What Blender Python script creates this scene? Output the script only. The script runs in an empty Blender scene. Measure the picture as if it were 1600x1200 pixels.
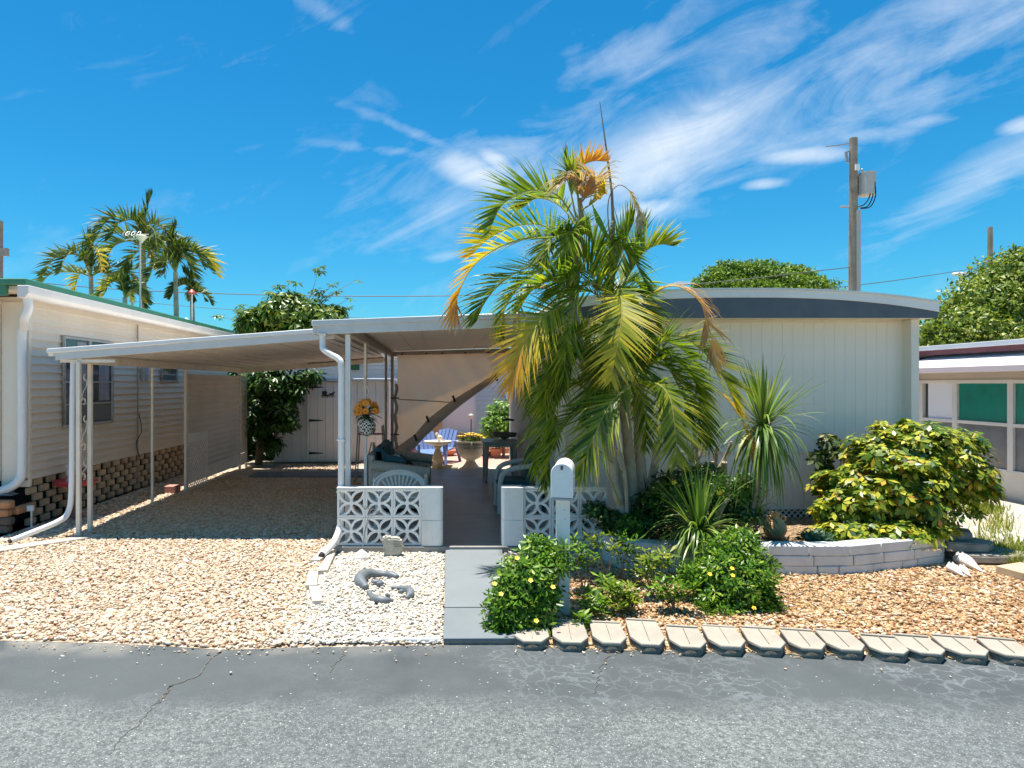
import bpy, bmesh, math, random
import numpy as np
from mathutils import Vector, Matrix, Euler
random.seed(7); RNG = np.random.default_rng(7)
SC = bpy.context.scene; COL = SC.collection
PI = math.pi; R = math.radians

# ------------------------------------------------------------------ camera
F, U0, V0, CH = 1066.0, 695.0, 600.0, 1.8      # focal length in photo pixels, vanishing point, eye height
cd = bpy.data.cameras.new('camera'); cam = bpy.data.objects.new('camera', cd); COL.objects.link(cam)
cam.location = (0, 0, CH); cam.rotation_euler = (R(90), 0, 0)
cd.sensor_width = 36; cd.lens = 36 * F / 1600; cd.shift_x = (800 - U0) / 1600
cd.clip_start = 0.05; cd.clip_end = 2000
SC.camera = cam
def at(u, v, Y): return Vector(((u - U0) / F * Y, Y, CH - (v - V0) / F * Y))
def gr(u, v, z=0.0):
    Y = (CH - z) * F / (v - V0)
    return Vector(((u - U0) / F * Y, Y, z))

# ------------------------------------------------------------------ sun, sky, exposure
SUN = Vector((-0.12, 0.055, 1.0)).normalized()
EL = math.asin(SUN.z); AZ = math.atan2(SUN.x, SUN.y)
sl = bpy.data.lights.new('sun', 'SUN'); sl.energy = 4.3; sl.angle = R(0.53); sl.color = (1, 0.945, 0.86)
so = bpy.data.objects.new('sun', sl); COL.objects.link(so)
so.rotation_euler = SUN.to_track_quat('Z', 'Y').to_euler(); so.location = (0, 0, 12)
SC.view_settings.view_transform = 'Standard'; SC.view_settings.look = 'None'
SC.view_settings.gamma = 1; SC.view_settings.use_curve_mapping = False
SC.view_settings.exposure = 1.08
SC.cycles.max_bounces = 8; SC.cycles.diffuse_bounces = 6; SC.cycles.transparent_max_bounces = 12
SKY_STRENGTH = 0.15

class NT:
    """small wrapper for building node trees"""
    def __init__(s, tree): s.t = tree; s.n = tree.nodes; s.l = tree.links
    def node(s, typ, **kw):
        n = s.n.new(typ)
        for k, v in kw.items(): setattr(n, k, v)
        return n
    def put(s, sock, v):
        if isinstance(v, bpy.types.NodeSocket): s.l.new(v, sock)
        elif v is not None:
            if isinstance(v, (tuple, list, Vector)) and len(v) == 3 and sock.type == 'RGBA': v = (*v, 1)
            sock.default_value = v
    def math(s, op, a, b=None, c=None, clamp=False):
        n = s.node('ShaderNodeMath', operation=op, use_clamp=clamp)
        s.put(n.inputs[0], a)
        if b is not None: s.put(n.inputs[1], b)
        if c is not None: s.put(n.inputs[2], c)
        return n.outputs[0]
    def dot(s, a, b):
        n = s.node('ShaderNodeVectorMath', operation='DOT_PRODUCT'); s.put(n.inputs[0], a); s.put(n.inputs[1], b)
        return n.outputs['Value']
    def mix(s, f, a, b, blend='MIX'):
        n = s.node('ShaderNodeMix', data_type='RGBA', blend_type=blend)
        s.put(n.inputs[0], f); s.put(n.inputs[6], a); s.put(n.inputs[7], b)
        return n.outputs[2]
    def noise(s, vec, scale, detail=4, rough=.55, dist=0, out=0):
        n = s.node('ShaderNodeTexNoise'); s.put(n.inputs['Vector'], vec)
        n.inputs['Scale'].default_value = scale; n.inputs['Detail'].default_value = detail
        n.inputs['Roughness'].default_value = rough; n.inputs['Distortion'].default_value = dist
        return n.outputs[out]
    def ramp(s, f, stops, mode='LINEAR'):
        n = s.node('ShaderNodeValToRGB'); s.put(n.inputs[0], f); cr = n.color_ramp; cr.interpolation = mode
        while len(cr.elements) < len(stops): cr.elements.new(0.5)
        for e, (p, c) in zip(cr.elements, stops):
            e.position = p; e.color = (*c, 1) if len(c) == 3 else c
        return n.outputs[0]
    def maprange(s, v, a, b, c=0, d=1):
        n = s.node('ShaderNodeMapRange', clamp=True); s.put(n.inputs[0], v)
        for i, x in enumerate((a, b, c, d)): s.put(n.inputs[i + 1], x)
        return n.outputs[0]

world = bpy.data.worlds.new('World'); SC.world = world; world.use_nodes = True
w = NT(world.node_tree); w.n.clear()
sky = w.node('ShaderNodeTexSky', sky_type='NISHITA', sun_disc=False)
sky.sun_elevation = EL; sky.sun_rotation = AZ; sky.air_density = 1.15; sky.dust_density = 0.35; sky.ozone_density = 3.0
hs = w.node('ShaderNodeHueSaturation'); hs.inputs['Saturation'].default_value = 1.1; hs.inputs['Value'].default_value = 1.0
hs.inputs['Hue'].default_value = 0.499
w.l.new(w.mix(1.0, sky.outputs[0], (.16, .375, .465), 'MULTIPLY'), hs.inputs['Color'])
tc = w.node('ShaderNodeTexCoord').outputs['Generated']
def pd(u, v): return Vector(((u - U0) / F, 1, (V0 - v) / F)).normalized()
ax = (pd(1300, 140) - pd(1000, 270)).normalized(); cz = pd(1150, 200); ay = cz.cross(ax).normalized()
cmb = w.node('ShaderNodeCombineXYZ')
w.put(cmb.inputs[0], w.math('MULTIPLY', w.dot(tc, tuple(ax)), 2.6))
w.put(cmb.inputs[1], w.math('MULTIPLY', w.dot(tc, tuple(ay)), 8.0))
w.put(cmb.inputs[2], w.math('MULTIPLY', w.dot(tc, tuple(cz)), 3.0))
fib = w.noise(cmb.outputs[0], 2.0, 11, .61, .7)
puff = w.noise(tc, 9.0, 9, .62, .5)
clouds = [  # centre px, half length, half width, tilt in degrees, strength
    (1050, 240, 200, 62, 27, .95), (1330, 140, 330, 80, 27, .66), (1180, 90, 120, 120, 60, .5), (1480, 80, 240, 80, 33, .62),
    (735, 268, 62, 26, -14, 1.0), (775, 252, 34, 16, -30, .9), (860, 250, 300, 90, 12, .5), (1005, 328, 60, 20, 10, .9), (690, 335, 120, 110, 60, .5),
    (1560, 262, 190, 36, 33, .66), (1255, 243, 75, 13, 4, .95), (1192, 288, 32, 9, 5, 1.0), (700, 400, 45, 12, 8, .75), (660, 300, 90, 40, 30, .4),
    (640, 205, 110, 10, -22, .5), (600, 235, 120, 9, -6, .5), (985, 85, 110, 42, 20, .6), (1075, 45, 70, 50, 40, .5), (520, 30, 90, 16, -35, .4),
    (1595, 195, 26, 12, 10, .9), (1440, 190, 50, 10, 10, .7), (1370, 210, 60, 14, 8, .7), (600, 340, 140, 30, 20, .35)]
total = None
for (u, v, L, Wd, tilt, amp) in clouds:
    c = pd(u, v); a = (pd(u + 50 * math.cos(R(tilt)), v - 50 * math.sin(R(tilt))) - c); a = (a - a.dot(c) * c).normalized(); b = c.cross(a).normalized()
    p = w.math('MULTIPLY', w.dot(tc, tuple(a)), F / L); q = w.math('MULTIPLY', w.dot(tc, tuple(b)), F / Wd)
    d2 = w.math('ADD', w.math('MULTIPLY', p, p), w.math('MULTIPLY', q, q))
    fall = w.math('MULTIPLY', w.math('EXPONENT', w.math('MULTIPLY', d2, -0.75)), amp)
    fall = w.math('MULTIPLY', fall, w.math('GREATER_THAN', w.dot(tc, tuple(c)), 0))
    total = fall if total is None else w.math('MAXIMUM', total, fall)
total = w.math('MAXIMUM', total, 0.16)
nz = w.math('ADD', w.math('MULTIPLY', fib, .68), w.math('MULTIPLY', puff, .32))
nzc = w.maprange(nz, .33, .68)
alpha = w.math('MULTIPLY', w.maprange(w.math('ADD', nzc, w.math('MULTIPLY', total, 1.15)), .82, 1.9), w.maprange(total, .1, .75, .35, 1))
alpha = w.math('MULTIPLY', alpha, .8)
colr = w.mix(alpha, hs.outputs[0], (3.2, 3.4, 3.6))
bg = w.node('ShaderNodeBackground'); w.l.new(colr, bg.inputs[0]); bg.inputs[1].default_value = SKY_STRENGTH
wo = w.node('ShaderNodeOutputWorld'); w.l.new(bg.outputs[0], wo.inputs[0])

# ------------------------------------------------------------------ materials
MATS = {}
def mat(name, col, col2=None, rough=.6, scale=4, bump=0, bscale=60, metal=0, spec=.5, detail=5, lo=.35, hi=.65, island=0, stain=0, stain_col=(.2, .17, .13), coords='Object'):
    if name in MATS: return MATS[name]
    m = bpy.data.materials.new(name); m.use_nodes = True; t = NT(m.node_tree); t.n.clear()
    bs = t.node('ShaderNodeBsdfPrincipled'); out = t.node('ShaderNodeOutputMaterial'); t.l.new(bs.outputs[0], out.inputs[0])
    co = t.node('ShaderNodeTexCoord').outputs[coords]
    c = col
    if col2 is not None: c = t.mix(t.maprange(t.noise(co, scale, detail), lo, hi), col, col2)
    if island:
        g = t.node('ShaderNodeNewGeometry').outputs['Random Per Island']
        hv = t.node('ShaderNodeHueSaturation'); t.put(hv.inputs['Color'], c); t.put(hv.inputs['Value'], t.maprange(g, 0, 1, 1 - island, 1 + island)); c = hv.outputs[0]
    if stain:
        f = t.maprange(t.noise(co, 1.7, 8, .7, .6), .52, .75)
        c = t.mix(t.math('MULTIPLY', f, stain), c, stain_col)
    t.put(bs.inputs['Base Color'], c)
    bs.inputs['Roughness'].default_value = rough; bs.inputs['Metallic'].default_value = metal
    bs.inputs['Specular IOR Level'].default_value = spec
    if bump:
        b = t.node('ShaderNodeBump'); b.inputs['Strength'].default_value = bump; b.inputs['Distance'].default_value = .01
        t.put(b.inputs['Height'], t.noise(co, bscale, 6, .6)); t.l.new(b.outputs[0], bs.inputs['Normal'])
    MATS[name] = m; return m

def leafmat(name, stops, rough=.45, trans=.35, tint=(1.25, 1.3, .5), attr=None, attr_stops=None):
    """leaf material: each leaf takes one of the ramp's colours, light passes through"""
    if name in MATS: return MATS[name]
    m = bpy.data.materials.new(name); m.use_nodes = True; t = NT(m.node_tree); t.n.clear()
    g = t.node('ShaderNodeNewGeometry').outputs['Random Per Island']
    c = t.ramp(g, stops)
    if attr:
        a = t.node('ShaderNodeAttribute', attribute_name=attr).outputs['Fac']
        a2 = t.math('ADD', a, t.math('MULTIPLY', t.math('SUBTRACT', g, .5), .16))
        dry = t.ramp(a2, attr_stops)
        c = t.mix(t.maprange(a2, .08, .3), c, dry)
    bs = t.node('ShaderNodeBsdfPrincipled'); t.put(bs.inputs['Base Color'], c)
    bs.inputs['Roughness'].default_value = rough; bs.inputs['Specular IOR Level'].default_value = .4
    tr = t.node('ShaderNodeBsdfTranslucent'); t.put(tr.inputs[0], t.mix(1.0, c, tint, 'MULTIPLY'))
    mx = t.node('ShaderNodeMixShader'); mx.inputs[0].default_value = trans
    t.l.new(bs.outputs[0], mx.inputs[1]); t.l.new(tr.outputs[0], mx.inputs[2])
    out = t.node('ShaderNodeOutputMaterial'); t.l.new(mx.outputs[0], out.inputs[0])
    MATS[name] = m; return m

WHITE = mat('white_paint', (.8, .79, .76), (.74, .73, .7), rough=.45, scale=3, bump=.08, bscale=40, stain=.25, stain_col=(.5, .48, .43))
WHITE2 = mat('white_aluminium', (.8, .8, .79), (.75, .75, .74), rough=.38, scale=2.5, stain=.3, stain_col=(.5, .49, .46))
CREAM = mat('cream_painted_steel', (.8, .72, .6), (.72, .64, .53), rough=.5, scale=6, stain=.35, stain_col=(.33, .25, .17))
SIDING = mat('pale_panel_paint', (.86, .78, .69), (.8, .73, .64), rough=.55, scale=1.2, bump=.05, bscale=30, stain=.2, stain_col=(.62, .6, .54))
GREYPAINT = mat('grey_floor_paint', (.27, .26, .24), (.21, .2, .185), rough=.42, scale=2.2, bump=.15, bscale=25, stain=.4, stain_col=(.10, .105, .11))
WALKPAINT = mat('grey_walkway_paint', (.2, .225, .235), (.18, .203, .212), rough=.6, scale=1.5, bump=.15, bscale=35, stain=.4, stain_col=(.15, .16, .165))
NAVY = mat('navy_fascia_paint', (.07, .085, .11), (.1, .115, .135), rough=.4, scale=3)
FASCIA = mat('grey_blue_fascia', (.6, .62, .62), (.54, .56, .56), rough=.42, scale=3, stain=.3, stain_col=(.33, .34, .33))
SOFFIT = mat('soffit_panel', (.8, .74, .66), (.76, .7, .62), rough=.5, scale=2, stain=.2, stain_col=(.45, .41, .36))
DARKMETAL = mat('dark_bronze_metal', (.1, .085, .07), (.15, .13, .11), rough=.45, scale=9)
BROWNMETAL = mat('taupe_metal', (.36, .32, .28), (.28, .25, .21), rough=.5, scale=6)
BLACK = mat('black_iron', (.012, .012, .013), rough=.5)
GREEN = mat('green_roof_edge', (.05, .2, .115), (.065, .24, .145), rough=.4, scale=3)
GLASS = mat('window_glass', (.05, .055, .06), (.09, .095, .1), rough=.08, scale=3, spec=.8)
CURTAINS = mat('curtain_grey', (.36, .36, .38), (.22, .22, .24), rough=.8, scale=4)
CONC = mat('concrete', (.5, .455, .375), (.42, .38, .31), rough=.9, scale=7, bump=.35, bscale=90, stain=.3, stain_col=(.22, .19, .15))
SOIL = mat('planter_soil', (.16, .1, .055), (.3, .21, .12), rough=.95, scale=18, bump=.6, bscale=50)
TWIG = mat('twig_bark', (.2, .14, .085), (.3, .23, .15), rough=.85, scale=20, bump=.3)

# ------------------------------------------------------------------ mesh helpers
ORG = {}
class MB:
    def __init__(s): s.V = []; s.F = []
    def add(s, vs, fs):
        o = len(s.V); s.V += [Vector(v) for v in vs]; s.F += [tuple(i + o for i in f) for f in fs]; return s
    def box(s, x0, x1, y0, y1, z0, z1, M4=None):
        vs = [Vector((x, y, z)) for z in (z0, z1) for y in (y0, y1) for x in (x0, x1)]
        if M4 is not None: vs = [M4 @ v for v in vs]
        return s.add(vs, [(0, 2, 3, 1), (4, 5, 7, 6), (0, 1, 5, 4), (2, 6, 7, 3), (0, 4, 6, 2), (1, 3, 7, 5)])
    def tube(s, pts, r, n=8, closed=False, flat=1.0):
        pts = [Vector(p) for p in pts]; m = len(pts); rs = r if isinstance(r, (list, tuple)) else [r] * m
        prev = None; rings = []
        for i, p in enumerate(pts):
            a = pts[(i - 1) % m] if (i or closed) else p; b = pts[(i + 1) % m] if (i < m - 1 or closed) else p
            t = (b - a).normalized()
            if prev is None:
                ref = Vector((0, 0, 1)) if abs(t.z) < .9 else Vector((0, 1, 0)); x = t.cross(ref).normalized()
            else:
                x = prev - t * prev.dot(t); x = x.normalized() if x.length > 1e-6 else t.orthogonal().normalized()
            prev = x; y = t.cross(x)
            rings.append([p + x * math.cos(2 * PI * k / n) * rs[i] + y * math.sin(2 * PI * k / n) * rs[i] * flat for k in range(n)])
        vs = [v for g in rings for v in g]; fs = []
        for i in range(m if closed else m - 1):
            for k in range(n):
                a0 = i * n + k; a1 = i * n + (k + 1) % n; b0 = ((i + 1) % m) * n + k; b1 = ((i + 1) % m) * n + (k + 1) % n
                fs.append((a0, a1, b1, b0))
        if not closed: fs += [tuple(range(n))[::-1], tuple((m - 1) * n + k for k in range(n))]
        return s.add(vs, fs)
    def bar(s, a, b, w, h=None, up=(0, 0, 1)):
        """rectangular bar from a to b, w across and h along up"""
        a = Vector(a); b = Vector(b); h = w if h is None else h; t = (b - a).normalized(); up = Vector(up)
        if abs(t.dot(up)) > .98: up = Vector((0, 1, 0))
        x = t.cross(up).normalized() * w / 2; y = x.cross(t).normalized() * h / 2
        vs = [p + sx * x + sy * y for p in (a, b) for sx, sy in ((-1, -1), (1, -1), (1, 1), (-1, 1))]
        return s.add(vs, [(0, 1, 2, 3), (7, 6, 5, 4), (0, 4, 5, 1), (1, 5, 6, 2), (2, 6, 7, 3), (3, 7, 4, 0)])
    def lathe(s, prof, c=(0, 0, 0), n=24, sx=1, sy=1):
        c = Vector(c); vs = []; fs = []
        for r, z in prof:
            vs += [c + Vector((r * sx * math.cos(2 * PI * k / n), r * sy * math.sin(2 * PI * k / n), z)) for k in range(n)]
        for i in range(len(prof) - 1):
            for k in range(n): fs.append((i * n + k, i * n + (k + 1) % n, (i + 1) * n + (k + 1) % n, (i + 1) * n + k))
        fs += [tuple(range(n))[::-1], tuple((len(prof) - 1) * n + k for k in range(n))]
        return s.add(vs, fs)
    def prism(s, poly, axis, a, b):
        """extrude a 2D polygon along axis 'x','y' or 'z' from a to b"""
        def p3(p, h): return {'x': (h, p[0], p[1]), 'y': (p[0], h, p[1]), 'z': (p[0], p[1], h)}[axis]
        n = len(poly); vs = [p3(p, a) for p in poly] + [p3(p, b) for p in poly]
        return s.add(vs, [tuple(range(n)), tuple(range(2 * n - 1, n - 1, -1))] + [(i, i + n, (i + 1) % n + n, (i + 1) % n) for i in range(n)])
    def grid(s, fn, nu, nv):
        vs = [fn(i / nu, j / nv) for j in range(nv + 1) for i in range(nu + 1)]
        return s.add(vs, [(j * (nu + 1) + i, j * (nu + 1) + i + 1, (j + 1) * (nu + 1) + i + 1, (j + 1) * (nu + 1) + i) for j in range(nv) for i in range(nu)])
    def ell(s, c, rx, ry, rz, n=12, M4=None):
        c = Vector(c); vs = []; fs = []; m = max(4, n // 2)
        for i in range(m + 1):
            th = PI * i / m
            for k in range(n):
                v = Vector((rx * math.sin(th) * math.cos(2 * PI * k / n), ry * math.sin(th) * math.sin(2 * PI * k / n), rz * math.cos(th)))
                vs.append(c + (M4 @ v if M4 is not None else v))
        for i in range(m):
            for k in range(n): fs.append((i * n + k, (i + 1) * n + k, (i + 1) * n + (k + 1) % n, i * n + (k + 1) % n))
        return s.add(vs, fs)
    def turn(s, cx, cy, a):
        c, n = math.cos(a), math.sin(a); s.V = [Vector((cx + (v.x - cx) * c - (v.y - cy) * n, cy + (v.x - cx) * n + (v.y - cy) * c, v.z)) for v in s.V]; return s
    def build(s, name, m, parent=None, bevel=0, smooth=False, ang=35, seg=1, label=None):
        vs = s.V; me = bpy.data.meshes.new(name)
        if parent is None:
            xs = [v.x for v in vs]; ys = [v.y for v in vs]; zs = [v.z for v in vs]
            off = Vector(((min(xs) + max(xs)) / 2, (min(ys) + max(ys)) / 2, min(zs)))
        else: off = ORG[parent.name]
        me.from_pydata([v - off for v in vs], [], s.F)
        bm = bmesh.new(); bm.from_mesh(me)
        bmesh.ops.remove_doubles(bm, verts=bm.verts, dist=1e-6)
        bmesh.ops.recalc_face_normals(bm, faces=bm.faces)
        if bevel:
            es = [e for e in bm.edges if len(e.link_faces) == 2 and e.calc_face_angle(0) > R(30)]
            bmesh.ops.bevel(bm, geom=es, offset=bevel, segments=seg, affect='EDGES', clamp_overlap=True)
        bm.to_mesh(me); bm.free()
        if smooth or bevel:
            me.polygons.foreach_set('use_smooth', [True] * len(me.polygons)); me.set_sharp_from_angle(angle=R(ang))
        me.materials.append(m)
        o = bpy.data.objects.new(name, me); COL.objects.link(o)
        if parent is None: o.location = off
        else: o.parent = parent
        ORG[o.name] = off
        if label: o['label'] = label
        return o

def raw(name, verts, faces, m, parent=None, smooth=False, attrs=None):
    """mesh from numpy arrays in world coordinates; faces (n,3) or (n,4)"""
    verts = np.asarray(verts, dtype=np.float32); faces = np.asarray(faces, dtype=np.int32)
    off = ORG[parent.name] if parent is not None else Vector((float(verts[:, 0].mean()), float(verts[:, 1].mean()), float(verts[:, 2].min())))
    me = bpy.data.meshes.new(name); k = faces.shape[1]
    me.vertices.add(len(verts)); me.vertices.foreach_set('co', (verts - np.array(off, dtype=np.float32)).ravel())
    me.loops.add(faces.size); me.loops.foreach_set('vertex_index', faces.ravel())
    me.polygons.add(len(faces)); me.polygons.foreach_set('loop_start', np.arange(0, faces.size, k, dtype=np.int32))
    me.polygons.foreach_set('loop_total', np.full(len(faces), k, dtype=np.int32))
    if smooth: me.polygons.foreach_set('use_smooth', np.ones(len(faces), dtype=bool))
    me.update(calc_edges=True)
    for an, av in (attrs or {}).items():
        at_ = me.attributes.new(an, 'FLOAT', 'POINT'); at_.data.foreach_set('value', np.asarray(av, dtype=np.float32))
    me.materials.append(m)
    o = bpy.data.objects.new(name, me); COL.objects.link(o)
    if parent is None: o.location = off
    else: o.parent = parent
    ORG[o.name] = off
    return o

def rotmats(n, up=None, tilt=1.0, rng=RNG):
    """n random rotations: z axis toward 'up' vectors (n,3) blended with random ones"""
    z = rng.normal(size=(n, 3)); z /= np.linalg.norm(z, axis=1)[:, None]
    if up is not None: z = np.asarray(up) + z * tilt; z /= np.linalg.norm(z, axis=1)[:, None] + 1e-9
    a = rng.normal(size=(n, 3)); x = np.cross(a, z); x /= np.linalg.norm(x, axis=1)[:, None] + 1e-9
    y = np.cross(z, x); return np.stack([x, y, z], axis=2)
def scatter(tv, tf, pos, rot, scl):
    """copies of template (tv, tf) at pos (n,3), rot (n,3,3), scl (n,) or (n,3)"""
    tv = np.asarray(tv); tf = np.asarray(tf); n = len(pos); scl = np.asarray(scl)
    sv = tv[None] * (scl[:, None, None] if scl.ndim == 1 else scl[:, None, :])
    V = np.einsum('nij,nkj->nki', rot, sv) + np.asarray(pos)[:, None]
    Fc = tf[None] + (np.arange(n) * len(tv))[:, None, None]
    return V.reshape(-1, 3), Fc.reshape(-1, tf.shape[1])
def merge(parts):
    V = []; Fc = []; o = 0
    for v, f in parts: V.append(v); Fc.append(f + o); o += len(v)
    return np.concatenate(V), np.concatenate(Fc)

def tag(o, label=None, cat=None, group=None, kind=None):
    if label: o['label'] = label
    if cat: o['category'] = cat
    if group: o['group'] = group
    if kind: o['kind'] = kind
    return o
def thing(name, label, cat, loc=(0, 0, 0), group=None, local=False, rz=0):
    o = bpy.data.objects.new(name, None); COL.objects.link(o); o.location = loc; o.rotation_euler = (0, 0, rz); o.empty_display_size = .2
    ORG[o.name] = Vector((0, 0, 0)) if local else Vector(loc)
    return tag(o, label, cat, group)
def struct(o): o['kind'] = 'structure'; return o
def copy_tree(o, parent=None):
    c = o.copy(); COL.objects.link(c); c.parent = parent; ORG[c.name] = ORG[o.name]
    for ch in list(o.children): copy_tree(ch, c)
    return c
def inst(proto_mesh, name, parent, loc, rz=0, scale=(1, 1, 1), rot=None):
    o = bpy.data.objects.new(name, proto_mesh); COL.objects.link(o); o.parent = parent
    o.location = Vector(loc) - ORG[parent.name]; o.rotation_euler = rot if rot is not None else (0, 0, rz); o.scale = scale
    ORG[o.name] = ORG[parent.name]; return o
def meshof(mb, name, m, bevel=0, smooth=False, ang=35):
    """mesh datablock in local coordinates to be shared by alike pieces"""
    o = mb.build(name, m, bevel=bevel, smooth=smooth, ang=ang); me = o.data; me.transform(Matrix.Translation(o.location)); bpy.data.objects.remove(o); return me
def bez(pts, n):
    """smooth curve through pts (Catmull-Rom), n samples"""
    P = [Vector(p) for p in pts]; P = [2 * P[0] - P[1]] + P + [2 * P[-1] - P[-2]]; out = []
    for i in range(n):
        t = i / (n - 1) * (len(P) - 3); k = min(int(t), len(P) - 4); f = t - k; a, b, c, d = P[k:k + 4]
        out.append(.5 * ((2 * b) + (c - a) * f + (2 * a - 5 * b + 4 * c - d) * f * f + (3 * b - a - 3 * c + d) * f ** 3))
    return out
# ================================================================== the setting
def poly_sheet(name, pts, z, m):
    bm = bmesh.new(); vs = [bm.verts.new((p[0], p[1], z)) for p in pts]; f = bm.faces.new(vs)
    bmesh.ops.triangulate(bm, faces=[f]); bmesh.ops.recalc_face_normals(bm, faces=bm.faces)
    me = bpy.data.meshes.new(name); bm.to_mesh(me); bm.free(); me.materials.append(m)
    for p in me.polygons:
        if p.normal.z < 0: me.flip_normals(); break
    o = bpy.data.objects.new(name, me); COL.objects.link(o); ORG[o.name] = Vector((0, 0, 0)); return struct(o)

def groundmat(name, cols, scale, bump=.6, patches=None, mound=None):
    m = bpy.data.materials.new(name); m.use_nodes = True; t = NT(m.node_tree); t.n.clear()
    co = t.node('ShaderNodeTexCoord').outputs['Object']
    vo = t.node('ShaderNodeTexVoronoi'); t.put(vo.inputs['Vector'], co); vo.inputs['Scale'].default_value = scale
    sep = t.node('ShaderNodeSeparateColor'); t.l.new(vo.outputs['Color'], sep.inputs[0])
    c = t.ramp(sep.outputs[0], cols)
    c = t.mix(t.maprange(vo.outputs['Distance'], .3, .65, 0, .55), c, tuple(x * .35 for x in cols[0][1]))
    if patches:
        for (sc, lo, hi, amt, pc) in patches: c = t.mix(t.math('MULTIPLY', t.maprange(t.noise(co, sc, 6, .6, .3), lo, hi), amt), c, pc)
    bs = t.node('ShaderNodeBsdfPrincipled'); t.put(bs.inputs['Base Color'], c); bs.inputs['Roughness'].default_value = .9
    b = t.node('ShaderNodeBump'); b.inputs['Strength'].default_value = bump; b.inputs['Distance'].default_value = .02; b.invert = True
    t.put(b.inputs['Height'], vo.outputs['Distance']); t.l.new(b.outputs[0], bs.inputs['Normal'])
    out = t.node('ShaderNodeOutputMaterial'); t.l.new(bs.outputs[0], out.inputs[0]); return m

SAND = groundmat('sandy_shell_ground', [(0, (.4, .32, .22)), (.5, (.52, .44, .33)), (1, (.62, .56, .47))], 30, .5, [(.8, .45, .65, .5, (.4, .32, .2)), (3, .5, .7, .4, (.55, .5, .42))])
GPEACH = groundmat('peach_gravel_bed', [(0, (.46, .31, .18)), (.45, (.6, .47, .33)), (1, (.7, .62, .52))], 34, .8)
GORANGE = groundmat('orange_gravel_bed', [(0, (.3, .16, .07)), (.45, (.52, .33, .17)), (1, (.66, .53, .38))], 34, .8)
GSHADE = groundmat('dusty_ground_shade_lifted', [(0, (.52, .34, .19)), (.5, (.7, .49, .3)), (1, (.8, .62, .42))], 26, .7, [(1.1, .4, .62, .6, (.7, .6, .48)), (4, .5, .7, .4, (.38, .28, .19))])  # dusty ground under the carport; lightened and warmed against its dim blue shade

# asphalt: sealed dark band with pale veins by the kerb, worn gritty band nearer the middle
m = bpy.data.materials.new('asphalt'); m.use_nodes = True; t = NT(m.node_tree); t.n.clear()
co = t.node('ShaderNodeTexCoord').outputs['Object']; sep = t.node('ShaderNodeSeparateXYZ'); t.l.new(co, sep.inputs[0])
warp = t.noise(co, 1.1, 5, .6)
yb = t.math('ADD', sep.outputs[1], t.math('MULTIPLY', t.math('SUBTRACT', warp, .5), .9))
worn = t.maprange(yb, 4.0, 3.7)
base = t.mix(t.maprange(t.noise(co, 2.6, 6, .6), .35, .68), (.058, .067, .07), (.095, .106, .108))
base = t.mix(t.maprange(t.noise(co, .6, 3), .4, .65), base, (.085, .096, .097))
dv = t.node('ShaderNodeVectorMath', operation='ADD'); t.l.new(co, dv.inputs[0]); nv = t.noise(co, 3.5, 4, .6, 0, 1)
sc_ = t.node('ShaderNodeVectorMath', operation='SCALE'); t.l.new(nv, sc_.inputs[0]); sc_.inputs['Scale'].default_value = .38; t.l.new(sc_.outputs[0], dv.inputs[1])
v1 = t.node('ShaderNodeTexVoronoi', feature='DISTANCE_TO_EDGE'); t.l.new(dv.outputs[0], v1.inputs['Vector']); v1.inputs['Scale'].default_value = 8.5
vein = t.maprange(v1.outputs['Distance'], .09, 0); vein = t.math('MULTIPLY', vein, t.maprange(t.noise(co, 1.3, 4), .42, .62))
vein = t.math('MULTIPLY', vein, t.maprange(sep.outputs[0], -1.0, 1.3, .1, 1))
base = t.mix(t.math('MULTIPLY', vein, .5), base, (.24, .265, .275))
fine = t.noise(co, 130, 5, .8); fine2 = t.noise(co, 38, 3, .7)
grit = t.maprange(t.math('ADD', t.math('MULTIPLY', fine, .6), t.math('MULTIPLY', fine2, .4)), .44, .6)
gritc = t.mix(grit, (.07, .081, .078), (.28, .292, .277))
wf = t.math('MULTIPLY', worn, t.maprange(t.noise(co, .9, 6, .65), .3, .66, .3, .9))
base = t.mix(wf, base, gritc)
sp = t.node('ShaderNodeTexVoronoi'); t.l.new(co, sp.inputs['Vector']); sp.inputs['Scale'].default_value = 42
ss = t.node('ShaderNodeSeparateColor'); t.l.new(sp.outputs['Color'], ss.inputs[0])
spk = t.math('MULTIPLY', t.maprange(sp.outputs['Distance'], .24, .14), t.math('GREATER_THAN', ss.outputs[0], .955))
base = t.mix(t.math('MULTIPLY', spk, .75), base, (.62, .63, .58))
sp2 = t.node('ShaderNodeTexVoronoi'); t.l.new(co, sp2.inputs['Vector']); sp2.inputs['Scale'].default_value = 95
s22 = t.node('ShaderNodeSeparateColor'); t.l.new(sp2.outputs['Color'], s22.inputs[0])
spk2 = t.math('MULTIPLY', t.math('MULTIPLY', t.maprange(sp2.outputs['Distance'], .42, .3), t.math('GREATER_THAN', s22.outputs[0], .74)), worn)
base = t.mix(t.math('MULTIPLY', spk2, .5), base, (.46, .47, .44))
spk3 = t.math('MULTIPLY', t.math('MULTIPLY', t.maprange(sp2.outputs['Distance'], .42, .3), t.math('LESS_THAN', s22.outputs[0], .2)), worn)
base = t.mix(t.math('MULTIPLY', spk3, .5), base, (.09, .1, .09))
dust = t.math('MULTIPLY', t.maprange(sep.outputs[1], 4.5, 4.8), t.maprange(t.noise(co, 2.3, 5), .42, .6)); dust = t.math('MULTIPLY', dust, t.maprange(sep.outputs[0], .3, -.8))
base = t.mix(t.math('MULTIPLY', dust, .5), base, (.42, .38, .31))
st1 = t.maprange(t.noise(co, 2.4, 7, .7, 1.2), .62, .74)
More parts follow.
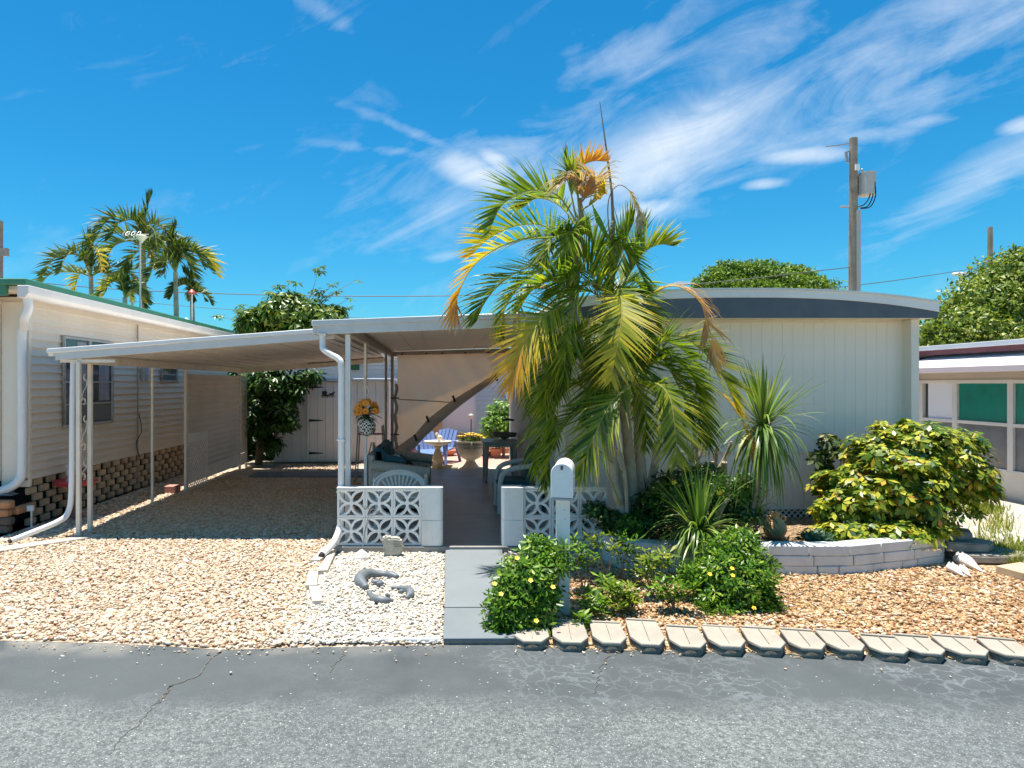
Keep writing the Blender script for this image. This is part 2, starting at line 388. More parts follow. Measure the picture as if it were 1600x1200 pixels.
base = t.mix(t.math('MULTIPLY', st1, .35), base, (.05, .055, .055))
bs = t.node('ShaderNodeBsdfPrincipled'); t.put(bs.inputs['Base Color'], base); bs.inputs['Roughness'].default_value = .7; bs.inputs['Specular IOR Level'].default_value = .35
b = t.node('ShaderNodeBump'); b.inputs['Strength'].default_value = .55; b.inputs['Distance'].default_value = .006
t.put(b.inputs['Height'], t.math('ADD', fine, t.math('MULTIPLY', fine2, .7))); t.l.new(b.outputs[0], bs.inputs['Normal'])
t.l.new(bs.outputs[0], t.node('ShaderNodeOutputMaterial').inputs[0]); ASPH = m

poly_sheet('ground', [(-300, -200), (300, -200), (300, 600), (-300, 600)], -.03, SAND)
# edge of the road (slightly wavy), as seen along the verge
edge = [(-14, 4.95), (-6, 4.9), (-3.13, 4.83), (-2.4, 4.78), (-1.9, 4.72), (-1.5, 4.66), (-1.0, 4.71), (-.3, 4.74), (0, 4.75), (.5, 4.75), (1.2, 4.66), (2.5, 4.6), (3.9, 4.53), (7, 4.45), (14, 4.35)]
poly_sheet('road', [(-60, -3.4)] + [(-60, 5.1)] + edge + [(60, 3.6), (60, -3.4)], -.018, ASPH)
road = bpy.data.objects['road']
cr = MB(); pts = [at(345, 1013, 4.65), at(325, 1032, 4.4), at(305, 1055, 4.2), at(268, 1066, 4.1), at(250, 1090, 3.9), at(232, 1105, 3.8), at(218, 1125, 3.65), at(190, 1150, 3.45), at(165, 1180, 3.2)]
CRK = mat('crack_tar', (.07, .068, .06), (.16, .14, .11), rough=.9, scale=30)
P = bez([(p.x, CH * F / (1), 0) for p in pts], 2) if False else None
cp = [gr(345, 1013), gr(325, 1032), gr(305, 1055), gr(268, 1066), gr(250, 1090), gr(232, 1105), gr(218, 1125), gr(190, 1150), gr(165, 1180)]
def crack(cp, wid, name='crack'):
    mb = MB(); fine_pts = []
    for a, b in zip(cp[:-1], cp[1:]):
        for k in range(6):
            p = a.lerp(b, k / 6); fine_pts.append(Vector((p.x + random.uniform(-.014, .014), p.y + random.uniform(-.012, .012), 0)))
    n = len(fine_pts)
    for i in range(n - 1):
        a, b = fine_pts[i], fine_pts[i + 1]; w0 = wid * (1 - i / n) ** .7 * random.uniform(.5, 1.2) + .0015; w1 = w0
        d = (b - a).normalized(); s_ = Vector((-d.y, d.x, 0))
        mb.add([a - s_ * w0 + Vector((0, 0, -.0135)), a + s_ * w0 + Vector((0, 0, -.0135)), b + s_ * w1 + Vector((0, 0, -.0135)), b - s_ * w1 + Vector((0, 0, -.0135))], [(0, 1, 2, 3)])
    return mb.build(name, CRK, road)
ORG['road'] = Vector((0, 0, 0))
crack(cp, .0028); crack([gr(540, 1008), gr(536, 1022), gr(520, 1035), gr(514, 1050)], .0018); crack([gr(952, 1020), gr(938, 1040), gr(934, 1062), gr(926, 1085)], .0016)
crack([gr(268, 1066), gr(262, 1078), gr(243, 1096)], .0028)

poly_sheet('verge', [(-7.2, 4.5), (8, 4.2), (8, 5.1), (-7.2, 5.1)], -.023, GPEACH)
poly_sheet('driveway', [(-4.62, 7.55), (-7.0, 6.9), (-7.0, 4.9)] + edge[2:6] + [(-1.3, 4.675), (-1.3, 14.6), (-4.6, 14.6)], -.016, GPEACH)
poly_sheet('gravel_bed_left', [(-1.3, 4.78), (-.02, 4.78), (-.02, 7.32), (-1.3, 7.32)], -.012, groundmat('white_gravel_bed', [(0, (.42, .37, .3)), (.45, (.6, .57, .51)), (1, (.74, .72, .68))], 34, .8))
poly_sheet('carport_floor', [(-4.5, 8.3), (-4.5, 14.6), (-1.3, 14.6), (-1.3, 8.3)], -.008, GSHADE)
poly_sheet('gravel_bed_right', [(.46, 4.78), (7.5, 4.4), (9, 6.6), (5.0, 7.3), (4.2, 7.0), (1.7, 7.4), (.6, 7.3)], -.014, GORANGE)
poly_sheet('side_path', [(5.2, 7.0), (6.4, 6.8), (8.78, 6.2), (8.78, 14), (5.75, 14)], -.01, groundmat('pale_crushed_shell', [(0, (.45, .4, .33)), (.5, (.6, .56, .5)), (1, (.7, .67, .62))], 45, .7, [(1.3, .48, .66, .55, (.5, .36, .2)), (2.1, .56, .7, .6, (.3, .32, .1))]))
poly_sheet('side_strip', [(-5.25, 8.0), (-4.5, 7.6), (-4.5, 14.6), (-5.25, 14.6)], -.006, GPEACH)
# rear patio of pinkish pavers
pm = bpy.data.materials.new('patio_pavers'); pm.use_nodes = True; t = NT(pm.node_tree); bs = t.n['Principled BSDF']
br = t.node('ShaderNodeTexBrick'); t.put(br.inputs['Vector'], t.node('ShaderNodeTexCoord').outputs['Object']); br.inputs['Scale'].default_value = 4.5
br.inputs['Color1'].default_value = (.52, .25, .18, 1); br.inputs['Color2'].default_value = (.6, .36, .27, 1); br.inputs['Mortar'].default_value = (.45, .36, .3, 1); br.inputs['Mortar Size'].default_value = .015
t.l.new(br.outputs[0], bs.inputs['Base Color']); bs.inputs['Roughness'].default_value = .85
poly_sheet('patio', [(-1.9, 14.9), (4, 14.9), (4, 17.8), (-1.9, 17.8)], .0, pm)
poly_sheet('patio_border', [(-1.9, 14.0), (4, 14.0), (4, 14.9), (-1.9, 14.9)], .004, mat('cream_flagstone', (.55, .48, .38), (.45, .36, .27), rough=.85, scale=3, bump=.3))
pc = MB().box(-3.8, -1.35, 13.2, 13.9, -.02, .02).build('carport_kerb', mat('grey_slab', (.16, .165, .17), (.22, .22, .22), rough=.8), bevel=.004); struct(pc)

# loose stones as real geometry ------------------------------------------------
def ico():
    bm = bmesh.new(); bmesh.ops.create_icosphere(bm, subdivisions=1, radius=1); v = np.array([x.co[:] for x in bm.verts]); f = np.array([[x.index for x in y.verts] for y in bm.faces]); bm.free(); return v, f
IV, IF = ico()
def pebbles(name, regions, density, smin, smax, m, label=None, z=-.012):
    """regions: list of (test polygon); density stones per square metre"""
    parts = []
    for poly, dens in regions:
        P = np.array(poly); x0, y0 = P.min(0); x1, y1 = P.max(0); n = int((x1 - x0) * (y1 - y0) * dens * density)
        pt = np.stack([RNG.uniform(x0, x1, n), RNG.uniform(y0, y1, n)], 1); ins = np.zeros(n, bool); j = len(P) - 1
        for i in range(len(P)):
            c = ((P[i, 1] > pt[:, 1]) != (P[j, 1] > pt[:, 1])) & (pt[:, 0] < (P[j, 0] - P[i, 0]) * (pt[:, 1] - P[i, 1]) / (P[j, 1] - P[i, 1] + 1e-12) + P[i, 0]); ins ^= c; j = i
        pt = pt[ins]
        for k in range(6):
            q = pt[k::6]; n = len(q); tv = IV * (1 + RNG.uniform(-.22, .22, (len(IV), 1)))
            s = RNG.uniform(smin, smax, n) * np.where(RNG.random(n) < .12, 1.35, 1); sc = np.stack([s * RNG.uniform(.8, 1.5, n), s * RNG.uniform(.65, 1.0, n), s * RNG.uniform(.35, .6, n)], 1)
            pos = np.concatenate([q, (z + RNG.uniform(0, .016, n))[:, None]], 1)
            parts.append(scatter(tv, IF, pos, rotmats(n, np.tile([0, 0, 1.], (n, 1)), .35), sc))
    V, Fc = merge(parts); o = raw(name, V, Fc, m, smooth=True); o['kind'] = 'stuff'; return o
def pebmat(name, stops, rough=.6):
    m = bpy.data.materials.new(name); m.use_nodes = True; t = NT(m.node_tree); bs = t.n['Principled BSDF']
    g = t.node('ShaderNodeNewGeometry').outputs['Random Per Island']; c = t.ramp(g, stops)
    co = t.node('ShaderNodeTexCoord').outputs['Object']; c = t.mix(t.maprange(t.noise(co, 60, 3), .4, .7, 0, .35), c, tuple(x * .7 for x in stops[1][1]))
    c = t.mix(t.maprange(t.noise(co, .9, 4), .45, .62, 0, .22), c, stops[1][1])
    t.put(bs.inputs['Base Color'], c); bs.inputs['Roughness'].default_value = rough; return m
PW = pebmat('white_river_stone', [(0, (.45, .34, .22)), (.12, (.58, .48, .35)), (.3, (.65, .59, .49)), (.7, (.72, .68, .6)), (1, (.78, .76, .71))])
PP = pebmat('peach_river_stone', [(0, (.34, .2, .11)), (.15, (.52, .35, .21)), (.4, (.65, .5, .34)), (.75, (.7, .58, .44)), (1, (.77, .72, .64))])
PO = pebmat('orange_river_stone', [(0, (.18, .09, .04)), (.22, (.4, .2, .08)), (.5, (.58, .36, .17)), (.78, (.64, .48, .3)), (1, (.72, .65, .53))])
pebbles('gravel_driveway', [([(-7, 4.93), (-3.1, 4.86), (-2.3, 4.79), (-1.5, 4.68), (-1.0, 4.73), (-1.25, 6.2), (-1.22, 7.3), (-1.3, 8.15), (-4.2, 8.05), (-4.45, 7.5), (-7, 7.0)], 1.0),
                            ([(-1.6, 14.1), (-3.6, 14.1), (-3.6, 15.4), (-1.6, 15.4)], .3)], 1850, .0095, .022, PP)
PS = pebmat('dusty_stone_shade_lifted', [(0, (.5, .29, .14)), (.3, (.7, .46, .26)), (.7, (.8, .58, .37)), (1, (.85, .7, .5))])  # brown pebbles for the shaded floor, paler and warmer to make up for missing light
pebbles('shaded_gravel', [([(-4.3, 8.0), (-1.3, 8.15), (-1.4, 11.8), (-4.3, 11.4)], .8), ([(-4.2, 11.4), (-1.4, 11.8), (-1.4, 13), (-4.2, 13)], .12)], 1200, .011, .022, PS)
pebbles('white_gravel', [([(-1.18, 4.745), (-.015, 4.765), (-.005, 7.3), (-1.12, 7.3)], 1.0), ([(.62, 7.0), (1.6, 7.0), (1.6, 7.3), (.62, 7.3)], .9)], 2100, .0095, .02, PW)
pebbles('orange_gravel', [([(.5, 4.95), (7.4, 4.62), (7.3, 6.2), (5.4, 6.6), (4.9, 6.95), (3.9, 6.5), (1.7, 6.5), (1.6, 6.98), (.62, 6.98)], 1.0), ([(2.2, 6.9), (4.9, 7.3), (4.9, 8.3), (2.2, 8.3)], .15)], 1750, .0095, .022, PO)
pebbles('side_gravel', [([(-5.2, 7.6), (-4.35, 7.4), (-4.3, 14), (-5.2, 14)], .9), ([(-7, 7.05), (-5, 7.45), (-5, 8.0), (-7, 8.0)], .9)], 900, .016, .03, PP)
# thin scatter of single stones and leaf crumbs washed on to the road
pebbles('loose_stones', [([(-3.2, 4.3), (7, 4.1), (7, 4.5), (1, 4.68), (-3.2, 4.8)], .3), ([(.4, 4.55), (7, 4.4), (7, 4.5), (.4, 4.72)], 2.5), ([(-6, 4.7), (-3.1, 4.7), (-1.4, 4.55), (0, 4.62), (0, 4.74), (-1.4, 4.66), (-3.1, 4.84), (-6, 4.9)], 5)], 40, .005, .012, PP, z=-.017)
q = np.stack([RNG.uniform(.5, 6.8, 900), np.zeros(900), np.full(900, -.008)], 1); q[:, 1] = 4.74 - .05 * (q[:, 0]) + RNG.normal(0, .035, 900)
V, Fc = scatter([(-.5, -.08, 0), (.5, -.05, .06), (.5, .06, 0), (-.5, .1, .05)], [(0, 1, 2), (0, 2, 3)], q, rotmats(900, np.tile([0, 0, 1.], (900, 1)), .3), RNG.uniform(.012, .05, 900))
o = raw('dry_leaf_litter', V, Fc, leafmat('litter', [(0, (.4, .26, .1)), (.5, (.55, .4, .18)), (1, (.25, .15, .07))], .8, .1)); o['kind'] = 'stuff'
q = np.stack([RNG.uniform(1.0, 5.2, 1500), RNG.uniform(5.1, 6.9, 1500), np.full(1500, .012)], 1)
q = np.concatenate([q, np.stack([RNG.uniform(1.8, 3.4, 900), RNG.uniform(5.4, 6.6, 900), np.full(900, .014)], 1)])
n = len(q); V, Fc = scatter([(-.5, -.1, 0), (.5, -.05, .06), (.5, .06, 0), (-.5, .12, .05)], [(0, 1, 2), (0, 2, 3)], q, rotmats(n, np.tile([0, 0, 1.], (n, 1)), .5), RNG.uniform(.015, .06, n))
o = raw('fallen_leaves', V, Fc, MATS['litter']); o['kind'] = 'stuff'

# walkway and porch slab
wk = MB().box(-.001, .61, 4.78, 7.3, -.05, -.004).build('walkway', GREYPAINT); struct(wk)
a = MB().prism([(0, 5.425), (.575, 5.425), (.612, 7.3), (.008, 7.3)], 'z', -.003, .03).build('slab', WALKPAINT, wk, bevel=.004)
a = MB().prism([(-.012, 4.765), (.5, 4.765), (.56, 5.412), (-.003, 5.412)], 'z', -.003, .026).build('slab', mat('grey_walkway_paint_worn', (.165, .19, .2), (.19, .215, .225), rough=.6, scale=2, bump=.12), wk, bevel=.004)
pf = MB().box(-1.2, 1.82, 7.3, 14.0, -.05, .06).build('porch_floor', GREYPAINT, bevel=.006); struct(pf)
ke = MB().box(-.55, -.03, 4.79, 4.815, -.03, .012).build('walkway_edging', WHITE, bevel=.004); struct(ke)
st = thing('concrete_strip', 'worn tan concrete edging strip running past the corner post of the carport', 'edging', (-4.6, 7.3, 0))
MB().prism([(-7.2, 6.98), (-4.75, 7.28), (-4.0, 8.05), (-4.15, 8.1), (-4.85, 7.5), (-7.2, 7.22)], 'z', -.02, .022).build('strip', CONC, st, bevel=.006)
# paver strips leading away from the porch downspout
PAVE = mat('pale_paver', (.6, .53, .45), (.52, .46, .38), rough=.85, scale=6, bump=.25)
for lab, quad in (('pale narrow paver lying closest under the porch downspout outlet', [(507, 857), (523, 862), (499, 879), (485, 879)]),
                  ('long pale paver strip slanting down from the corner of the breeze block wall', [(523, 862), (527, 858), (510, 897), (490, 896)]),
                  ('short pale paver between the slanting strip and the last paver', [(482, 897), (497, 897), (495, 919), (477, 919)]),
                  ('last pale paver at the road end of the paver strip', [(483, 921), (500, 921), (504, 943), (488, 944)])):
    g = [gr(u, v) for u, v in quad]; cx = sum((p for p in g), Vector()) / 4
    g = [cx + (p - cx) * 1.02 for p in g]
    if 'long' in lab: g = [gr(515, 866), gr(527, 859), gr(512, 895), gr(494, 896)]
    o = MB().prism([(p.x, p.y) for p in g], 'z', -.01, .03).build('paver', PAVE, bevel=.004); tag(o, lab, 'paver', 'pavers leading from the downspout')
# ================================================================== main mobile home
HX0, HX1, HYF, HYW = 1.36, 5.74, 8.25, 8.42
home = thing('mobile_home', 'pale panelled mobile home with a bowed white roof edge above a navy band', 'house', (3.8, HYW, 0))
MB().box(HX0 + .03, HX1 - .03, HYW + .03, 14.4, -.02, 2.62).build('wall', SIDING, home)
# vertical ribbed panels of the front, upper and lower run
for lo, hi, nm in ((.975, 2.56, 'upper'), (.275, .955, 'lower')):
    mbp = MB(); w_ = .128; mbp.prism([(0, -.009), (.003, -.012), (w_ - .003, -.012), (w_, -.009), (w_, .02), (0, .02)], 'z', 0, hi - lo)
    me = meshof(mbp, 'siding_panel', SIDING); x = HX0 + .1; k = 0
    while x < HX1 - .1 - w_ * .5:
        inst(me, 'siding_panel', home, (x, HYW, lo)); x += w_ + .0006; k += 1
MB().box(HX0 + .1, HX1 - .1, HYW - .026, HYW + .01, .953, .977).build('trim', SIDING, home, bevel=.004)
MB().box(HX0 + .1, HX1 - .1, HYW - .02, HYW + .01, 2.558, 2.6).build('trim', CREAM, home, bevel=.004)
MB().box(HX1 - .1, HX1, HYF, HYW + .04, -.01, 2.585).build('corner_fin', SIDING, home, bevel=.006)
MB().box(HX0, HX0 + .1, HYF, HYW + .04, -.01, 2.585).build('corner_fin', SIDING, home, bevel=.006)
MB().box(HX0 - .002, HX0 + .028, HYW + .045, 14.38, .06, 2.4).build('side_wall', mat('grey_side_wall', (.5, .51, .52), (.46, .47, .48), rough=.6, scale=1), home)
# lattice skirting
def lattice(mb, x0, x1, z0, z1, y, step=.052, w=.018, plane='x'):
    H_ = z1 - z0
    def P(a, h, d): return (a, y + d, h) if plane == 'x' else (y + d, a, h)
    for sgn, d in ((1, 0), (-1, .006)):
        a = x0 - H_
        while a < x1:
            s0, s1 = max(a, x0), min(a + H_, x1)
            if s1 - s0 > .01:
                za = z0 + (s0 - a) if sgn > 0 else z1 - (s0 - a); zb = z0 + (s1 - a) if sgn > 0 else z1 - (s1 - a)
                mb.bar(P(s0, za, d), P(s1, zb, d), w, .005, up=(0, 1, 0) if plane == 'x' else (1, 0, 0))
            a += step * 1.414
    return mb
lattice(MB(), HX0 + .1, HX1 - .1, .02, .262, HYW - .012).build('skirting_lattice', WHITE, home)
MB().box(HX0 + .1, HX1 - .1, HYW - .022, HYW, .255, .277).build('skirting_rail', WHITE, home)
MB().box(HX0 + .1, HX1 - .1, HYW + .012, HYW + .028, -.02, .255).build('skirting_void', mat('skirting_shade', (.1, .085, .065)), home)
# bowed roof
RX0, RX1, RYF = 1.27, 5.86, 8.08
def rz(x, lo, hi, c=3.565): hw = (RX1 - RX0) / 2; return lo + (hi - lo) * max(0, 1 - abs((x - c) / hw) ** 2.5)
N_ = 28; xs = [RX0 + (RX1 - RX0) * i / N_ for i in range(N_ + 1)]
top = [(x, rz(x, 2.77, 2.925)) for x in xs]; mid = [(x, rz(x, 2.655, 2.825)) for x in xs]
MB().prism(top + mid[::-1], 'y', RYF, RYF + .05).build('roof_edge', WHITE2, home, bevel=.006, smooth=True)
MB().prism([(x, z + .012) for x, z in top] + [(x, z - .01) for x, z in top][::-1], 'y', RYF - .022, 14.5).build('roof', mat('white_roof_coating', (.75, .75, .74), (.68, .68, .66), rough=.6, scale=2, stain=.4, stain_col=(.4, .39, .36)), home, smooth=True)
MB().prism([(x, z) for x, z in mid] + [(RX1 - .02, 2.585), (RX0, 2.585)], 'y', RYF + .012, RYF + .045).build('fascia', NAVY, home)
MB().box(RX0 + .02, RX1 - .03, RYF + .046, 14.4, 2.587, 2.6).build('soffit', CREAM, home)
MB().box(RX1 - .04, RX1 - .02, RYF + .05, 14.4, 2.6, 2.76).build('gutter', WHITE2, home)
vt = MB(); vt.lathe([(.07, 0), (.07, .08), (.1, .085), (.1, .12), (.03, .14)], (5.4, 10.2, 2.80), 16); vt.build('roof_vent', WHITE2, home, smooth=True)
# low meter box hinted at on the front panel
fl = MB(); fl.box(3.9, 4.3, HYW - .026, HYW - .018, 1.57, 1.578); fl.box(4.55, 4.7, HYW - .026, HYW - .018, 1.545, 1.553); fl.build('panel_seam', SIDING, home)

# ================================================================== porch roof and its posts
porch = thing('porch_roof', 'flat aluminium porch cover with a grey blue edge over the grey floor', 'porch roof', (.2, 7.5, 2.4))
def sl_(x0, x1, y0, y1, zl0, zl1, zh0, zh1):   # slab whose left / right heights differ
    mb = MB(); mb.add([(x0, y0, zl0), (x1, y0, zh0), (x1, y1, zh0), (x0, y1, zl0), (x0, y0, zl1), (x1, y0, zh1), (x1, y1, zh1), (x0, y1, zl1)],
                      [(0, 1, 2, 3), (7, 6, 5, 4), (0, 4, 5, 1), (1, 5, 6, 2), (2, 6, 7, 3), (3, 7, 4, 0)]); return mb
PX0, PX1, PYF, PYB = -1.44, 1.32, 7.5, 14.2
sl_(PX0, PX1, PYF + .03, PYB, 2.455, 2.495, 2.555, 2.597).build('roof_panel', SOFFIT, porch)
sl_(PX0 - .02, PX1, PYF - .02, PYF + .03, 2.435, 2.50, 2.54, 2.602).build('roof_lip', FASCIA, porch, bevel=.006)
sl_(PX0 + .03, PX1, PYF, PYF + .035, 2.345, 2.438, 2.445, 2.542).build('fascia', FASCIA, porch, bevel=.004)
sl_(PX0 - .02, PX0 + .04, PYF + .04, PYB, 2.35, 2.505, 2.352, 2.507).build('side_gutter', FASCIA, porch)
# ribs of the ceiling pans
me = meshof(MB().box(0, .012, 0, PYB - PYF - .06, -.012, .004), 'rib', SOFFIT)
for k in range(10):
    x = PX0 + .2 + k * .305; z = 2.455 + (x - PX0) / (PX1 - PX0) * .1; inst(me, 'rib', porch, (x, PYF + .05, z))
MB().box(-1.13, -1.05, PYF + .04, PYB - .1, 2.35, 2.452).build('beam', BROWNMETAL, porch, bevel=.005)
sl_(-1.1, 1.8, 13.92, 13.98, 2.36, 2.455, 2.44, 2.55).build('beam', BROWNMETAL, porch)
for (x, y, r, m_, z0) in ((-1.08, 7.62, .028, WHITE, .02), (-1.075, 9.25, .02, WHITE, .06), (-1.06, 12.3, .022, BROWNMETAL, .06), (-1.06, 13.75, .03, BROWNMETAL, .06)):
    MB().box(x - r, x + r, y - r, y + r, z0, 2.36).build('post', m_, porch, bevel=.003)
# downspout at the porch corner
ds = thing('downspout', 'white downspout curving from the porch corner down beside the breeze block wall', 'downspout', (-1.15, 7.4, 0))
z_ = lambda v, Y: CH - (v - 600) / F * Y
MB().tube(bez([(-1.345, 7.52, 2.35), (-1.345, 7.52, 2.24), (-1.33, 7.5, 2.18), (-1.24, 7.48, 2.12), (-1.16, 7.46, 2.07), (-1.13, 7.45, 1.99), (-1.13, 7.45, 1.6), (-1.13, 7.43, .5), (-1.135, 7.38, .26), (-1.18, 7.22, .12), (-1.26, 7.02, .045)], 40), .036, 4 * 3, flat=1.0).build('pipe', WHITE2, ds, smooth=True)
MB().box(-1.385, -1.305, 7.48, 7.56, 2.325, 2.36).build('outlet_collar', CREAM, ds, bevel=.004)
MB().box(-1.175, -1.085, 7.405, 7.49, 1.18, 1.2).build('strap', WHITE2, ds, bevel=.002)
MB().box(-1.175, -1.085, 7.39, 7.475, .62, .64).build('strap', WHITE2, ds, bevel=.002)
MB().tube([(-1.255, 7.03, .047), (-1.272, 6.985, .036)], .029, 12).build('outlet', BLACK, ds)

# ================================================================== carport
cpt = thing('carport', 'open carport with a low sloping aluminium roof and thin cream posts', 'carport', (-3, 8.1, 0))
CX0, CX1, CYF, CYB = -4.66, -1.30, 8.05, 14.6
def cz(x): return 2.13 + (x - CX0) / (CX1 - CX0) * .255
sl_(CX0, CX1, CYF + .03, CYB, cz(CX0), cz(CX0) + .05, cz(CX1), cz(CX1) + .05).build('roof_panel', SOFFIT, cpt)
sl_(CX0 - .03, CX1, CYF - .02, CYF + .02, cz(CX0) + .035, cz(CX0) + .085, cz(CX1) + .035, cz(CX1) + .085).build('roof_lip', WHITE2, cpt, bevel=.006)
sl_(CX0 + .06, CX1, CYF, CYF + .03, cz(CX0) - .05, cz(CX0) + .037, cz(CX1) - .05, cz(CX1) + .037).build('fascia', FASCIA, cpt, bevel=.004)
MB().box(CX0 - .03, CX0 + .03, CYF + .02, CYB, cz(CX0) - .0, cz(CX0) + .075).build('side_gutter', WHITE2, cpt)
me = meshof(MB().box(-.005, .006, 0, CYB - CYF - .06, -.01, .006), 'rib', SOFFIT)
for k in range(11): x = CX0 + .2 + k * .29; inst(me, 'rib', cpt, (x, CYF + .04, cz(x)))
MB().box(-4.36, -4.30, CYF + .03, 14.5, 2.04, 2.135).build('beam', CREAM, cpt, bevel=.004)
MB().box(CX0 + .1, CX0 + .75, CYF + .032, CYF + .07, 2.055, 2.09).build('front_rail', CREAM, cpt)
sl_(-2.9, -1.3, 14.42, 14.5, 2.13, 2.25, 2.26, 2.38).build('rear_beam', mat('bare_timber', (.32, .2, .11), (.42, .29, .17), rough=.8, scale=8), cpt)
sl_(-4.4, -2.9, 14.42, 14.5, 2.02, 2.14, 2.14, 2.25).build('rear_beam', CREAM, cpt)
sl_(-3.2, -1.2, 14.2, 14.26, 2.1, 2.18, 2.27, 2.35).build('rear_trim', CREAM, cpt)
for (x, y, r, zt) in ((-4.33, 8.07, .024, 2.06), (-4.33, 8.33, .024, 2.06), (-4.33, 10.1, .017, 2.05), (-4.33, 11.4, .022, 2.05), (-4.33, 14.4, .022, 2.05)):
    MB().box(x - r, x + r, y - r, y + r, -.02, zt).build('post', CREAM, cpt, bevel=.003)
# flat ornamental scrolls between the paired corner posts
def scroll(y0, y1, z0, z1, flip):
    pts = []; n = 14
    for i in range(n): a = -PI * .6 + 2 * PI * .72 * i / n; r_ = .045 * (1 - .45 * (1 - i / n)); pts.append((0, math.cos(a) * r_, math.sin(a) * r_))
    return pts
sc = MB(); yc = 8.2
for (za, zb) in ((1.95, 1.52), (1.45, .98), (.92, .62)):
    pts = []
    for i in range(40):
        f = i / 39
        if f < .3: a = PI * 1.4 * (f / .3); r_ = .025 + .03 * f / .3; c = Vector((-4.33, yc + .02, za - .06)); pts.append(c + Vector((0, -math.sin(a) * r_, -math.cos(a) * r_ * -1)))
        elif f > .7: g = (f - .7) / .3; a = PI * 1.4 * (1 - g); r_ = .025 + .03 * (1 - g); c = Vector((-4.33, yc - .02, zb + .06)); pts.append(c + Vector((0, math.sin(a) * r_, math.cos(a) * r_ * -1)))
    p0 = pts[:12]; p1 = pts[12:]
    sc.tube(bez(p0 + [p0[-1].lerp(p1[0], .35) + Vector((0, .02, 0)), p0[-1].lerp(p1[0], .65) - Vector((0, .02, 0))] + p1, 46), .0075, 5)
sc.build('scrollwork', CREAM, cpt, smooth=True)
# second downspout lying out to the front left of the corner posts
d2 = thing('downspout', 'white downspout kicking out across the stones from the carport corner posts', 'downspout', (-4.4, 8.0, 0))
MB().tube(bez([(-4.42, 8.12, 2.1), (-4.42, 8.1, 1.6), (-4.42, 8.08, .6), (-4.44, 8.05, .3), (-4.5, 7.95, .2), (-4.72, 7.72, .1), (-4.83, 7.6, .055)], 34), .032, 12).build('pipe', WHITE2, d2, smooth=True)
MB().tube([(-4.825, 7.605, .056), (-4.845, 7.58, .05)], .026, 12).build('outlet', BLACK, d2)
# ribbed screen down the far left side
scr = thing('privacy_screen', 'ribbed beige metal screen closing the side of the carport below its roof', 'screen', (-4.33, 13, 0))
mb = MB(); prof = []
z = .32; k = 0
while z < 2.0: prof.append((-4.33 + (.01 if k % 2 else -.01), z)); z += .05; k += 1
n = len(prof); mb.add([(x, 11.45, z) for x, z in prof] + [(x, 14.9, z) for x, z in prof], [(i, i + 1, n + i + 1, n + i) for i in range(n - 1)])
mb.V = [Vector((v.x, 12.37 if (v.y < 12 and v.z < .96) else v.y, v.z)) for v in mb.V]; mb.build('ribbed_sheet', mat('beige_ribbed_metal', (.7, .61, .52), (.62, .54, .45), rough=.55, scale=1.5), scr)
sl = MB(); sl.box(-4.35, -4.325, 12.37, 14.86, .1, .315); sl.box(-4.36, -4.32, 14.86, 14.92, -.02, 2.02); sl.box(-4.345, -4.315, 11.43, 11.47, -.02, 2.02); sl.build('screen_frame', CREAM, scr)
lt = lattice(MB(), 11.42, 12.35, .02, .96, -4.295, step=.06, w=.02, plane='y'); lt.build('lattice_panel', WHITE, scr)
rb = tag(MB().box(-4.62, -4.42, 11.2, 11.42, -.01, .12).build('brick', mat('pink_brick', (.5, .24, .2), (.42, .2, .16), rough=.85), bevel=.008), 'pink brick standing at the foot of the ribbed screen', 'brick')

# ================================================================== breeze block walls
BS = .302; BT = .09
def breeze():
    a = BS / 2 - .0015; mb = MB(); fw = .021; d = BT
    for (x0, x1, z0, z1) in ((-a, a, a - fw, a), (-a, a, -a, -a + fw), (-a, -a + fw, -a + fw, a - fw), (a - fw, a, -a + fw, a - fw)): mb.box(x0, x1, 0, d, z0, z1)
    ai = a - fw + .004; k = 0
    for sx in (1, -1):
        for sz in (1, -1):
            for side in (1, -1):
                k += 1; inner = []; outer = []; s_ = .036
                for i in range(9):
                    f = i / 8; c = Vector((sx * ai * f, sz * ai * f)); n_ = Vector((-sz, sx)).normalized() * side; off = math.sin(PI * f) * s_ + .004
                    inner.append(c + n_ * (off - .008)); outer.append(c + n_ * (off + .019))
                poly = [(p.x, p.y) for p in inner] + [(p.x, p.y) for p in outer[::-1]]
                mb.prism(poly, 'y', .003 + k * .0006, d - .003 - k * .0006)
    mb.prism([(.026 * math.cos(q * PI / 6), .026 * math.sin(q * PI / 6)) for q in range(12)], 'y', .002, d - .002)
    return mb
BRZ = mat('white_masonry_paint', (.83, .81, .77), (.79, .77, .73), rough=.6, scale=5, bump=.25, bscale=70, stain=.5, stain_col=(.46, .43, .37))
bme = meshof(breeze(), 'breeze_block', BRZ)
def pillar_half(mb, x0, x1, z0, z1, y0, y1, side):
    r = .045; pts = []
    if side > 0: corners = [(x0, y0, 0), (x1, y0, 1), (x1, y1, 1), (x0, y1, 0)]
    else: corners = [(x0, y0, 1), (x1, y0, 0), (x1, y1, 0), (x0, y1, 1)]
    for i, (x, y, rd) in enumerate(corners):
        if not rd: pts.append((x, y)); continue
        cx = x - r if x == x1 else x + r; cy = y + r if y == y0 else y - r; a0 = {0: PI, 1: 1.5 * PI, 2: 0, 3: .5 * PI}[i]
        pts += [(cx + r * math.cos(a0 + q * PI / 10), cy + r * math.sin(a0 + q * PI / 10)) for q in range(6)]
    return mb.prism(pts, 'z', z0, z1)
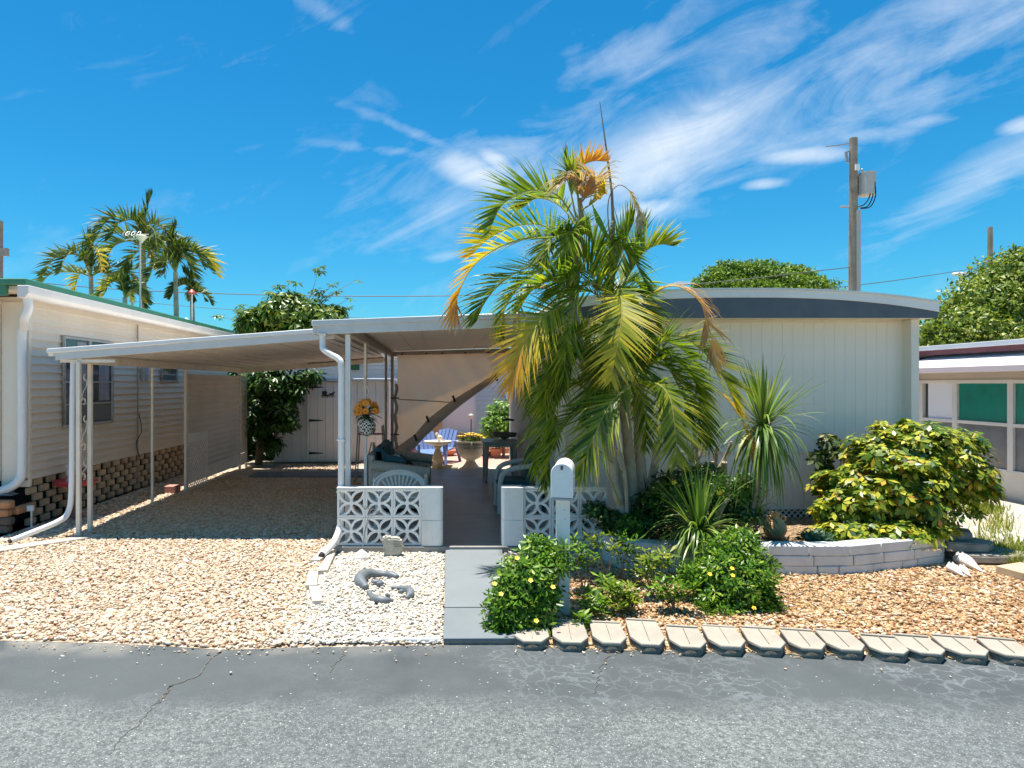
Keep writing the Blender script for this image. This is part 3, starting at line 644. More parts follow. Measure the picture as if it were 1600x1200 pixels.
def bwall(label, x0, pillar_side, zs):
    t_ = thing('breeze_block_wall', label, 'wall', (x0, 7.35, .06)); y = 7.345
    xb = x0 + (0 if pillar_side > 0 else .235)
    for r_ in range(2):
        for c in range(3): inst(bme, 'breeze_block', t_, (xb + BS * (c + .5), y, .062 + BS * (r_ + .5)))
    MB().box(xb - .004, xb + 3 * BS + .004, y - .008, y + BT + .01, .064 + 2 * BS, .064 + 2 * BS + .022).build('coping', BRZ, t_, bevel=.004)
    px0, px1 = (x0 + 3 * BS + .002, x0 + 3 * BS + .235) if pillar_side > 0 else (x0, x0 + .233)
    for (za, zb) in ((.062, .338), (.34, .69)):
        mb = MB(); pillar_half(mb, px0, px1, za, zb, y - .03, y + .16, pillar_side); mb.build('pillar_block', BRZ, t_, bevel=.003, smooth=True)
    MB().box(x0 - (.0 if pillar_side > 0 else 0) + (0 if pillar_side > 0 else .24), x0 + 3 * BS + (-.002 if pillar_side > 0 else .235), y - .02, y + .11, .03, .0605).build('footing', WALKPAINT, t_)
    return t_
bwall('white breeze block wall beside the downspout with a wire flower stake in front', -1.16, 1, 0)
bwall('white breeze block wall behind the mailbox post ending at the planter', .612, -1, 0)

# ================================================================== block planter
pl = thing('planter_wall', 'low curving planter of white painted blocks along the front of the home', 'planter', (3.3, 6.7, 0))
line = [(1.645, 7.33), (1.635, 7.0), (1.655, 6.72), (1.9, 6.55), (2.4, 6.48), (3.07, 6.47), (3.82, 6.46), (4.26, 6.6), (4.65, 6.72), (5.0, 6.86), (5.13, 7.0)]
LP = bez([(x, y, 0) for x, y in line], 200); acc = [0]
for a, b in zip(LP[:-1], LP[1:]): acc.append(acc[-1] + (b - a).length)
def along(s):
    s = min(max(s, 0), acc[-1] - 1e-4); k = next(i for i in range(len(acc) - 1) if acc[i + 1] > s); f = (s - acc[k]) / (acc[k + 1] - acc[k])
    return LP[k].lerp(LP[k + 1], f), (LP[k + 1] - LP[k]).normalized()
PB = mat('planter_block_paint', (.68, .68, .66), (.6, .6, .58), rough=.6, scale=4, bump=.35, bscale=35, stain=.45, stain_col=(.34, .32, .28))
BL = .385; bh = .094
for row in range(3):
    s = -(.19 if row % 2 else .0) - .03 * row
    while s < acc[-1] - .05:
        L_ = BL * (1 if random.random() > .22 else .52); s0, s1 = max(s, 0), min(s + L_, acc[-1]); s += L_ + .004
        if s1 - s0 < .06: continue
        (p0, t0), (p1, t1) = along(s0 + .002), along(s1 - .002); n0 = Vector((-t0.y, t0.x, 0)); n1 = Vector((-t1.y, t1.x, 0)); d_ = random.uniform(-.004, .004); th = .19 if row == 2 else .17
        mb = MB(); z0 = -.02 + row * (bh + .003); z1 = z0 + bh
        mb.add([(*(p + n * h)[:2], z) for z in (z0, z1) for (p, n, h) in ((p0, n0, d_), (p1, n1, d_), (p1, n1, th), (p0, n0, th))], [(0, 1, 2, 3), (7, 6, 5, 4), (0, 4, 5, 1), (1, 5, 6, 2), (2, 6, 7, 3), (3, 7, 4, 0)])
        mb.build('block', PB, pl, bevel=.007)
eb = MB(); 
for row in range(3): eb.box(4.95, 5.1, 7.1 + row * .01, 8.2, -.02 + row * .097, .074 + row * .097)
eb.build('return_wall', mat('bare_concrete_block', (.3, .28, .25), (.22, .2, .17), rough=.9, scale=5, bump=.4), pl, bevel=.006)
struct(poly_sheet('planter_bed', [(1.8, 8.4), (1.8, 6.9), (2.0, 6.7), (2.5, 6.62), (3.8, 6.6), (4.6, 6.85), (5.0, 7.1), (5.0, 8.4)], .16, SOIL))
q = np.stack([RNG.uniform(1.9, 5.0, 3000), RNG.uniform(6.7, 8.3, 3000), np.full(3000, .165)], 1)
V, Fc = scatter([(-.5, -.12, 0), (.5, -.1, .06), (.5, .1, 0), (-.5, .14, .05)], [(0, 1, 2), (0, 2, 3)], q, rotmats(3000, np.tile([0, 0, 1.], (3000, 1)), .35), RNG.uniform(.02, .06, 3000))
o = raw('bark_mulch', V, Fc, leafmat('mulch', [(0, (.32, .17, .08)), (.5, (.5, .32, .18)), (1, (.58, .44, .3))], .8, .05)); o['kind'] = 'stuff'

# ================================================================== concrete edging stones
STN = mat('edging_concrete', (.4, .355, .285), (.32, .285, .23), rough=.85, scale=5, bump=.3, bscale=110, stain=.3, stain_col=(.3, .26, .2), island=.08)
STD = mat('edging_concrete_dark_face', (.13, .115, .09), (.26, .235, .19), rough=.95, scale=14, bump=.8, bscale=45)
# (left, right px of the top face, far px row, near px row, turn)
stones = [(803, 861, 973, 1001, -2), (864, 923, 969, 1003, -5), (928, 984, 972, 1004, -2), (988, 1045, 968, 1006, -8), (1050, 1109, 978, 1010, 3), (1113, 1172, 978, 1010, 1), (1176, 1234, 980, 1011, 0),
          (1239, 1299, 983, 1013, 5), (1300, 1362, 984, 1015, 8), (1366, 1427, 992, 1019, 3), (1424, 1486, 992, 1020, 8), (1488, 1556, 993, 1022, 9), (1558, 1622, 996, 1024, 6)]
ordn = ['touching the walkway and shaded by the flowering bush', 'second from the walkway, beside the mailbox post foot', 'third from the walkway', 'fourth from the walkway, turned askew', 'fifth from the walkway', 'sixth from the walkway',
        'in the middle of the row', 'eighth from the walkway', 'ninth from the walkway, with a broken front corner', 'tenth from the walkway', 'eleventh from the walkway, set slightly askew', 'last but one of the row', 'cut by the picture edge at the end of the row']
for i, (ul, ur, vf, vn, rot) in enumerate(stones):
    zt = .052; pn = gr((ul + ur) / 2, vn, zt); pf_ = gr((ul + ur) / 2, vf, zt); wd = (ur - ul) / F * (pn.y + .07) * (.95 if i < 7 else .9); dp = pf_.y - pn.y
    o = thing('edging_stone', 'sand coloured concrete edging block, ' + ordn[i], 'edging stone', (pn.x, pn.y, 0), 'concrete edging stones along the road', local=True, rz=-.42 * math.atan2(pn.x, pn.y) + R(random.uniform(-2.5, 2.5)))
    hw = wd / 2; c = random.uniform(.26, .32); poly = [(-hw * .96, dp), (-hw, dp * c), (-hw * .5, 0.0), (hw * .5, 0.0), (hw, dp * c), (hw * .9, dp)]
    tl = random.uniform(-.006, .006)
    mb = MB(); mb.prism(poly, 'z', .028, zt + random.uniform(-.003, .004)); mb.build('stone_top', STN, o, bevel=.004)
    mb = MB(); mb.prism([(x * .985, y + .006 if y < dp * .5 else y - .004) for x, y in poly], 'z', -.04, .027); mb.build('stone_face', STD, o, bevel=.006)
    lp = MB().box(-hw * .93, hw * .87, dp - .022, dp - .004, zt, zt + .012); lp.build('stone_lip', STN, o, bevel=.004)
    gv = MB().box(-.002, .002, dp * .12, dp - .025, zt + .0035, zt + .0055); gv.build('stone_seam', STD, o)

# ================================================================== mailbox
mbx = thing('mailbox', 'white rounded mailbox on a thick white wooden post', 'mailbox', tuple(gr(888, 955)), None)
Y = gr(888, 955).y; X0 = at(867, 778, Y - .12).x; X1 = at(900, 778, Y - .12).x; zb = at(0, 779, Y - .12).z; zt_ = at(0, 725, Y - .12).z
TM = -R(13); rr = (X1 - X0) / 2; cx = (X0 + X1) / 2; poly = [(cx - rr, zb), (cx + rr, zb)] + [(cx + rr * math.cos(a), zt_ - rr + rr * math.sin(a)) for a in [PI * k / 14 for k in range(15)]]
MBXM = mat('white_mailbox_metal', (.84, .83, .8), (.8, .79, .77), rough=.3, scale=4)
MB().prism(poly, 'y', Y - .12, Y + .34).turn(cx, Y, TM).build('box', MBXM, mbx, bevel=.004, smooth=True)
p2 = [(cx + (x - cx) * 1.04, zb + .006 + (z - zb) * 1.0) for x, z in poly]
MB().prism(p2, 'y', Y - .133, Y - .121).turn(cx, Y, TM).build('door', MBXM, mbx, bevel=.004, smooth=True)
MB().box(cx - .009, cx + .009, Y - .147, Y - .134, zt_ - .045, zt_ - .006).turn(cx, Y, TM).build('latch', mat('dark_grey_metal', (.08, .08, .09)), mbx, bevel=.004)
inn = [(cx + (x - cx) * .72, zb + .02 + (z - zb) * .62) for x, z in poly]; MB().prism(inn, 'y', Y - .1355, Y - .1335).turn(cx, Y, TM).build('door_panel', MBXM, mbx, bevel=.0008)
MB().box(cx - rr * 1.03, cx + rr * 1.03, Y - .137, Y - .12, zb - .012, zb + .004).turn(cx, Y, TM).build('door_lip', mat('grey_metal', (.35, .36, .38), rough=.4), mbx)
MB().box(cx - .052, cx + .052, Y - .06, Y + .045, -.04, zb - .001).turn(cx, Y, TM * .5).build('post', mat('white_post_paint', (.82, .8, .76), (.78, .76, .72), rough=.55, scale=3, bump=.1, stain=.25, stain_col=(.4, .4, .38)), mbx, bevel=.004)
for zz in (.1, .17, .36): MB().ell((cx + .005, Y - .061, zb - zz), .004, .003, .004, 6).build('screw', mat('screw_rust', (.25, .2, .16)), mbx)
MB().box(cx + rr + .001, cx + rr + .006, Y - .02, Y + .02, zb + .06, zb + .16).turn(cx, Y, TM).build('flag', mat('mailbox_flag', (.6, .6, .6)), mbx)

# ================================================================== neighbour on the left
nb = thing('neighbour_home', 'neighbouring mobile home with lap siding, white gutter and green roof edge', 'house', (-6.5, 9, 0))
NX = -5.25; NY0 = 8.6; NY1 = 16.5
NBW = mat('lap_siding_paint', (.78, .69, .58), (.73, .64, .53), rough=.5, scale=1.5, stain=.15, stain_col=(.45, .42, .36))
MB().box(-9.5, NX - .02, NY0 + .02, NY1, .6, 2.9).build('wall', NBW, nb)
bw = .104; me = meshof(MB().prism([(0, .0), (.036, .0), (.032, .014), (.006, bw), (0, bw)], 'y', NY0 + .05, NY1), 'siding_board', NBW, smooth=True)
for k in range(22):
    if .6 + k * bw > 2.82: break
    inst(me, 'siding_board', nb, (NX - .02, 0, .6 + k * bw))
MB().box(NX - .34, NX + .012, NY0, NY0 + .06, .5, 2.84).build('corner_post', NBW, nb, bevel=.006)
MB().box(-8, NX - .345, NY0 - .03, NY0 + .016, .58, 2.84).build('front_panel', NBW, nb)
MB().box(NX - .62, NX - .48, NY0 - .05, NY0 - .031, .56, 2.84).build('front_trim', NBW, nb, bevel=.006)
MB().box(-7.5, NX - .36, NY0 - .34, NY0 - .24, 2.55, 2.86).build('front_beam', NBW, nb, bevel=.006)
EY = 8.12
MB().box(-9.5, NX + .26, EY, NY1 + .4, 2.985, 3.06).build('roof', GREEN, nb, bevel=.01)
MB().box(-9.5, NX + .0, EY + .03, EY + .09, 2.86, 2.985).build('front_fascia', GREEN, nb)
MB().box(-9.5, NX + .22, EY + .1, NY1, 2.94, 2.98).build('soffit', NBW, nb)
MB().prism([(NX + .17, 2.83), (NX + .27, 2.83), (NX + .305, 2.88), (NX + .305, 2.975), (NX + .17, 2.975)], 'y', EY - .02, NY1 + .3).build('gutter', mat('warm_white_gutter', (.76, .72, .68), (.7, .66, .62), rough=.35, scale=3), nb, bevel=.006)
MB().tube(bez([(NX + .22, EY + .1, 2.84), (NX + .22, EY + .12, 2.72), (NX + .15, EY + .16, 2.6), (NX + .02, NY0 - .12, 2.5), (NX - .03, NY0 - .08, 2.4), (NX - .03, NY0 - .07, 1.6), (NX - .03, NY0 - .08, .75), (NX - .06, NY0 - .1, .6), (NX - .18, NY0 - .14, .5), (NX - .6, NY0 - .25, .36)], 44), .052, 12).build('downspout', WHITE2, nb, smooth=True)
# window with two sashes on the side
def window(parent, y0, y1, z0, z1, x, cols, rows, m_frame, nm='window'):
    w_ = MB(); f = .035
    for (a, b, c, d) in ((y0, y1, z1 - f, z1), (y0, y1, z0, z0 + f), (y0, y0 + f, z0 + f, z1 - f), (y1 - f, y1, z0 + f, z1 - f)): w_.box(x, x + .035, a, b, c, d)
    wo_ = w_.build(nm, m_frame, parent, bevel=.003)
    mu = MB()
    for k in range(1, cols): yy = y0 + (y1 - y0) * k / cols; mu.box(x + .002, x + .03, yy - .03, yy + .03, z0 + f, z1 - f)
    for k in range(1, rows): zz = z0 + (z1 - z0) * k / rows; mu.box(x + .004, x + .022, y0 + f, y1 - f, zz - .012, zz + .012)
    if cols > 1 or rows > 1: mu.build('muntin', m_frame, wo_)
    for c in range(cols):
        for r_ in range(rows):
            ya, yb = y0 + (y1 - y0) * c / cols + .02, y0 + (y1 - y0) * (c + 1) / cols - .02; za, zb_ = z0 + (z1 - z0) * r_ / rows + .012, z0 + (z1 - z0) * (r_ + 1) / rows - .012
            MB().box(x - .004, x + .008, ya, yb, za, zb_).build('pane', GLASS if r_ else mat('screen_grey', (.16, .165, .16), rough=.6), wo_)
    return wo_
FRM = mat('window_frame_grey', (.42, .42, .4), (.36, .36, .35), rough=.45, scale=6)
w1 = window(nb, 9.33, 10.72, 1.2, 2.46, NX + .017, 2, 4, FRM)
cu = MB()
for (ya, yb) in ((9.7, 9.95), (10.3, 10.62)): cu.grid(lambda u, v: Vector((NX + .0275 + .002 * math.sin(u * 30), ya + (yb - ya) * u, 1.55 + .85 * v)), 24, 1)
cu.build('curtain', CURTAINS, w1)
w2 = window(nb, 12.55, 13.3, 1.84, 2.12, NX + .017, 1, 2, FRM)
# conduit and cable
MB().tube([(NX + .03, 11.6, 2.8), (NX + .03, 11.6, .1)], .012, 6).build('conduit', BROWNMETAL, nb)
MB().tube(bez([(NX + .04, 11.62, 1.3), (NX + .05, 11.7, 1.0), (NX + .05, 11.5, .8), (NX + .05, 11.62, .55)], 20), .007, 5).build('cable', BLACK, nb)
MB().box(NX + .02, NX + .06, 11.75, 11.95, 1.85, 2.1).build('meter_box', FRM, nb, bevel=.004)
# open-work brick skirt: bricks one by one with gaps between them
BRK = mat('weathered_grey_brick', (.55, .42, .28), (.4, .3, .2), rough=.9, scale=7, bump=.6, bscale=40, stain=.3, stain_col=(.2, .15, .1))
BRK2 = mat('weathered_tan_brick', (.66, .5, .32), (.5, .37, .24), rough=.9, scale=7, bump=.6, bscale=40)
skm = meshof(MB().box(.05, .1, -.095, .095, 0, .09), 'brick', BRK, bevel=.012, smooth=True); skm2 = skm.copy(); skm2.materials.clear(); skm2.materials.append(BRK2)
for row in range(6):
    y = NY0 + .02 + (.15 if row % 2 else 0)
    while y < 16.2:
        inst(skm if (y < 10.2 or random.random() < .3) else skm2, 'brick', nb, (NX - .12 + random.uniform(-.008, .008), y + .1, .0 + row * .0985), rot=(0, 0, random.uniform(-.04, .04))); y += .3
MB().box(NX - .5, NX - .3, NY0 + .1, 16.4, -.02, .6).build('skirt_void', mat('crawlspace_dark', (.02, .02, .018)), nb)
MB().box(NX - .14, NX - .0, NY0, 16.4, .588, .61).build('sill_board', NBW, nb)
# orange brick planter and step at the picture edge
obp = thing('brick_planter', 'rounded orange brick planter below the neighbour downspout', 'planter', (-5.5, 8.2, 0))
OBR = mat('orange_brick', (.52, .25, .11), (.4, .19, .09), rough=.85, scale=9, bump=.5, bscale=45); OBD = mat('dark_brick', (.12, .09, .07), (.2, .14, .1), rough=.9, scale=9, bump=.5)  # second brick tone is darker, for the low rows at one end
for row in range(4):
    for k in range(6):
        x = -5.25 - .1 - k * .215 + (.1 if row % 2 else 0)
        if x > -5.3: x = -5.32
        MB().box(x - .1, x + .1, 8.18 + .015 * k, 8.3 + .015 * k, row * .1, row * .1 + .094).build('brick', OBR if row > 1 or k > 1 else OBD, obp, bevel=.018, smooth=True)
for k in range(3): MB().box(-5.31, -5.21, 8.33 + k * .13, 8.45 + k * .13, .2 * 1, .294).build('brick', OBR, obp, bevel=.018, smooth=True)
stp = tag(MB().prism([(-8, .42), (-5.35, .42), (-5.62, .52), (-8, .54)], 'y', 8.42, 8.58).build('porch_step', mat('grey_step', (.2, .2, .22), rough=.6)), 'grey sloping step top at the neighbour front corner', 'step')
# hose tap at the corner
tp = thing('hose_tap', 'small white hose tap on a pipe at the brick skirt corner', 'tap', (-5.15, 8.5, 0))
MB().tube([(-5.15, 8.5, 0), (-5.15, 8.5, .24)], .012, 8).build('pipe', WHITE2, tp); MB().box(-5.19, -5.11, 8.46, 8.5, .22, .29).build('valve', WHITE2, tp, bevel=.006); MB().box(-5.2, -5.1, 8.44, 8.56, -.01, .012).build('base', WHITE2, tp)

# roof vents, seen over the neighbour's roof
for lab, (u, v, Y_), col_ in (('red and white turbine vent far down the neighbour roof', (300, 455, 13.6), (.4, .06, .04)), ('low white roof vent at the far end of the neighbour roof', (291, 500, 14.2), (.7, .7, .7))):
    p = at(u, v, Y_); z0 = 3.06
    t_ = thing('roof_vent', lab, 'vent', (-5.4, Y_, z0))
    X_ = (u - U0) / F * Y_
    MB().tube([(X_, Y_, z0 - .02), (X_, Y_, max(p.z - .05, z0 + .02))], .012, 8).build('pipe', WHITE2, t_)
    MB().lathe([(.075, 0), (.08, .03), (.05, .07), (.01, .1)], (X_, Y_, max(p.z - .06, z0 + .02)), 14).build('cap', mat('vent_cap_%d' % u, col_, rough=.4), t_, smooth=True)

# ================================================================== neighbour on the right
rn = thing('neighbour_porch_home', 'neighbouring home with maroon roof trim and green shades in its screened porch', 'house', (8.8, 11, 0))
WX = 8.8; RY0 = 4.5; RY1 = 13.6
RW = mat('warm_white_wall', (.66, .61, .57), (.6, .56, .52), rough=.55, scale=2, stain=.2, stain_col=(.45, .4, .36))
MAR = mat('maroon_trim', (.14, .04, .045), (.18, .06, .065), rough=.45, scale=4)
MB().box(WX + .03, 13, RY0, RY1, -.02, .42).build('lower_wall', RW, rn)
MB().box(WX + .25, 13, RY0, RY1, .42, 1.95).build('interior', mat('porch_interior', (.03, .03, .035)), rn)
MB().box(WX + .02, 13, RY0, RY1, 1.86, 2.16).build('header', mat('beige_header', (.5, .42, .36), (.45, .38, .33), rough=.6, scale=2), rn)
def fr(ya, yb, za, zb, nm='window_frame'): return MB().box(WX - .005, WX + .06, ya, yb, za, zb).build(nm, RW, rn, bevel=.004)
posts_y = [12.62, 11.78, 10.62, 9.2, 7.8, 6.4, 5.0]
for y_ in posts_y: fr(y_ - .055, y_ + .055, .4, 1.87, 'post')
for y0_, y1_ in zip(posts_y[1:], posts_y[:-1]):
    fr(y0_ + .056, y1_ - .056, 1.13, 1.185, 'mid_rail'); fr(y0_ + .056, y1_ - .056, 1.81, 1.869, 'top_rail'); fr(y0_ + .056, y1_ - .056, .40, .455, 'sill')
    far = y1_ > 12
    MB().box(WX + .035, WX + .04, y0_ + .056, y1_ - .056, .455, 1.13).build('screen', mat('insect_screen', (.13, .135, .145), (.22, .225, .23), rough=.15, scale=1.2), rn)
    if far: MB().box(WX + .035, WX + .045, y0_ + .056, y1_ - .15, 1.185, 1.81).build('shade', mat('white_shade', (.7, .69, .72), rough=.6), rn)
    else: MB().box(WX + .035, WX + .045, y0_ + .07, y1_ - .07, 1.185, 1.81).build('shade', mat('green_shade', (.0, .15, .1), (.0, .21, .145), rough=.18, scale=2.5), rn)
MB().box(8.78, 8.84, 12.68, 12.72, .0, 1.9).build('corner_trim', RW, rn)
MB().prism([(8.42, 2.08), (8.44, 2.06), (9.6, 2.42), (9.6, 2.44)], 'y', RY0, 12.9).build('awning_roof', mat('white_awning', (.78, .75, .76), (.72, .69, .7), rough=.4, scale=3), rn)
MB().box(8.40, 8.46, RY0, 12.92, 1.99, 2.085).build('gutter', mat('pinkish_gutter', (.62, .5, .5), rough=.4), rn, bevel=.006)
MB().box(8.46, 8.82, RY0, 12.9, 1.995, 2.01).build('soffit', CREAM, rn)
MB().box(9.0, 9.06, 5, 13.4, 2.33, 2.42).build('maroon_fascia', MAR, rn)
MB().box(8.7, 13, 13.0, 13.5, 1.95, 2.3).build('rear_fascia', MAR, rn)
MB().box(8.9, 13, 5, 13.6, 2.42, 2.5).build('roof', mat('grey_roof_edge', (.5, .52, .54), (.56, .57, .58), rough=.5, scale=2), rn, bevel=.006)
MB().box(8.6, 13, 13.0, 13.62, 2.31, 2.4).build('rear_roof_edge', MATS['grey_roof_edge'], rn, bevel=.006)
MB().tube(bez([(8.5, 12.75, 2.02), (8.62, 12.72, 1.98), (8.7, 12.7, 1.85), (8.71, 12.7, 1.7)], 14), .03, 8).build('downspout_elbow', WHITE2, rn, smooth=True)
# ================================================================== behind the carport and porch
shed = thing('garden_shed', 'pale grey panelled shed behind the carport with black strap hinges on its door', 'shed', (-2.5, 15.7, 0))
SHD = mat('shed_paint', (.74, .75, .74), (.68, .69, .68), rough=.6, scale=1.5, stain=.25, stain_col=(.3, .28, .26))
SX0, SX1, SY = -3.95, -1.33, 15.72
MB().box(SX0, SX1, SY, SY + 2.2, 0, 1.86).build('wall', SHD, shed)
x = SX0; pw = .215
me = meshof(MB().prism([(0, 0), (.006, -.02), (pw - .012, -.02), (pw - .006, 0)], 'z', .02, 1.86), 'panel', SHD)
while x < SX1 - .05:
    if not (-3.14 < x + pw / 2 < -2.18): inst(me, 'panel', shed, (x, SY, 0))
    x += pw
dr = MB().box(-3.1, -2.2, SY - .045, SY - .004, .04, 1.84).build('door', mat('shed_door_paint', (.8, .78, .78), (.76, .74, .74), rough=.55, scale=2), shed, bevel=.006)
for k in range(5): MB().box(-3.1 + k * .18 + .176, -3.1 + k * .18 + .18, SY - .049, SY - .046, .06, 1.82).build('groove', mat('groove_shade', (.2, .2, .2)), dr)
for x in (-3.14, -2.17): MB().box(x - .025, x + .025, SY - .055, SY - .002, .02, 1.87).build('door_trim', WHITE, shed, bevel=.004)
for v in (605, 657, 708):
    z = CH - (v - 600) / F * (SY - .05); MB().prism([(-3.12, z - .03), (-3.06, z - .026), (-2.8, z - .008), (-2.79, z), (-2.8, z + .008), (-3.06, z + .026), (-3.12, z + .03)], 'y', SY - .056, SY - .046).build('hinge', BLACK, dr)
# carriage and horse silhouette in black iron on the door
def pz(u, v): p = at(u, v, SY - .06); return (p.x, p.z)
em = MB(); Y0, Y1 = SY - .058, SY - .048
for k, poly in enumerate([[(503.5, 611), (510, 611), (511, 613), (510, 616.5), (514, 617), (513, 619.2), (504, 618.8), (503, 615)], [(514, 616.2), (515.5, 614.5), (519.5, 614.4), (521.2, 612.2), (523.2, 612.5), (523.4, 614), (521.8, 614.6), (520.8, 617), (516, 617.4), (514.6, 618.8)],
             [(515, 617.2), (516, 617.2), (515.2, 621), (514.5, 621)], [(516.6, 617), (517.5, 617), (518.3, 621), (517.6, 621)], [(519.3, 616.8), (520.2, 616.8), (519.8, 621), (519.1, 621)], [(520.4, 616.6), (521.2, 616.2), (523.2, 620.2), (522.6, 620.6)], [(512, 616.6), (516, 615.9), (516, 616.3), (512, 617.1)]]):
    em.prism([pz(*p) for p in poly], 'y', Y0 + k * .0004, Y1 + k * .0004)
for u, v, r in ((504.8, 619, 2.1), (511.2, 619.2, 1.7)):
    c = at(u, v, SY - .06); em.tube([c + Vector((math.cos(a) * r / 68, .004, math.sin(a) * r / 68)) for a in [2 * PI * k / 14 for k in range(14)]], .007, 5, closed=True)
em.build('carriage_emblem', BLACK, dr)
MB().box(SX0 - .08, SX1 + .1, SY - .12, SY + 2.3, 1.87, 1.93).build('roof', mat('white_shed_roof', (.72, .72, .72), (.6, .6, .6), rough=.6, scale=3), shed, bevel=.006)
MB().box(SX0 - .1, SX1 + .12, SY - .135, SY - .121, 1.865, 1.91).build('drip_edge', FASCIA, shed)
MB().box(SX1 - .03, SX1 + .05, SY - .06, SY + .02, 0, 1.87).build('corner_trim', CREAM, shed)

# white house beyond
rh = thing('rear_house', 'white lap sided house standing behind the shed and the patio', 'house', (0, 19.6, 0))
RHW = mat('rear_siding', (.62, .63, .66), (.57, .58, .61), rough=.5, scale=1.2)
MB().box(-5, 6, 19.65, 25, 0, 2.55).build('wall', RHW, rh)
me = meshof(MB().prism([(19.64, 0), (19.60, .008), (19.63, .125), (19.645, .125)], 'x', -5, 6), 'siding_board', RHW)
for k in range(20): inst(me, 'siding_board', rh, (0, 0, k * .127 + .05)) 
MB().box(-5.2, 6.2, 19.3, 25.2, 2.56, 2.66).build('roof', WHITE2, rh, bevel=.01)
rw = MB().box(-2.75, -2.45, 19.52, 19.6, 2.2, 2.4).build('window', mat('dark_green_shutter', (.02, .09, .03)), rh)
rw = MB().box(1.75, 2.6, 19.54, 19.598, 1.0, 1.75).build('window', WHITE, rh, bevel=.005)
MB().box(1.82, 2.53, 19.53, 19.539, 1.06, 1.69).build('pane', GLASS, rw)
wp = thing('outbuilding', 'plain white boxy outbuilding behind the brown fence at the patio', 'outbuilding', (.3, 18.4, .5))
MB().box(-.9, .82, 18.42, 18.95, .3, 2.1).build('wall', mat('plain_white_panel', (.7, .69, .72), rough=.55), wp, bevel=.006)
MB().box(.80, .84, 18.40, 18.49, .5, 2.12).build('edge_strip', FASCIA, wp)
fn = thing('wooden_fence', 'low brown board fence behind the birdbath and flower urn', 'fence', (0, 18.0, 0))
WD = mat('fence_wood', (.32, .22, .14), (.42, .31, .2), rough=.85, scale=5, bump=.3, island=.12); WD2 = mat('grey_fence_wood', (.24, .21, .18), (.32, .28, .24), rough=.85, scale=5, bump=.3)
x = -1.9
while x < 3.3:
    tall = x < -.1; MB().box(x, x + .13, 18.15 if tall else 18.2, 18.18 if tall else 18.23, .02, (.95 if tall else .5) + random.uniform(-.02, .02)).build('board', WD if tall else WD2, fn, bevel=.004); x += .142
MB().box(-1.9, 3.3, 18.24, 18.28, .3, .38).build('rail', WD2, fn)
# low brick kerb with terracotta trays and pots along the patio edge
kb = thing('patio_kerb', 'low red brick kerb along the far edge of the patio', 'kerb', (0, 17.7, 0))
me = meshof(MB().box(-.1, .1, -.05, .05, 0, .14), 'brick', mat('red_brick', (.42, .16, .1), (.5, .24, .16), rough=.85, scale=6, bump=.4), bevel=.008)
for k in range(24): inst(me, 'brick', kb, (-1.85 + k * .212, 17.72, 0), random.uniform(-.03, .03))
TER = mat('terracotta', (.45, .17, .09), (.5, .22, .13), rough=.8, scale=8)
def pot(label, x, y, r, h, z=0, mm=None, tall=False, plant=None):
    t_ = thing('flower_pot', label, 'pot', (x, y, z), 'pots on the patio')
    MB().lathe([(r * .65, 0), (r * .95, h * .82), (r, h * .82), (r * 1.02, h), (r * .85, h), (r * .8, h * .8)], (x, y, z), 18).build('pot_body', mm or TER, t_, smooth=True)
    return t_
pot('shallow terracotta bowl at the far patio edge beside the urn', -.0, 17.2, .3, .14); p2 = pot('small red pot with drooping yellow leaves above the terracotta bowl', .02, 17.45, .13, .28)
pot('shallow terracotta bowl between the urn and the plastic table', 1.0, 17.2, .24, .12); pot('brown pot half hidden behind the blue chairs', -.95, 16.6, .18, .3)
pot('brown clay pot next to the table legs', 1.25, 16.7, .15, .22); pot('round clay pot by the blue chair on the far side', -.65, 16.9, .14, .26)
strapm = leafmat('yellow_strap', [(0, (.4, .34, .06)), (1, (.3, .32, .07))], .5, .3)
def straps(n, c, L, wdt, el_lo, el_hi, droop, rng, segs=7, bias=None):
    """long narrow leaves springing from c, bending down with distance"""
    V = []; Fc = []
    for i in range(n):
        az = rng.uniform(0, 2 * PI); el = R(rng.uniform(el_lo, el_hi)); l = L * rng.uniform(.7, 1.08); d = Vector((math.cos(az) * math.cos(el), math.sin(az) * math.cos(el), math.sin(el)))
        side = Vector((-math.sin(az), math.cos(az), 0)); p = Vector(c) + Vector((rng.normal() * .012, rng.normal() * .012, rng.normal() * .02)); w0 = wdt * rng.uniform(.8, 1.2); o = len(V)
        dr_ = droop * rng.uniform(.5, 1.6) * (1.0 if el < R(60) else .45); tw = rng.normal() * .25
        for k in range(segs + 1):
            f = k / segs; ww = w0 * (.75 + .5 * math.sin(PI * min(f * 1.6, 1) * .5)) * (1 - f ** 3) + .0006; s2 = side * math.cos(tw * f) + Vector((0, 0, 1)) * math.sin(tw * f)
            V += [p - s2 * ww / 2, p + s2 * ww / 2]; p = p + d * (l / segs); d = (d + Vector((0, 0, -dr_ / segs * (0.4 + 1.4 * f)))).normalized()
        for k in range(segs): a = o + 2 * k; Fc.append((a, a + 1, a + 3, a + 2))
    return np.array([v[:] for v in V]), np.array(Fc)
V, Fc = straps(22, (.02, 17.45, .28), .42, .02, 10, 70, 1.6, RNG); raw('leaves', V, Fc, strapm, p2)

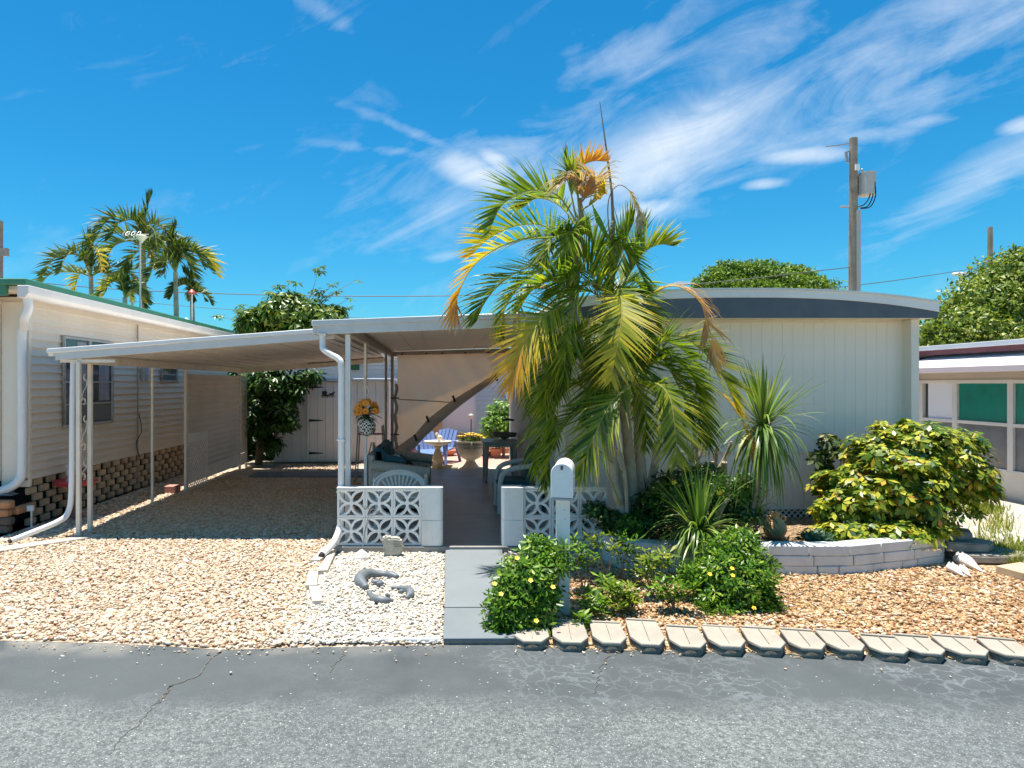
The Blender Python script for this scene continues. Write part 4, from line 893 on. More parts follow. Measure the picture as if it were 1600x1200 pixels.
# birdbath with bird, urn with yellow flowers
CST = mat('cast_cream_stone', (.55, .47, .33), (.42, .33, .2), rough=.8, scale=9, bump=.3)
bb = thing('birdbath', 'cream stone birdbath with a pale bird figure on its basin', 'birdbath', (-.13, 14.5, 0)); X, Y = -.15, 14.5
MB().lathe([(.13, 0), (.13, .04), (.1, .08), (.085, .12), (.12, .2), (.11, .27), (.07, .36), (.06, .42), (.085, .47), (.06, .5)], (X, Y, 0), 20).build('pedestal', CST, bb, smooth=True)
MB().lathe([(.06, .48), (.2, .52), (.29, .56), (.3, .59), (.27, .59), (.2, .55), (.0, .54)], (X, Y, 0), 28).build('basin', mat('pale_cast_stone', (.66, .6, .5), (.58, .52, .42), rough=.75, scale=8), bb, smooth=True)
bd = MB(); bd.ell((X + .04, Y, .66), .075, .05, .055, 12, Matrix.Rotation(.5, 3, 'Y')); bd.ell((X - .02, Y, .735), .034, .032, .034, 10); bd.prism([(X + .07, .66), (X + .16, .6), (X + .15, .575), (X + .06, .61)], 'y', Y - .02, Y + .02); bd.prism([(X - .05, .74), (X - .075, .73), (X - .05, .725)], 'y', Y - .008, Y + .008); bd.lathe([(.04, .55), (.03, .6), (.035, .64)], (X + .03, Y, 0), 10)
bd.build('bird_figure', mat('white_figure', (.7, .66, .62), rough=.6), bb, smooth=True)
un = thing('flower_urn', 'large grey pedestal urn full of yellow flowers on the cream flagstones', 'urn', (.55, 14.5, 0)); X = .55
URN = mat('grey_urn', (.42, .37, .3), (.5, .44, .37), rough=.6, scale=6, bump=.15)
MB().lathe([(.2, 0), (.2, .03), (.17, .05), (.13, .1), (.09, .17), (.1, .19), (.2, .24), (.27, .33), (.29, .42), (.3, .44), (.3, .46), (.285, .46), (.3, .5), (.3, .52), (.285, .525), (.31, .59), (.27, .59), (.25, .5)], (X, Y, 0), 32).build('urn_body', URN, un, smooth=True)
hd = MB(); hd.tube([(X + .01, Y - .3, .58), (X + .01, Y - .32, .52), (X + .01, Y - .3, .44)], .018, 8); hd.build('handle', mat('light_urn_trim', (.45, .43, .4)), un, smooth=True)
MB().lathe([(.3, -.0), (.3, .012), (.0, .014)], (X, Y, 0), 24).build('tray', CST, un)
YEL = mat('yellow_petal', (.85, .56, .01), (.88, .68, .03), rough=.6, scale=20); DKC = mat('flower_centre', (.12, .05, .01), rough=.8)
GRN_SMALL = leafmat('small_green', [(0, (.035, .085, .012)), (.5, (.07, .15, .02)), (1, (.13, .22, .03))], .45, .3)
for k in range(22):
    a = random.uniform(0, 2 * PI); r_ = .26 * math.sqrt(random.random()); h = .64 + .1 * (1 - (r_ / .28) ** 2) + random.uniform(-.02, .02); c = Vector((X + r_ * math.cos(a), Y + r_ * math.sin(a), h)); fl = MB()
    for q in range(10):
        b = q * PI / 5; d = Vector((math.cos(b), math.sin(b) - .2, .15)); s_ = Vector((-math.sin(b), math.cos(b), 0)) * .017; fl.add([c, c + d * .055 + s_ * 1.5, c + d * .085, c + d * .055 - s_ * 1.5], [(0, 1, 2, 3)])
    fo = fl.build('flower', YEL, un); MB().ell(c + Vector((0, -.008, .012)), .017, .017, .01, 8).build('flower_centre', DKC, fo)
tv, tf = [(-.0, 0, 0), (.3, .5, .12), (0, 1, 0), (-.3, .5, .12)], [(0, 1, 2), (0, 2, 3)]
n = 240; q = np.stack([X + RNG.normal(0, .11, n), Y + RNG.normal(0, .11, n), RNG.uniform(.57, .66, n)], 1); V, Fc = scatter(tv, tf, q, rotmats(n), RNG.uniform(.04, .07, n)); raw('leaves', V, Fc, GRN_SMALL, un)
lp = thing('garden_light', 'small globe solar light on a stake behind the urn', 'light', (.72, 16.6, 0)); MB().tube([(.64, 16.6, 0), (.64, 16.6, .95)], .012, 6).build('stake', BLACK, lp); MB().ell((.64, 16.6, 1.02), .07, .07, .06, 12).build('globe', mat('frosted_globe', (.5, .5, .46), rough=.2), lp, smooth=True)

# blue plastic low chairs behind the birdbath
BLU = mat('blue_plastic', (.13, .2, .42), (.16, .24, .48), rough=.4, scale=6)
def blue_chair(label, x, y, rz):
    t_ = thing('garden_chair', label, 'chair', (x, y, 0), 'blue plastic chairs on the patio', local=True, rz=rz)
    MB().prism([(-.02, .3), (.45, .24), (.46, .27), (.0, .34)], 'x', -.25, .25).build('seat', BLU, t_, bevel=.01)
    for k in range(5): MB().prism([(-.02, .32), (.02, .32), (-.2, .72 + .02 * (2 - abs(k - 2))), (-.235, .7 + .02 * (2 - abs(k - 2)))], 'x', -.25 + k * .102, -.25 + k * .102 + .09).build('back_slat', BLU, t_, bevel=.006)
    for sx in (-1, 1):
        MB().box(sx * .3 - .05, sx * .3 + .05, -.16, .42, .47, .5).build('armrest', BLU, t_, bevel=.01)
        for (a, b) in (((.36), (.44)),): MB().bar((sx * .29, .36, .47), (sx * .31, .48, 0), .06, .03).build('leg', BLU, t_, bevel=.006)
        MB().bar((sx * .29, -.02, .47), (sx * .3, -.24, 0), .07, .03).build('leg', BLU, t_, bevel=.006)
blue_chair('blue plastic low chair behind the birdbath, nearer the beige curtain', -.42, 15.3, R(200)); blue_chair('second blue plastic low chair, nearer the flower urn', -.02, 15.9, R(150))
# blue white fan-like ornament beside the sofa end
wm = tag(MB().ell((-.9, 14.3, .5), .09, .03, .08, 10).ell((-1.0, 14.28, .55), .05, .03, .06, 8).build('garden_ornament', mat('white_ornament', (.7, .74, .78), rough=.4), smooth=True), 'small white garden ornament just behind the sofa and curtain corner', 'ornament')
pv = MB().ell((.08, 14.35, .05), .14, .06, .05, 12).ell((.2, 14.3, .04), .09, .05, .04, 10).build('stepping_rock', mat('green_rock', (.3, .3, .2), (.4, .38, .26), rough=.85, scale=14, bump=.5), smooth=True); tag(pv, 'flat mossy rock lying between the birdbath and the urn', 'rock')

# plastic table by the house wall
OLV = mat('olive_grey_plastic', (.42, .44, .38), (.37, .39, .33), rough=.45, scale=5)
tb = thing('plastic_table', 'olive grey plastic patio table with tapered legs against the house side', 'table', (1.03, 12.4, .06))
rp = [(.62, -.0), (.68, -.06)]; X, Y = 1.0, 12.45
MB().box(X - .33, X + .33, Y - .4, Y + .4, .735, .775).build('tabletop', OLV, tb, bevel=.015, seg=2, smooth=True)
MB().box(X - .29, X + .29, Y - .36, Y + .36, .69, .734).build('apron', OLV, tb)
for sx in (-1, 1):
    for sy in (-1, 1): MB().tube([(X + sx * .25, Y + sy * .3, .69), (X + sx * .27, Y + sy * .33, .06)], [.042, .024], 10).build('leg', OLV, tb, smooth=True)
gb = thing('serving_tray', 'dark round tray standing on the olive grey plastic table', 'tray', (1.1, 12.9, .775)); MB().lathe([(.02, .776), (.05, .8), (.2, .84), (.23, .9), (.24, .9), (.21, .83), (.0, .81)], (1.1, 12.6, 0), 20).build('tray_bowl', mat('dark_taupe', (.13, .115, .1), rough=.5), gb, smooth=True)
dm = thing('doormat', 'dark ribbed doormat on the grey porch floor below the table', 'mat', (.96, 11.2, .06)); MB().box(.84, 1.12, 10.4, 11.9, .062, .085).build('mat_pile', mat('black_rubber', (.03, .032, .035), (.05, .05, .055), rough=.9, scale=30, bump=.5), dm, bevel=.004)
MB().box(.825, .837, 10.4, 11.9, .062, .1).build('mat_edge', mat('light_edge', (.4, .4, .38)), dm)
hk = tag(MB().tube([(1.33, 13.2, 1.1), (1.2, 13.1, 1.12), (1.1, 13.0, 1.11)], .02, 8).build('wall_lamp', BLACK), 'dark bracket fitting on the grey side wall above the table', 'lamp')
# wicker furniture
WCK = mat('taupe_wicker', (.58, .52, .43), (.46, .41, .34), rough=.75, scale=26, bump=.8, bscale=120); TEAL = mat('teal_cushion', (.025, .09, .11), (.04, .12, .14), rough=.85, scale=7, bump=.25, bscale=160)
sf = thing('wicker_sofa', 'taupe wicker sofa with dark teal cushions facing across the grey porch', 'sofa', (-.7, 10, .06)); SX = -1.02
def rib_tube(a, b, r, n=46, amp=.006):
    a, b = Vector(a), Vector(b); pts = [a.lerp(b, i / n) for i in range(n + 1)]; return pts, [r + (amp if i % 2 else -amp) for i in range(n + 1)]
for yy in (9.22, 10.92):
    pts, rs = rib_tube((SX + .02, yy, .7), (SX + .82, yy, .60), .075); ar = MB().tube(pts, rs, 14).build('armrest', WCK, sf, smooth=True, ang=80)
    MB().prism([(SX, .12), (SX + .8, .12), (SX + .8, .56), (SX, .66)], 'y', yy - .03, yy + .05).build('side_panel', WCK, sf, bevel=.01)
    MB().box(SX + .74, SX + .8, yy - .035, yy + .03, .06, .14).build('foot', BLACK, sf)
MB().prism([(SX - .02, .12), (SX + .1, .12), (SX + .06, .84), (SX - .05, .84)], 'y', 9.26, 10.9).build('backrest', WCK, sf, bevel=.02)
MB().box(SX + .1, SX + .78, 9.28, 10.88, .14, .36).build('seat_frame', WCK, sf, bevel=.01)
for y0 in (9.3, 10.1): MB().box(SX + .12, SX + .8, y0, y0 + .77, .365, .5).build('seat_cushion', TEAL, sf, bevel=.04, seg=3, smooth=True)
for y0 in (9.3, 10.1): MB().prism([(SX + .1, .51), (SX + .27, .51), (SX + .18, .92), (SX + .03, .92)], 'y', y0, y0 + .77).build('back_cushion', TEAL, sf, bevel=.04, seg=3, smooth=True)
tc_ = thing('throw_pillow', 'dark teal pillow leaning over the near arm of the wicker sofa', 'pillow', (SX + .3, 9.35, .7)); MB().prism([(SX + .06, .74), (SX + .5, .7), (SX + .48, .79), (SX + .22, .82), (SX + .14, .93), (SX + .05, .94)], 'y', 9.3, 9.46).build('pillow_body', TEAL, tc_, bevel=.03, seg=2, smooth=True)
bk = thing('folded_bag', 'dark folded bag with a pale handle lying behind the teal pillow', 'bag', (-.62, 9.9, .5)); MB().prism([(-.78, .52), (-.42, .52), (-.45, .66), (-.55, .72), (-.66, .8), (-.76, .76)], 'y', 9.75, 9.95).build('bag_body', mat('black_canvas', (.02, .02, .022), (.05, .05, .05), rough=.9, scale=15), bk, bevel=.03, seg=2, smooth=True); MB().tube(bez([(-.78, 9.73, .74), (-.7, 9.72, .79), (-.6, 9.72, .74)], 12), .01, 6).build('bag_handle', WHITE, bk)
ac = thing('wicker_armchair', 'pale armchair with dark teal cushions against the grey house side', 'chair', (1.0, 9.4, .06))
PWK = mat('pale_wicker', (.66, .65, .6), (.58, .57, .53), rough=.7, scale=25, bump=.7, bscale=120)
for yy in (9.05, 9.75): MB().tube(bez([(1.3, yy, .72), (1.05, yy, .7), (.82, yy, .64), (.74, yy, .5), (.73, yy, .08)], 24), .035, 10).build('arm', PWK, ac, smooth=True)
MB().box(.76, 1.3, 9.08, 9.72, .1, .36).build('seat_frame', PWK, ac, bevel=.02); MB().prism([(1.2, .36), (1.3, .36), (1.33, .98), (1.26, .98)], 'y', 9.06, 9.74).build('backrest', PWK, ac, bevel=.02)
MB().box(.72, 1.22, 9.1, 9.7, .37, .5).build('seat_cushion', TEAL, ac, bevel=.05, seg=3, smooth=True); MB().prism([(1.06, .5), (1.2, .5), (1.27, .94), (1.17, .94)], 'y', 9.1, 9.7).build('back_cushion', TEAL, ac, bevel=.04, seg=3, smooth=True)
# white resin chair seen from behind over the block wall
PLA = mat('white_resin', (.82, .79, .72), (.78, .75, .68), rough=.4, scale=5)
wc = thing('resin_chair', 'white resin garden chair with a fan back just behind the breeze blocks', 'chair', (-.54, 8.25, .06)); CX, CY = -.545, 8.15
def arch(a, rx, rz_, zc): return Vector((CX + rx * math.cos(a), CY, zc + rz_ * math.sin(a)))
MB().grid(lambda u, v: Vector((CX + (.31 - .055 * v) * math.cos(PI * u), CY + .01 * math.sin(PI * v), .58 + (.185 - .05 * v) * math.sin(PI * u))), 28, 3).grid(lambda u, v: Vector((CX + (.31 - .055 * (1 - v)) * math.cos(PI * u), CY + .026, .58 + (.185 - .05 * (1 - v)) * math.sin(PI * u))), 28, 3).build('back_rim', PLA, wc, smooth=True)
MB().tube([arch(PI * k / 28, .305, .18, .585) for k in range(29)], .012, 8).build('back_rim', PLA, wc, smooth=True)
for k in range(9):
    f = (k - 4) / 4; top_ = Vector((CX + f * .21, CY + .013, .58 + .13 * math.sqrt(max(0, 1 - (f * .82) ** 2)))); MB().bar(top_, (CX + f * .08, CY + .013, .46), .02, .008, up=(0, 1, 0)).build('back_slat', PLA, wc)
for sx in (-1, 1):
    MB().bar((CX + sx * .285, CY + .013, .6), (CX + sx * .25, CY + .013, .4), .05, .02, up=(0, 1, 0)).build('back_post', PLA, wc)
    MB().tube(bez([(CX + sx * .3, CY + .02, .64), (CX + sx * .31, CY + .25, .65), (CX + sx * .3, CY + .48, .63), (CX + sx * .29, CY + .52, .4)], 14), .02, 8).build('arm', PLA, wc, smooth=True)
    for y_ in (CY + .03, CY + .5): MB().tube([(CX + sx * .25, y_, .43), (CX + sx * .29, y_, .06)], [.03, .02], 8).build('leg', PLA, wc)
MB().box(CX - .24, CX + .24, CY + .03, CY + .5, .42, .45).build('seat', PLA, wc, bevel=.012)

def cloth(name, col, tr):
    m = mat(name, col, tuple(x * .92 for x in col), rough=.85, scale=2, bump=.2, bscale=200); t = NT(m.node_tree); bs = t.n['Principled BSDF']; o_ = t.n['Material Output']
    tl = t.node('ShaderNodeBsdfTranslucent'); t.put(tl.inputs[0], col); mx = t.node('ShaderNodeMixShader'); mx.inputs[0].default_value = tr
    t.l.new(bs.outputs[0], mx.inputs[1]); t.l.new(tl.outputs[0], mx.inputs[2]); t.l.new(mx.outputs[0], o_.inputs[0]); return m
# beige drop curtain gathered to a diagonal at the back of the porch
cv = thing('drop_curtain', 'beige canvas drop curtain rolled up into a diagonal hem at the porch end', 'curtain', (.1, 13.85, 2.3))
CAN = cloth('beige_canvas', (.86, .68, .48), .5); CAN2 = cloth('taupe_canvas_hem', (.4, .34, .28), .15)
hem = [(621, 700), (632, 692), (648, 681), (668, 657), (690, 640), (709, 626), (740, 607), (769, 589), (800, 566)]
def hz(u):
    for (a, b), (c, d) in zip(hem[:-1], hem[1:]):
        if u <= c: return b + (d - b) * (u - a) / (c - a)
    return hem[-1][1]
def cvf(a, b):
    u = 621 + (800 - 621) * a; v0 = 555 - 4 * a; v = v0 + (hz(u) - v0) * b; p = at(u, v, 13.86)
    p.y += .035 * math.sin(u * .05 + v * .08) * b + .02 * math.sin(v * .11 - u * .17) + .03 * math.exp(-((v - (650 - (u - 621) * .45)) / 7) ** 2) * b; return p
MB().grid(cvf, 60, 36).build('cloth', CAN, cv, smooth=True, ang=180)
lo = [(621, 716), (634, 712), (646, 702), (664, 683), (679, 668), (700, 650), (722, 632), (745, 615), (772, 596), (800, 574)]
def hemf(a, b):
    u = 619 + (800 - 619) * a
    def il(t, u):
        for (p, q), (r_, s_) in zip(t[:-1], t[1:]):
            if u <= r_: return q + (s_ - q) * (u - p) / (r_ - p)
        return t[-1][1]
    p = at(u, il(hem, u) - 2 + (il(lo, u) - il(hem, u) + 2) * b, 13.8); p.y -= .05 * math.sin(PI * b) + .01 * math.sin(u * .3); return p
MB().grid(hemf, 50, 6).build('hem', CAN2, cv, smooth=True, ang=180)
MB().tube([at(622, 624, 13.84), at(665, 626, 13.83), at(706, 629, 13.82)], .01, 5).build('seam', CAN2, cv)
for (u, v) in ((709, 623), (668, 655), (649, 684), (775, 590)): MB().bar(at(u - 1.5, v - 5, 13.74), at(u + 2, v + 5, 13.72), .045, .02, up=(0, 1, 0)).build('clip', BLACK, cv)
for u in (628, 666, 691, 727, 763): MB().ell(at(u, 553.5 - (u - 621) * .022, 13.82), .02, .02, .02, 8).build('grommet', BLACK, cv)
cs = MB(); cs.grid(lambda a, b: at(616 + 5 * a + 1.5 * math.sin(b * 22), 600 + 105 * b, 13.7 - .04 * math.sin(a * PI)), 3, 24); cs.build('gathered_edge', CAN2, cv, smooth=True)
for v in (622, 679): MB().bar(at(611, v, 13.3), at(623, v, 13.6), .02, .025).build('tie', BLACK, cv)

# hanging basket
hb = thing('hanging_basket', 'hanging woven basket of orange artificial flowers on a long chain', 'hanging basket', (-1.04, 9.05, 1.1)); X, Y = -1.035, 9.05
MB().tube([(X, Y, 2.36), (X, Y, 1.62)], .008, 6).build('chain', BROWNMETAL, hb)
MB().tube(bez([(X - .02, Y, 1.9), (X - .035, Y, 1.82), (X, Y, 1.76), (X + .03, Y, 1.7), (X, Y, 1.64)], 18), .009, 6).build('hook', CREAM, hb)
ck = mat('black_white_weave', (.8, .8, .75), rough=.6); nt = NT(ck.node_tree); chk = nt.node('ShaderNodeTexChecker'); chk.inputs['Scale'].default_value = 42; chk.inputs[1].default_value = (.85, .85, .8, 1); chk.inputs[2].default_value = (.02, .02, .02, 1); nt.put(chk.inputs[0], nt.node('ShaderNodeTexCoord').outputs['Object']); nt.l.new(chk.outputs[0], ck.node_tree.nodes['Principled BSDF'].inputs['Base Color'])
MB().lathe([(.03, 1.11), (.08, 1.14), (.1, 1.2), (.105, 1.27), (.09, 1.33), (.07, 1.33)], (X, Y, 0), 24).build('basket', ck, hb, smooth=True)
ORF = mat('orange_petal', (.8, .2, .01), (.7, .38, .04), rough=.6, scale=8)
for k in range(26):
    a = random.uniform(0, 2 * PI); e = random.uniform(-.2, 1.3); r_ = .13; c = Vector((X + r_ * math.cos(a) * math.cos(e), Y + r_ * math.sin(a) * math.cos(e), 1.44 + .13 * math.sin(e))); fl = MB()
    for q in range(6):
        b = q * PI / 3 + k; fl.ell(c + Vector((.026 * math.cos(b), -.01, .026 * math.sin(b))), .024, .014, .02, 7)
    fl.build('flower', ORF, hb, smooth=True)
V, Fc = straps(80, (X, Y, 1.38), .24, .022, -25, 50, .9, RNG, 4); raw('foliage', V, Fc, leafmat('blue_green_leaf', [(0, (.02, .07, .05)), (.5, (.04, .13, .08)), (1, (.12, .16, .05))], .5, .2), hb)
# plant stand with trays beyond the sofa
ps = thing('plant_stand', 'thin black folding plant stand with a pink tray beyond the porch posts', 'plant stand', (-1.5, 12.6, 0))
for (a, b) in (((-1.66, 12.6, 0), (-1.6, 12.6, 1.03)), ((-1.1, 12.6, 0), (-1.16, 12.6, 1.03)), ((-1.66, 12.95, 0), (-1.6, 12.9, 1.03)), ((-1.1, 12.95, 0), (-1.16, 12.9, 1.03))): MB().tube([a, b], .013, 6).build('leg', BROWNMETAL, ps)
MB().box(-1.62, -1.14, 12.58, 12.92, .34, .355).build('shelf', BROWNMETAL, ps); MB().box(-1.62, -1.14, 12.58, 12.92, .86, .875).build('shelf', mat('pink_tray', (.5, .2, .17), rough=.6), ps, bevel=.004)
for nm, lab, x, z, mm in (('flower_pot', 'small red pot on the pink tray of the plant stand', -1.36, .876, TER), ('flower_pot', 'small white pot on the pink tray beside the red one', -1.5, .876, PLA)):
    t_ = thing(nm, lab, 'pot', (x, 12.7, z)); MB().lathe([(.05, z), (.075, z + .09), (.065, z + .1)], (x, 12.7, 0), 14).build('pot_body', mm, t_, smooth=True); MB().ell((x, 12.7, z + .15), .08, .06, .06, 8).build('plant', mat('pale_plant', (.45, .42, .3), (.3, .35, .15), rough=.8, scale=30), t_)
st_ = thing('tripod_stool', 'brown slatted stool standing below the hanging basket', 'stool', (-1.05, 10.6, 0)); 
for (a, b) in (((-1.2, 11.2, 0), (-1.17, 11.2, .84)), ((-1.42, 11.2, 0), (-1.2, 11.2, .84)), ((-1.0, 11.3, 0), (-1.17, 11.25, .84))): MB().bar(a, b, .03, .02).build('leg', BROWNMETAL, st_)

# ================================================================== ornaments in the front yard
MAN = mat('grey_glazed_concrete', (.12, .135, .145), (.17, .19, .205), rough=.5, scale=9, bump=.12, bscale=40)
def manatee(label, spine, radii, flips, snout):
    t_ = thing('manatee_statue', label, 'statue', tuple(spine[0].lerp(spine[-1], .5).xy) + (0,), 'manatee statues on the white gravel'); n = len(radii) * 3
    P = bez(spine, n); rs = [np.interp(i / (n - 1), np.linspace(0, 1, len(radii)), radii) for i in range(n)]
    P = [Vector((p.x, p.y, r * .62 + .002)) for p, r in zip(P, rs)]
    mb = MB(); prev = None
    mb.tube(P, rs, 16, flat=1.0)
    mb.V = [Vector((v.x, v.y, v.z)) for v in mb.V]; b = mb.build('body', MAN, t_, smooth=True, ang=80)
    for f in flips: MB().ell(Vector((f[0].x, f[0].y, .03)), f[1], f[1] * .42, .02, 12, Matrix.Rotation(f[2], 3, 'Z')).build('flipper', MAN, t_, smooth=True)
    e = P[0]; MB().ell(e + Vector((0, -.005, .004)), snout, snout * .9, snout * .8, 12).build('snout', MAN, t_, smooth=True)
    d = (P[0] - P[3]).normalized(); s_ = Vector((-d.y, d.x, 0))
    for k in (-1, 1): MB().ell(P[1] + s_ * k * rs[1] * .62 + Vector((0, 0, rs[1] * .62)), .006, .006, .006, 6).build('eye', BLACK, t_)
    return t_
g = lambda u, v: gr(u, v)
manatee('large grey manatee statue curled above its two calves on white gravel', [g(571, 920), g(562, 912), g(572, 903), g(588, 901), g(604, 901), g(622, 904)], [.03, .048, .056, .054, .046, .034, .03, .036, .02], [(g(589, 914), .055, .15), (g(594, 917), .04, .3)], .034)
manatee('small grey manatee calf statue curved like a cup, nearest the road', [g(612, 940), g(600, 942), g(587, 940), g(580, 933), g(577, 929)], [.014, .03, .036, .03, .018, .024], [(g(606, 936), .026, -.5)], .018)
manatee('small grey manatee calf statue with its head toward the walkway', [g(636, 936), g(642, 931), g(636, 924), g(624, 921), g(612, 920)], [.02, .032, .034, .026, .016, .018], [(g(627, 930), .03, .2)], .02)
# engraved rock, white rock, wire stake
rk = thing('engraved_rock', 'pale engraved garden rock leaning on the breeze block wall', 'rock', tuple(gr(615, 866))); Yr = 7.17
poly = [at(u, v, Yr) for u, v in ((600, 862), (599, 850), (596, 842), (600, 837), (606, 836), (609, 840), (618, 839), (627, 841), (629, 850), (631, 857), (627, 866), (612, 868), (603, 868))]
MB().prism([(p.x, p.z) for p in poly], 'y', Yr - .05, Yr + .06).build('stone_body', mat('pale_rock', (.5, .47, .39), (.4, .37, .31), rough=.85, scale=12, bump=.6, bscale=40), rk, bevel=.02, seg=2, smooth=True)
tx = MB()
for (u0, u1, v) in ((615, 624, 846), (614, 624, 850), (616.5, 627, 853.5)):
    x = u0; k = 0
    while x < u1: p = at(x, v, Yr - .052); q_ = at(x + .75, v, Yr - .052); tx.box(p.x, q_.x, Yr - .0535, Yr - .049, p.z - .006 - .002 * (k % 2), p.z + .006); x += 1.35; k += 1
tx.build('engraving', mat('engraved_shade', (.2, .19, .16)), rk)
wr = thing('white_rock', 'white conical rock at the foot of the wire flower stake', 'rock', tuple(gr(565, 874))); c = gr(565, 873)
MB().lathe([(.095, -.01), (.09, .02), (.06, .06), (.02, .09), (.004, .094)], tuple(c), 9, 1, .7).build('stone_body', mat('white_rock', (.7, .67, .62), (.6, .56, .5), rough=.85, scale=14, bump=.8, bscale=50), wr)
ws = thing('wire_stake', 'thin grey wire stake with a spray of small rings before the block wall', 'ornament', tuple(c)); top_ = at(578, 800, 7.1)
MB().tube(bez([c + Vector((0, .02, .05)), at(570, 830, 7.12), top_, at(582, 796, 7.1)], 14), .004, 5).build('stem', mat('grey_wire', (.2, .2, .2), rough=.4), ws)
MB().tube(bez([c + Vector((0, .03, .05)), at(573, 822, 7.12), at(586, 796, 7.1)], 14), .003, 5).build('stem', MATS['grey_wire'], ws)
for (u, v, r_) in ((571, 793, 2.6), (578, 793, 2.6), (583, 797, 2.0), (589, 800, 1.8), (594, 802, 1.8)):
    c2 = at(u, v, 7.09); MB().tube([c2 + Vector((math.cos(a) * r_ / 150, 0, math.sin(a) * r_ / 150)) for a in [2 * PI * k / 12 for k in range(12)]], .004, 5, closed=True).build('ring', MATS['grey_wire'], ws)
# amphora
am = thing('clay_amphora', 'orange clay amphora with two small handles on the planter mulch', 'jar', (3.37, 7.2, .165)); X, Y = at(1211, 845, 7.2).x, 7.2
CLY = mat('orange_clay', (.78, .42, .2), (.7, .32, .14), rough=.7, scale=6, bump=.15)
MB().lathe([(.05, .165), (.09, .2), (.115, .26), (.11, .32), (.075, .37), (.045, .385), (.04, .41), (.052, .43), (.055, .445), (.04, .445)], (X, Y, 0), 24).build('jar_body', CLY, am, smooth=True)
for sx in (-1, 1): MB().tube([(X + sx * .075 + .026 * math.cos(a), Y - .02, .385 + .026 * math.sin(a)) for a in [2 * PI * k / 12 for k in range(12)]], .011, 6, closed=True).build('handle', CLY, am, smooth=True)
# conch shells, rocks, paver at the right end of the planter
SHL = mat('bleached_shell', (.72, .66, .6), (.64, .58, .53), rough=.55, scale=8, bump=.25)
for lab, (u0, v0), (u1, v1), r_ in (('largest bleached conch shell against the end of the planter', (1492, 872), (1542, 895), .075), ('middle bleached conch shell of the three', (1500, 886), (1519, 901), .042), ('small bleached conch shell nearest the orange gravel', (1481, 885), (1510, 901), .055)):
    a, b = gr(u0, v0, .04), gr(u1, v1, .01); t_ = thing('conch_shell', lab, 'shell', tuple(a.xy) + (0,), 'conch shells by the planter'); n = 12
    pts = [a.lerp(b, i / n) for i in range(n + 1)]; rs = [r_ * f for f in (.15, .6, .9, 1, .95, .84, .7, .55, .4, .28, .18, .1, .03)]
    pts = [Vector((p.x, p.y, max(r * .75, .01))) for p, r in zip(pts, rs)]; MB().tube(pts, rs, 12, flat=.8).build('shell_body', SHL, t_, smooth=True, ang=80)
    sp_ = MB(); d = (a - b).normalized()
    for k in range(6): ang = k * 1.0; cc = pts[2] + Vector((math.cos(ang) * rs[2] * .8 * -d.y, math.cos(ang) * rs[2] * .8 * d.x, abs(math.sin(ang)) * rs[2] * .8)); sp_.lathe([(.012, 0), (.007, .012), (.001, .024)], tuple(cc), 6)
    sp_.build('shell_knob', SHL, t_)
RKM = mat('grey_flat_rock', (.24, .215, .17), (.34, .31, .26), rough=.9, scale=9, bump=.7, bscale=30, stain=.3)
def rock(label, poly, z0, z1, mm=RKM):
    mb = MB(); n = len(poly); cx = sum(p[0] for p in poly) / n; cy = sum(p[1] for p in poly) / n
    mb.add([(x, y, z0) for x, y in poly] + [(cx + (x - cx) * .97, cy + (y - cy) * .97, z1 + random.uniform(-.006, .006)) for x, y in poly], [tuple(range(n)), tuple(range(2 * n - 1, n - 1, -1))] + [(i, i + n, (i + 1) % n + n, (i + 1) % n) for i in range(n)])
    return tag(mb.build('flat_rock', mm, bevel=.012, seg=2, smooth=True), label, 'rock', 'flat rocks beside the planter end')
rock('flat grey rock on top, touching the planter end', [(5.16, 7.15), (5.5, 7.1), (5.62, 7.3), (5.45, 7.5), (5.15, 7.45)], .17, .25)
rock('long grey rock under the top rock beside the planter end', [(5.15, 7.0), (5.55, 6.95), (5.72, 7.1), (5.6, 7.4), (5.15, 7.4)], .08, .168)
rock('broad dark rock jutting out beyond the conch shells', [(5.25, 6.85), (5.8, 6.8), (6.0, 7.0), (5.8, 7.3), (5.2, 7.3)], .0, .078)
rock('low greenish flat rock between the shells and the tan paver', [(5.55, 6.55), (5.95, 6.45), (6.15, 6.6), (6.1, 6.78), (5.75, 6.79)], -.01, .07)
p = [gr(1556, 896), gr(1600, 908), gr(1640, 903), gr(1594, 890)]
tag(MB().prism([(q_.x, q_.y) for q_ in p], 'z', -.01, .075).build('tan_paver', mat('tan_paver', (.55, .43, .28), (.48, .36, .23), rough=.85, scale=8, bump=.3), bevel=.006), 'tan concrete paver at the picture edge past the flat rocks', 'paver')
# red birdbath table with a pale figure
rbt = thing('red_birdbath', 'red plastic birdbath with a white figure on it beside the grey brick skirt', 'birdbath', (-4.98, 9.2, 0)); X, Y = -4.98, 9.2
RED = mat('red_plastic', (.6, .05, .06), (.55, .07, .08), rough=.4, scale=6)
MB().lathe([(.05, .42), (.24, .45), (.275, .49), (.27, .505), (.22, .48), (0, .47)], (X, Y, 0), 28).build('basin', RED, rbt, smooth=True)
MB().lathe([(.11, 0), (.1, .03), (.06, .07), (.055, .2), (.05, .36), (.07, .44)], (X, Y, 0), 16).build('pedestal', mat('faded_red_clay', (.36, .15, .11), (.3, .13, .1), rough=.8, scale=8), rbt, smooth=True)
fg = MB(); fg.ell((X - .06, Y - .05, .62), .045, .04, .07, 10); fg.ell((X - .075, Y - .05, .7), .03, .03, .035, 8); fg.lathe([(.05, .49), (.03, .56)], (X - .05, Y - .05, 0), 10); fg.build('figure', mat('pale_pink_figure', (.6, .5, .5), rough=.7), rbt, smooth=True)

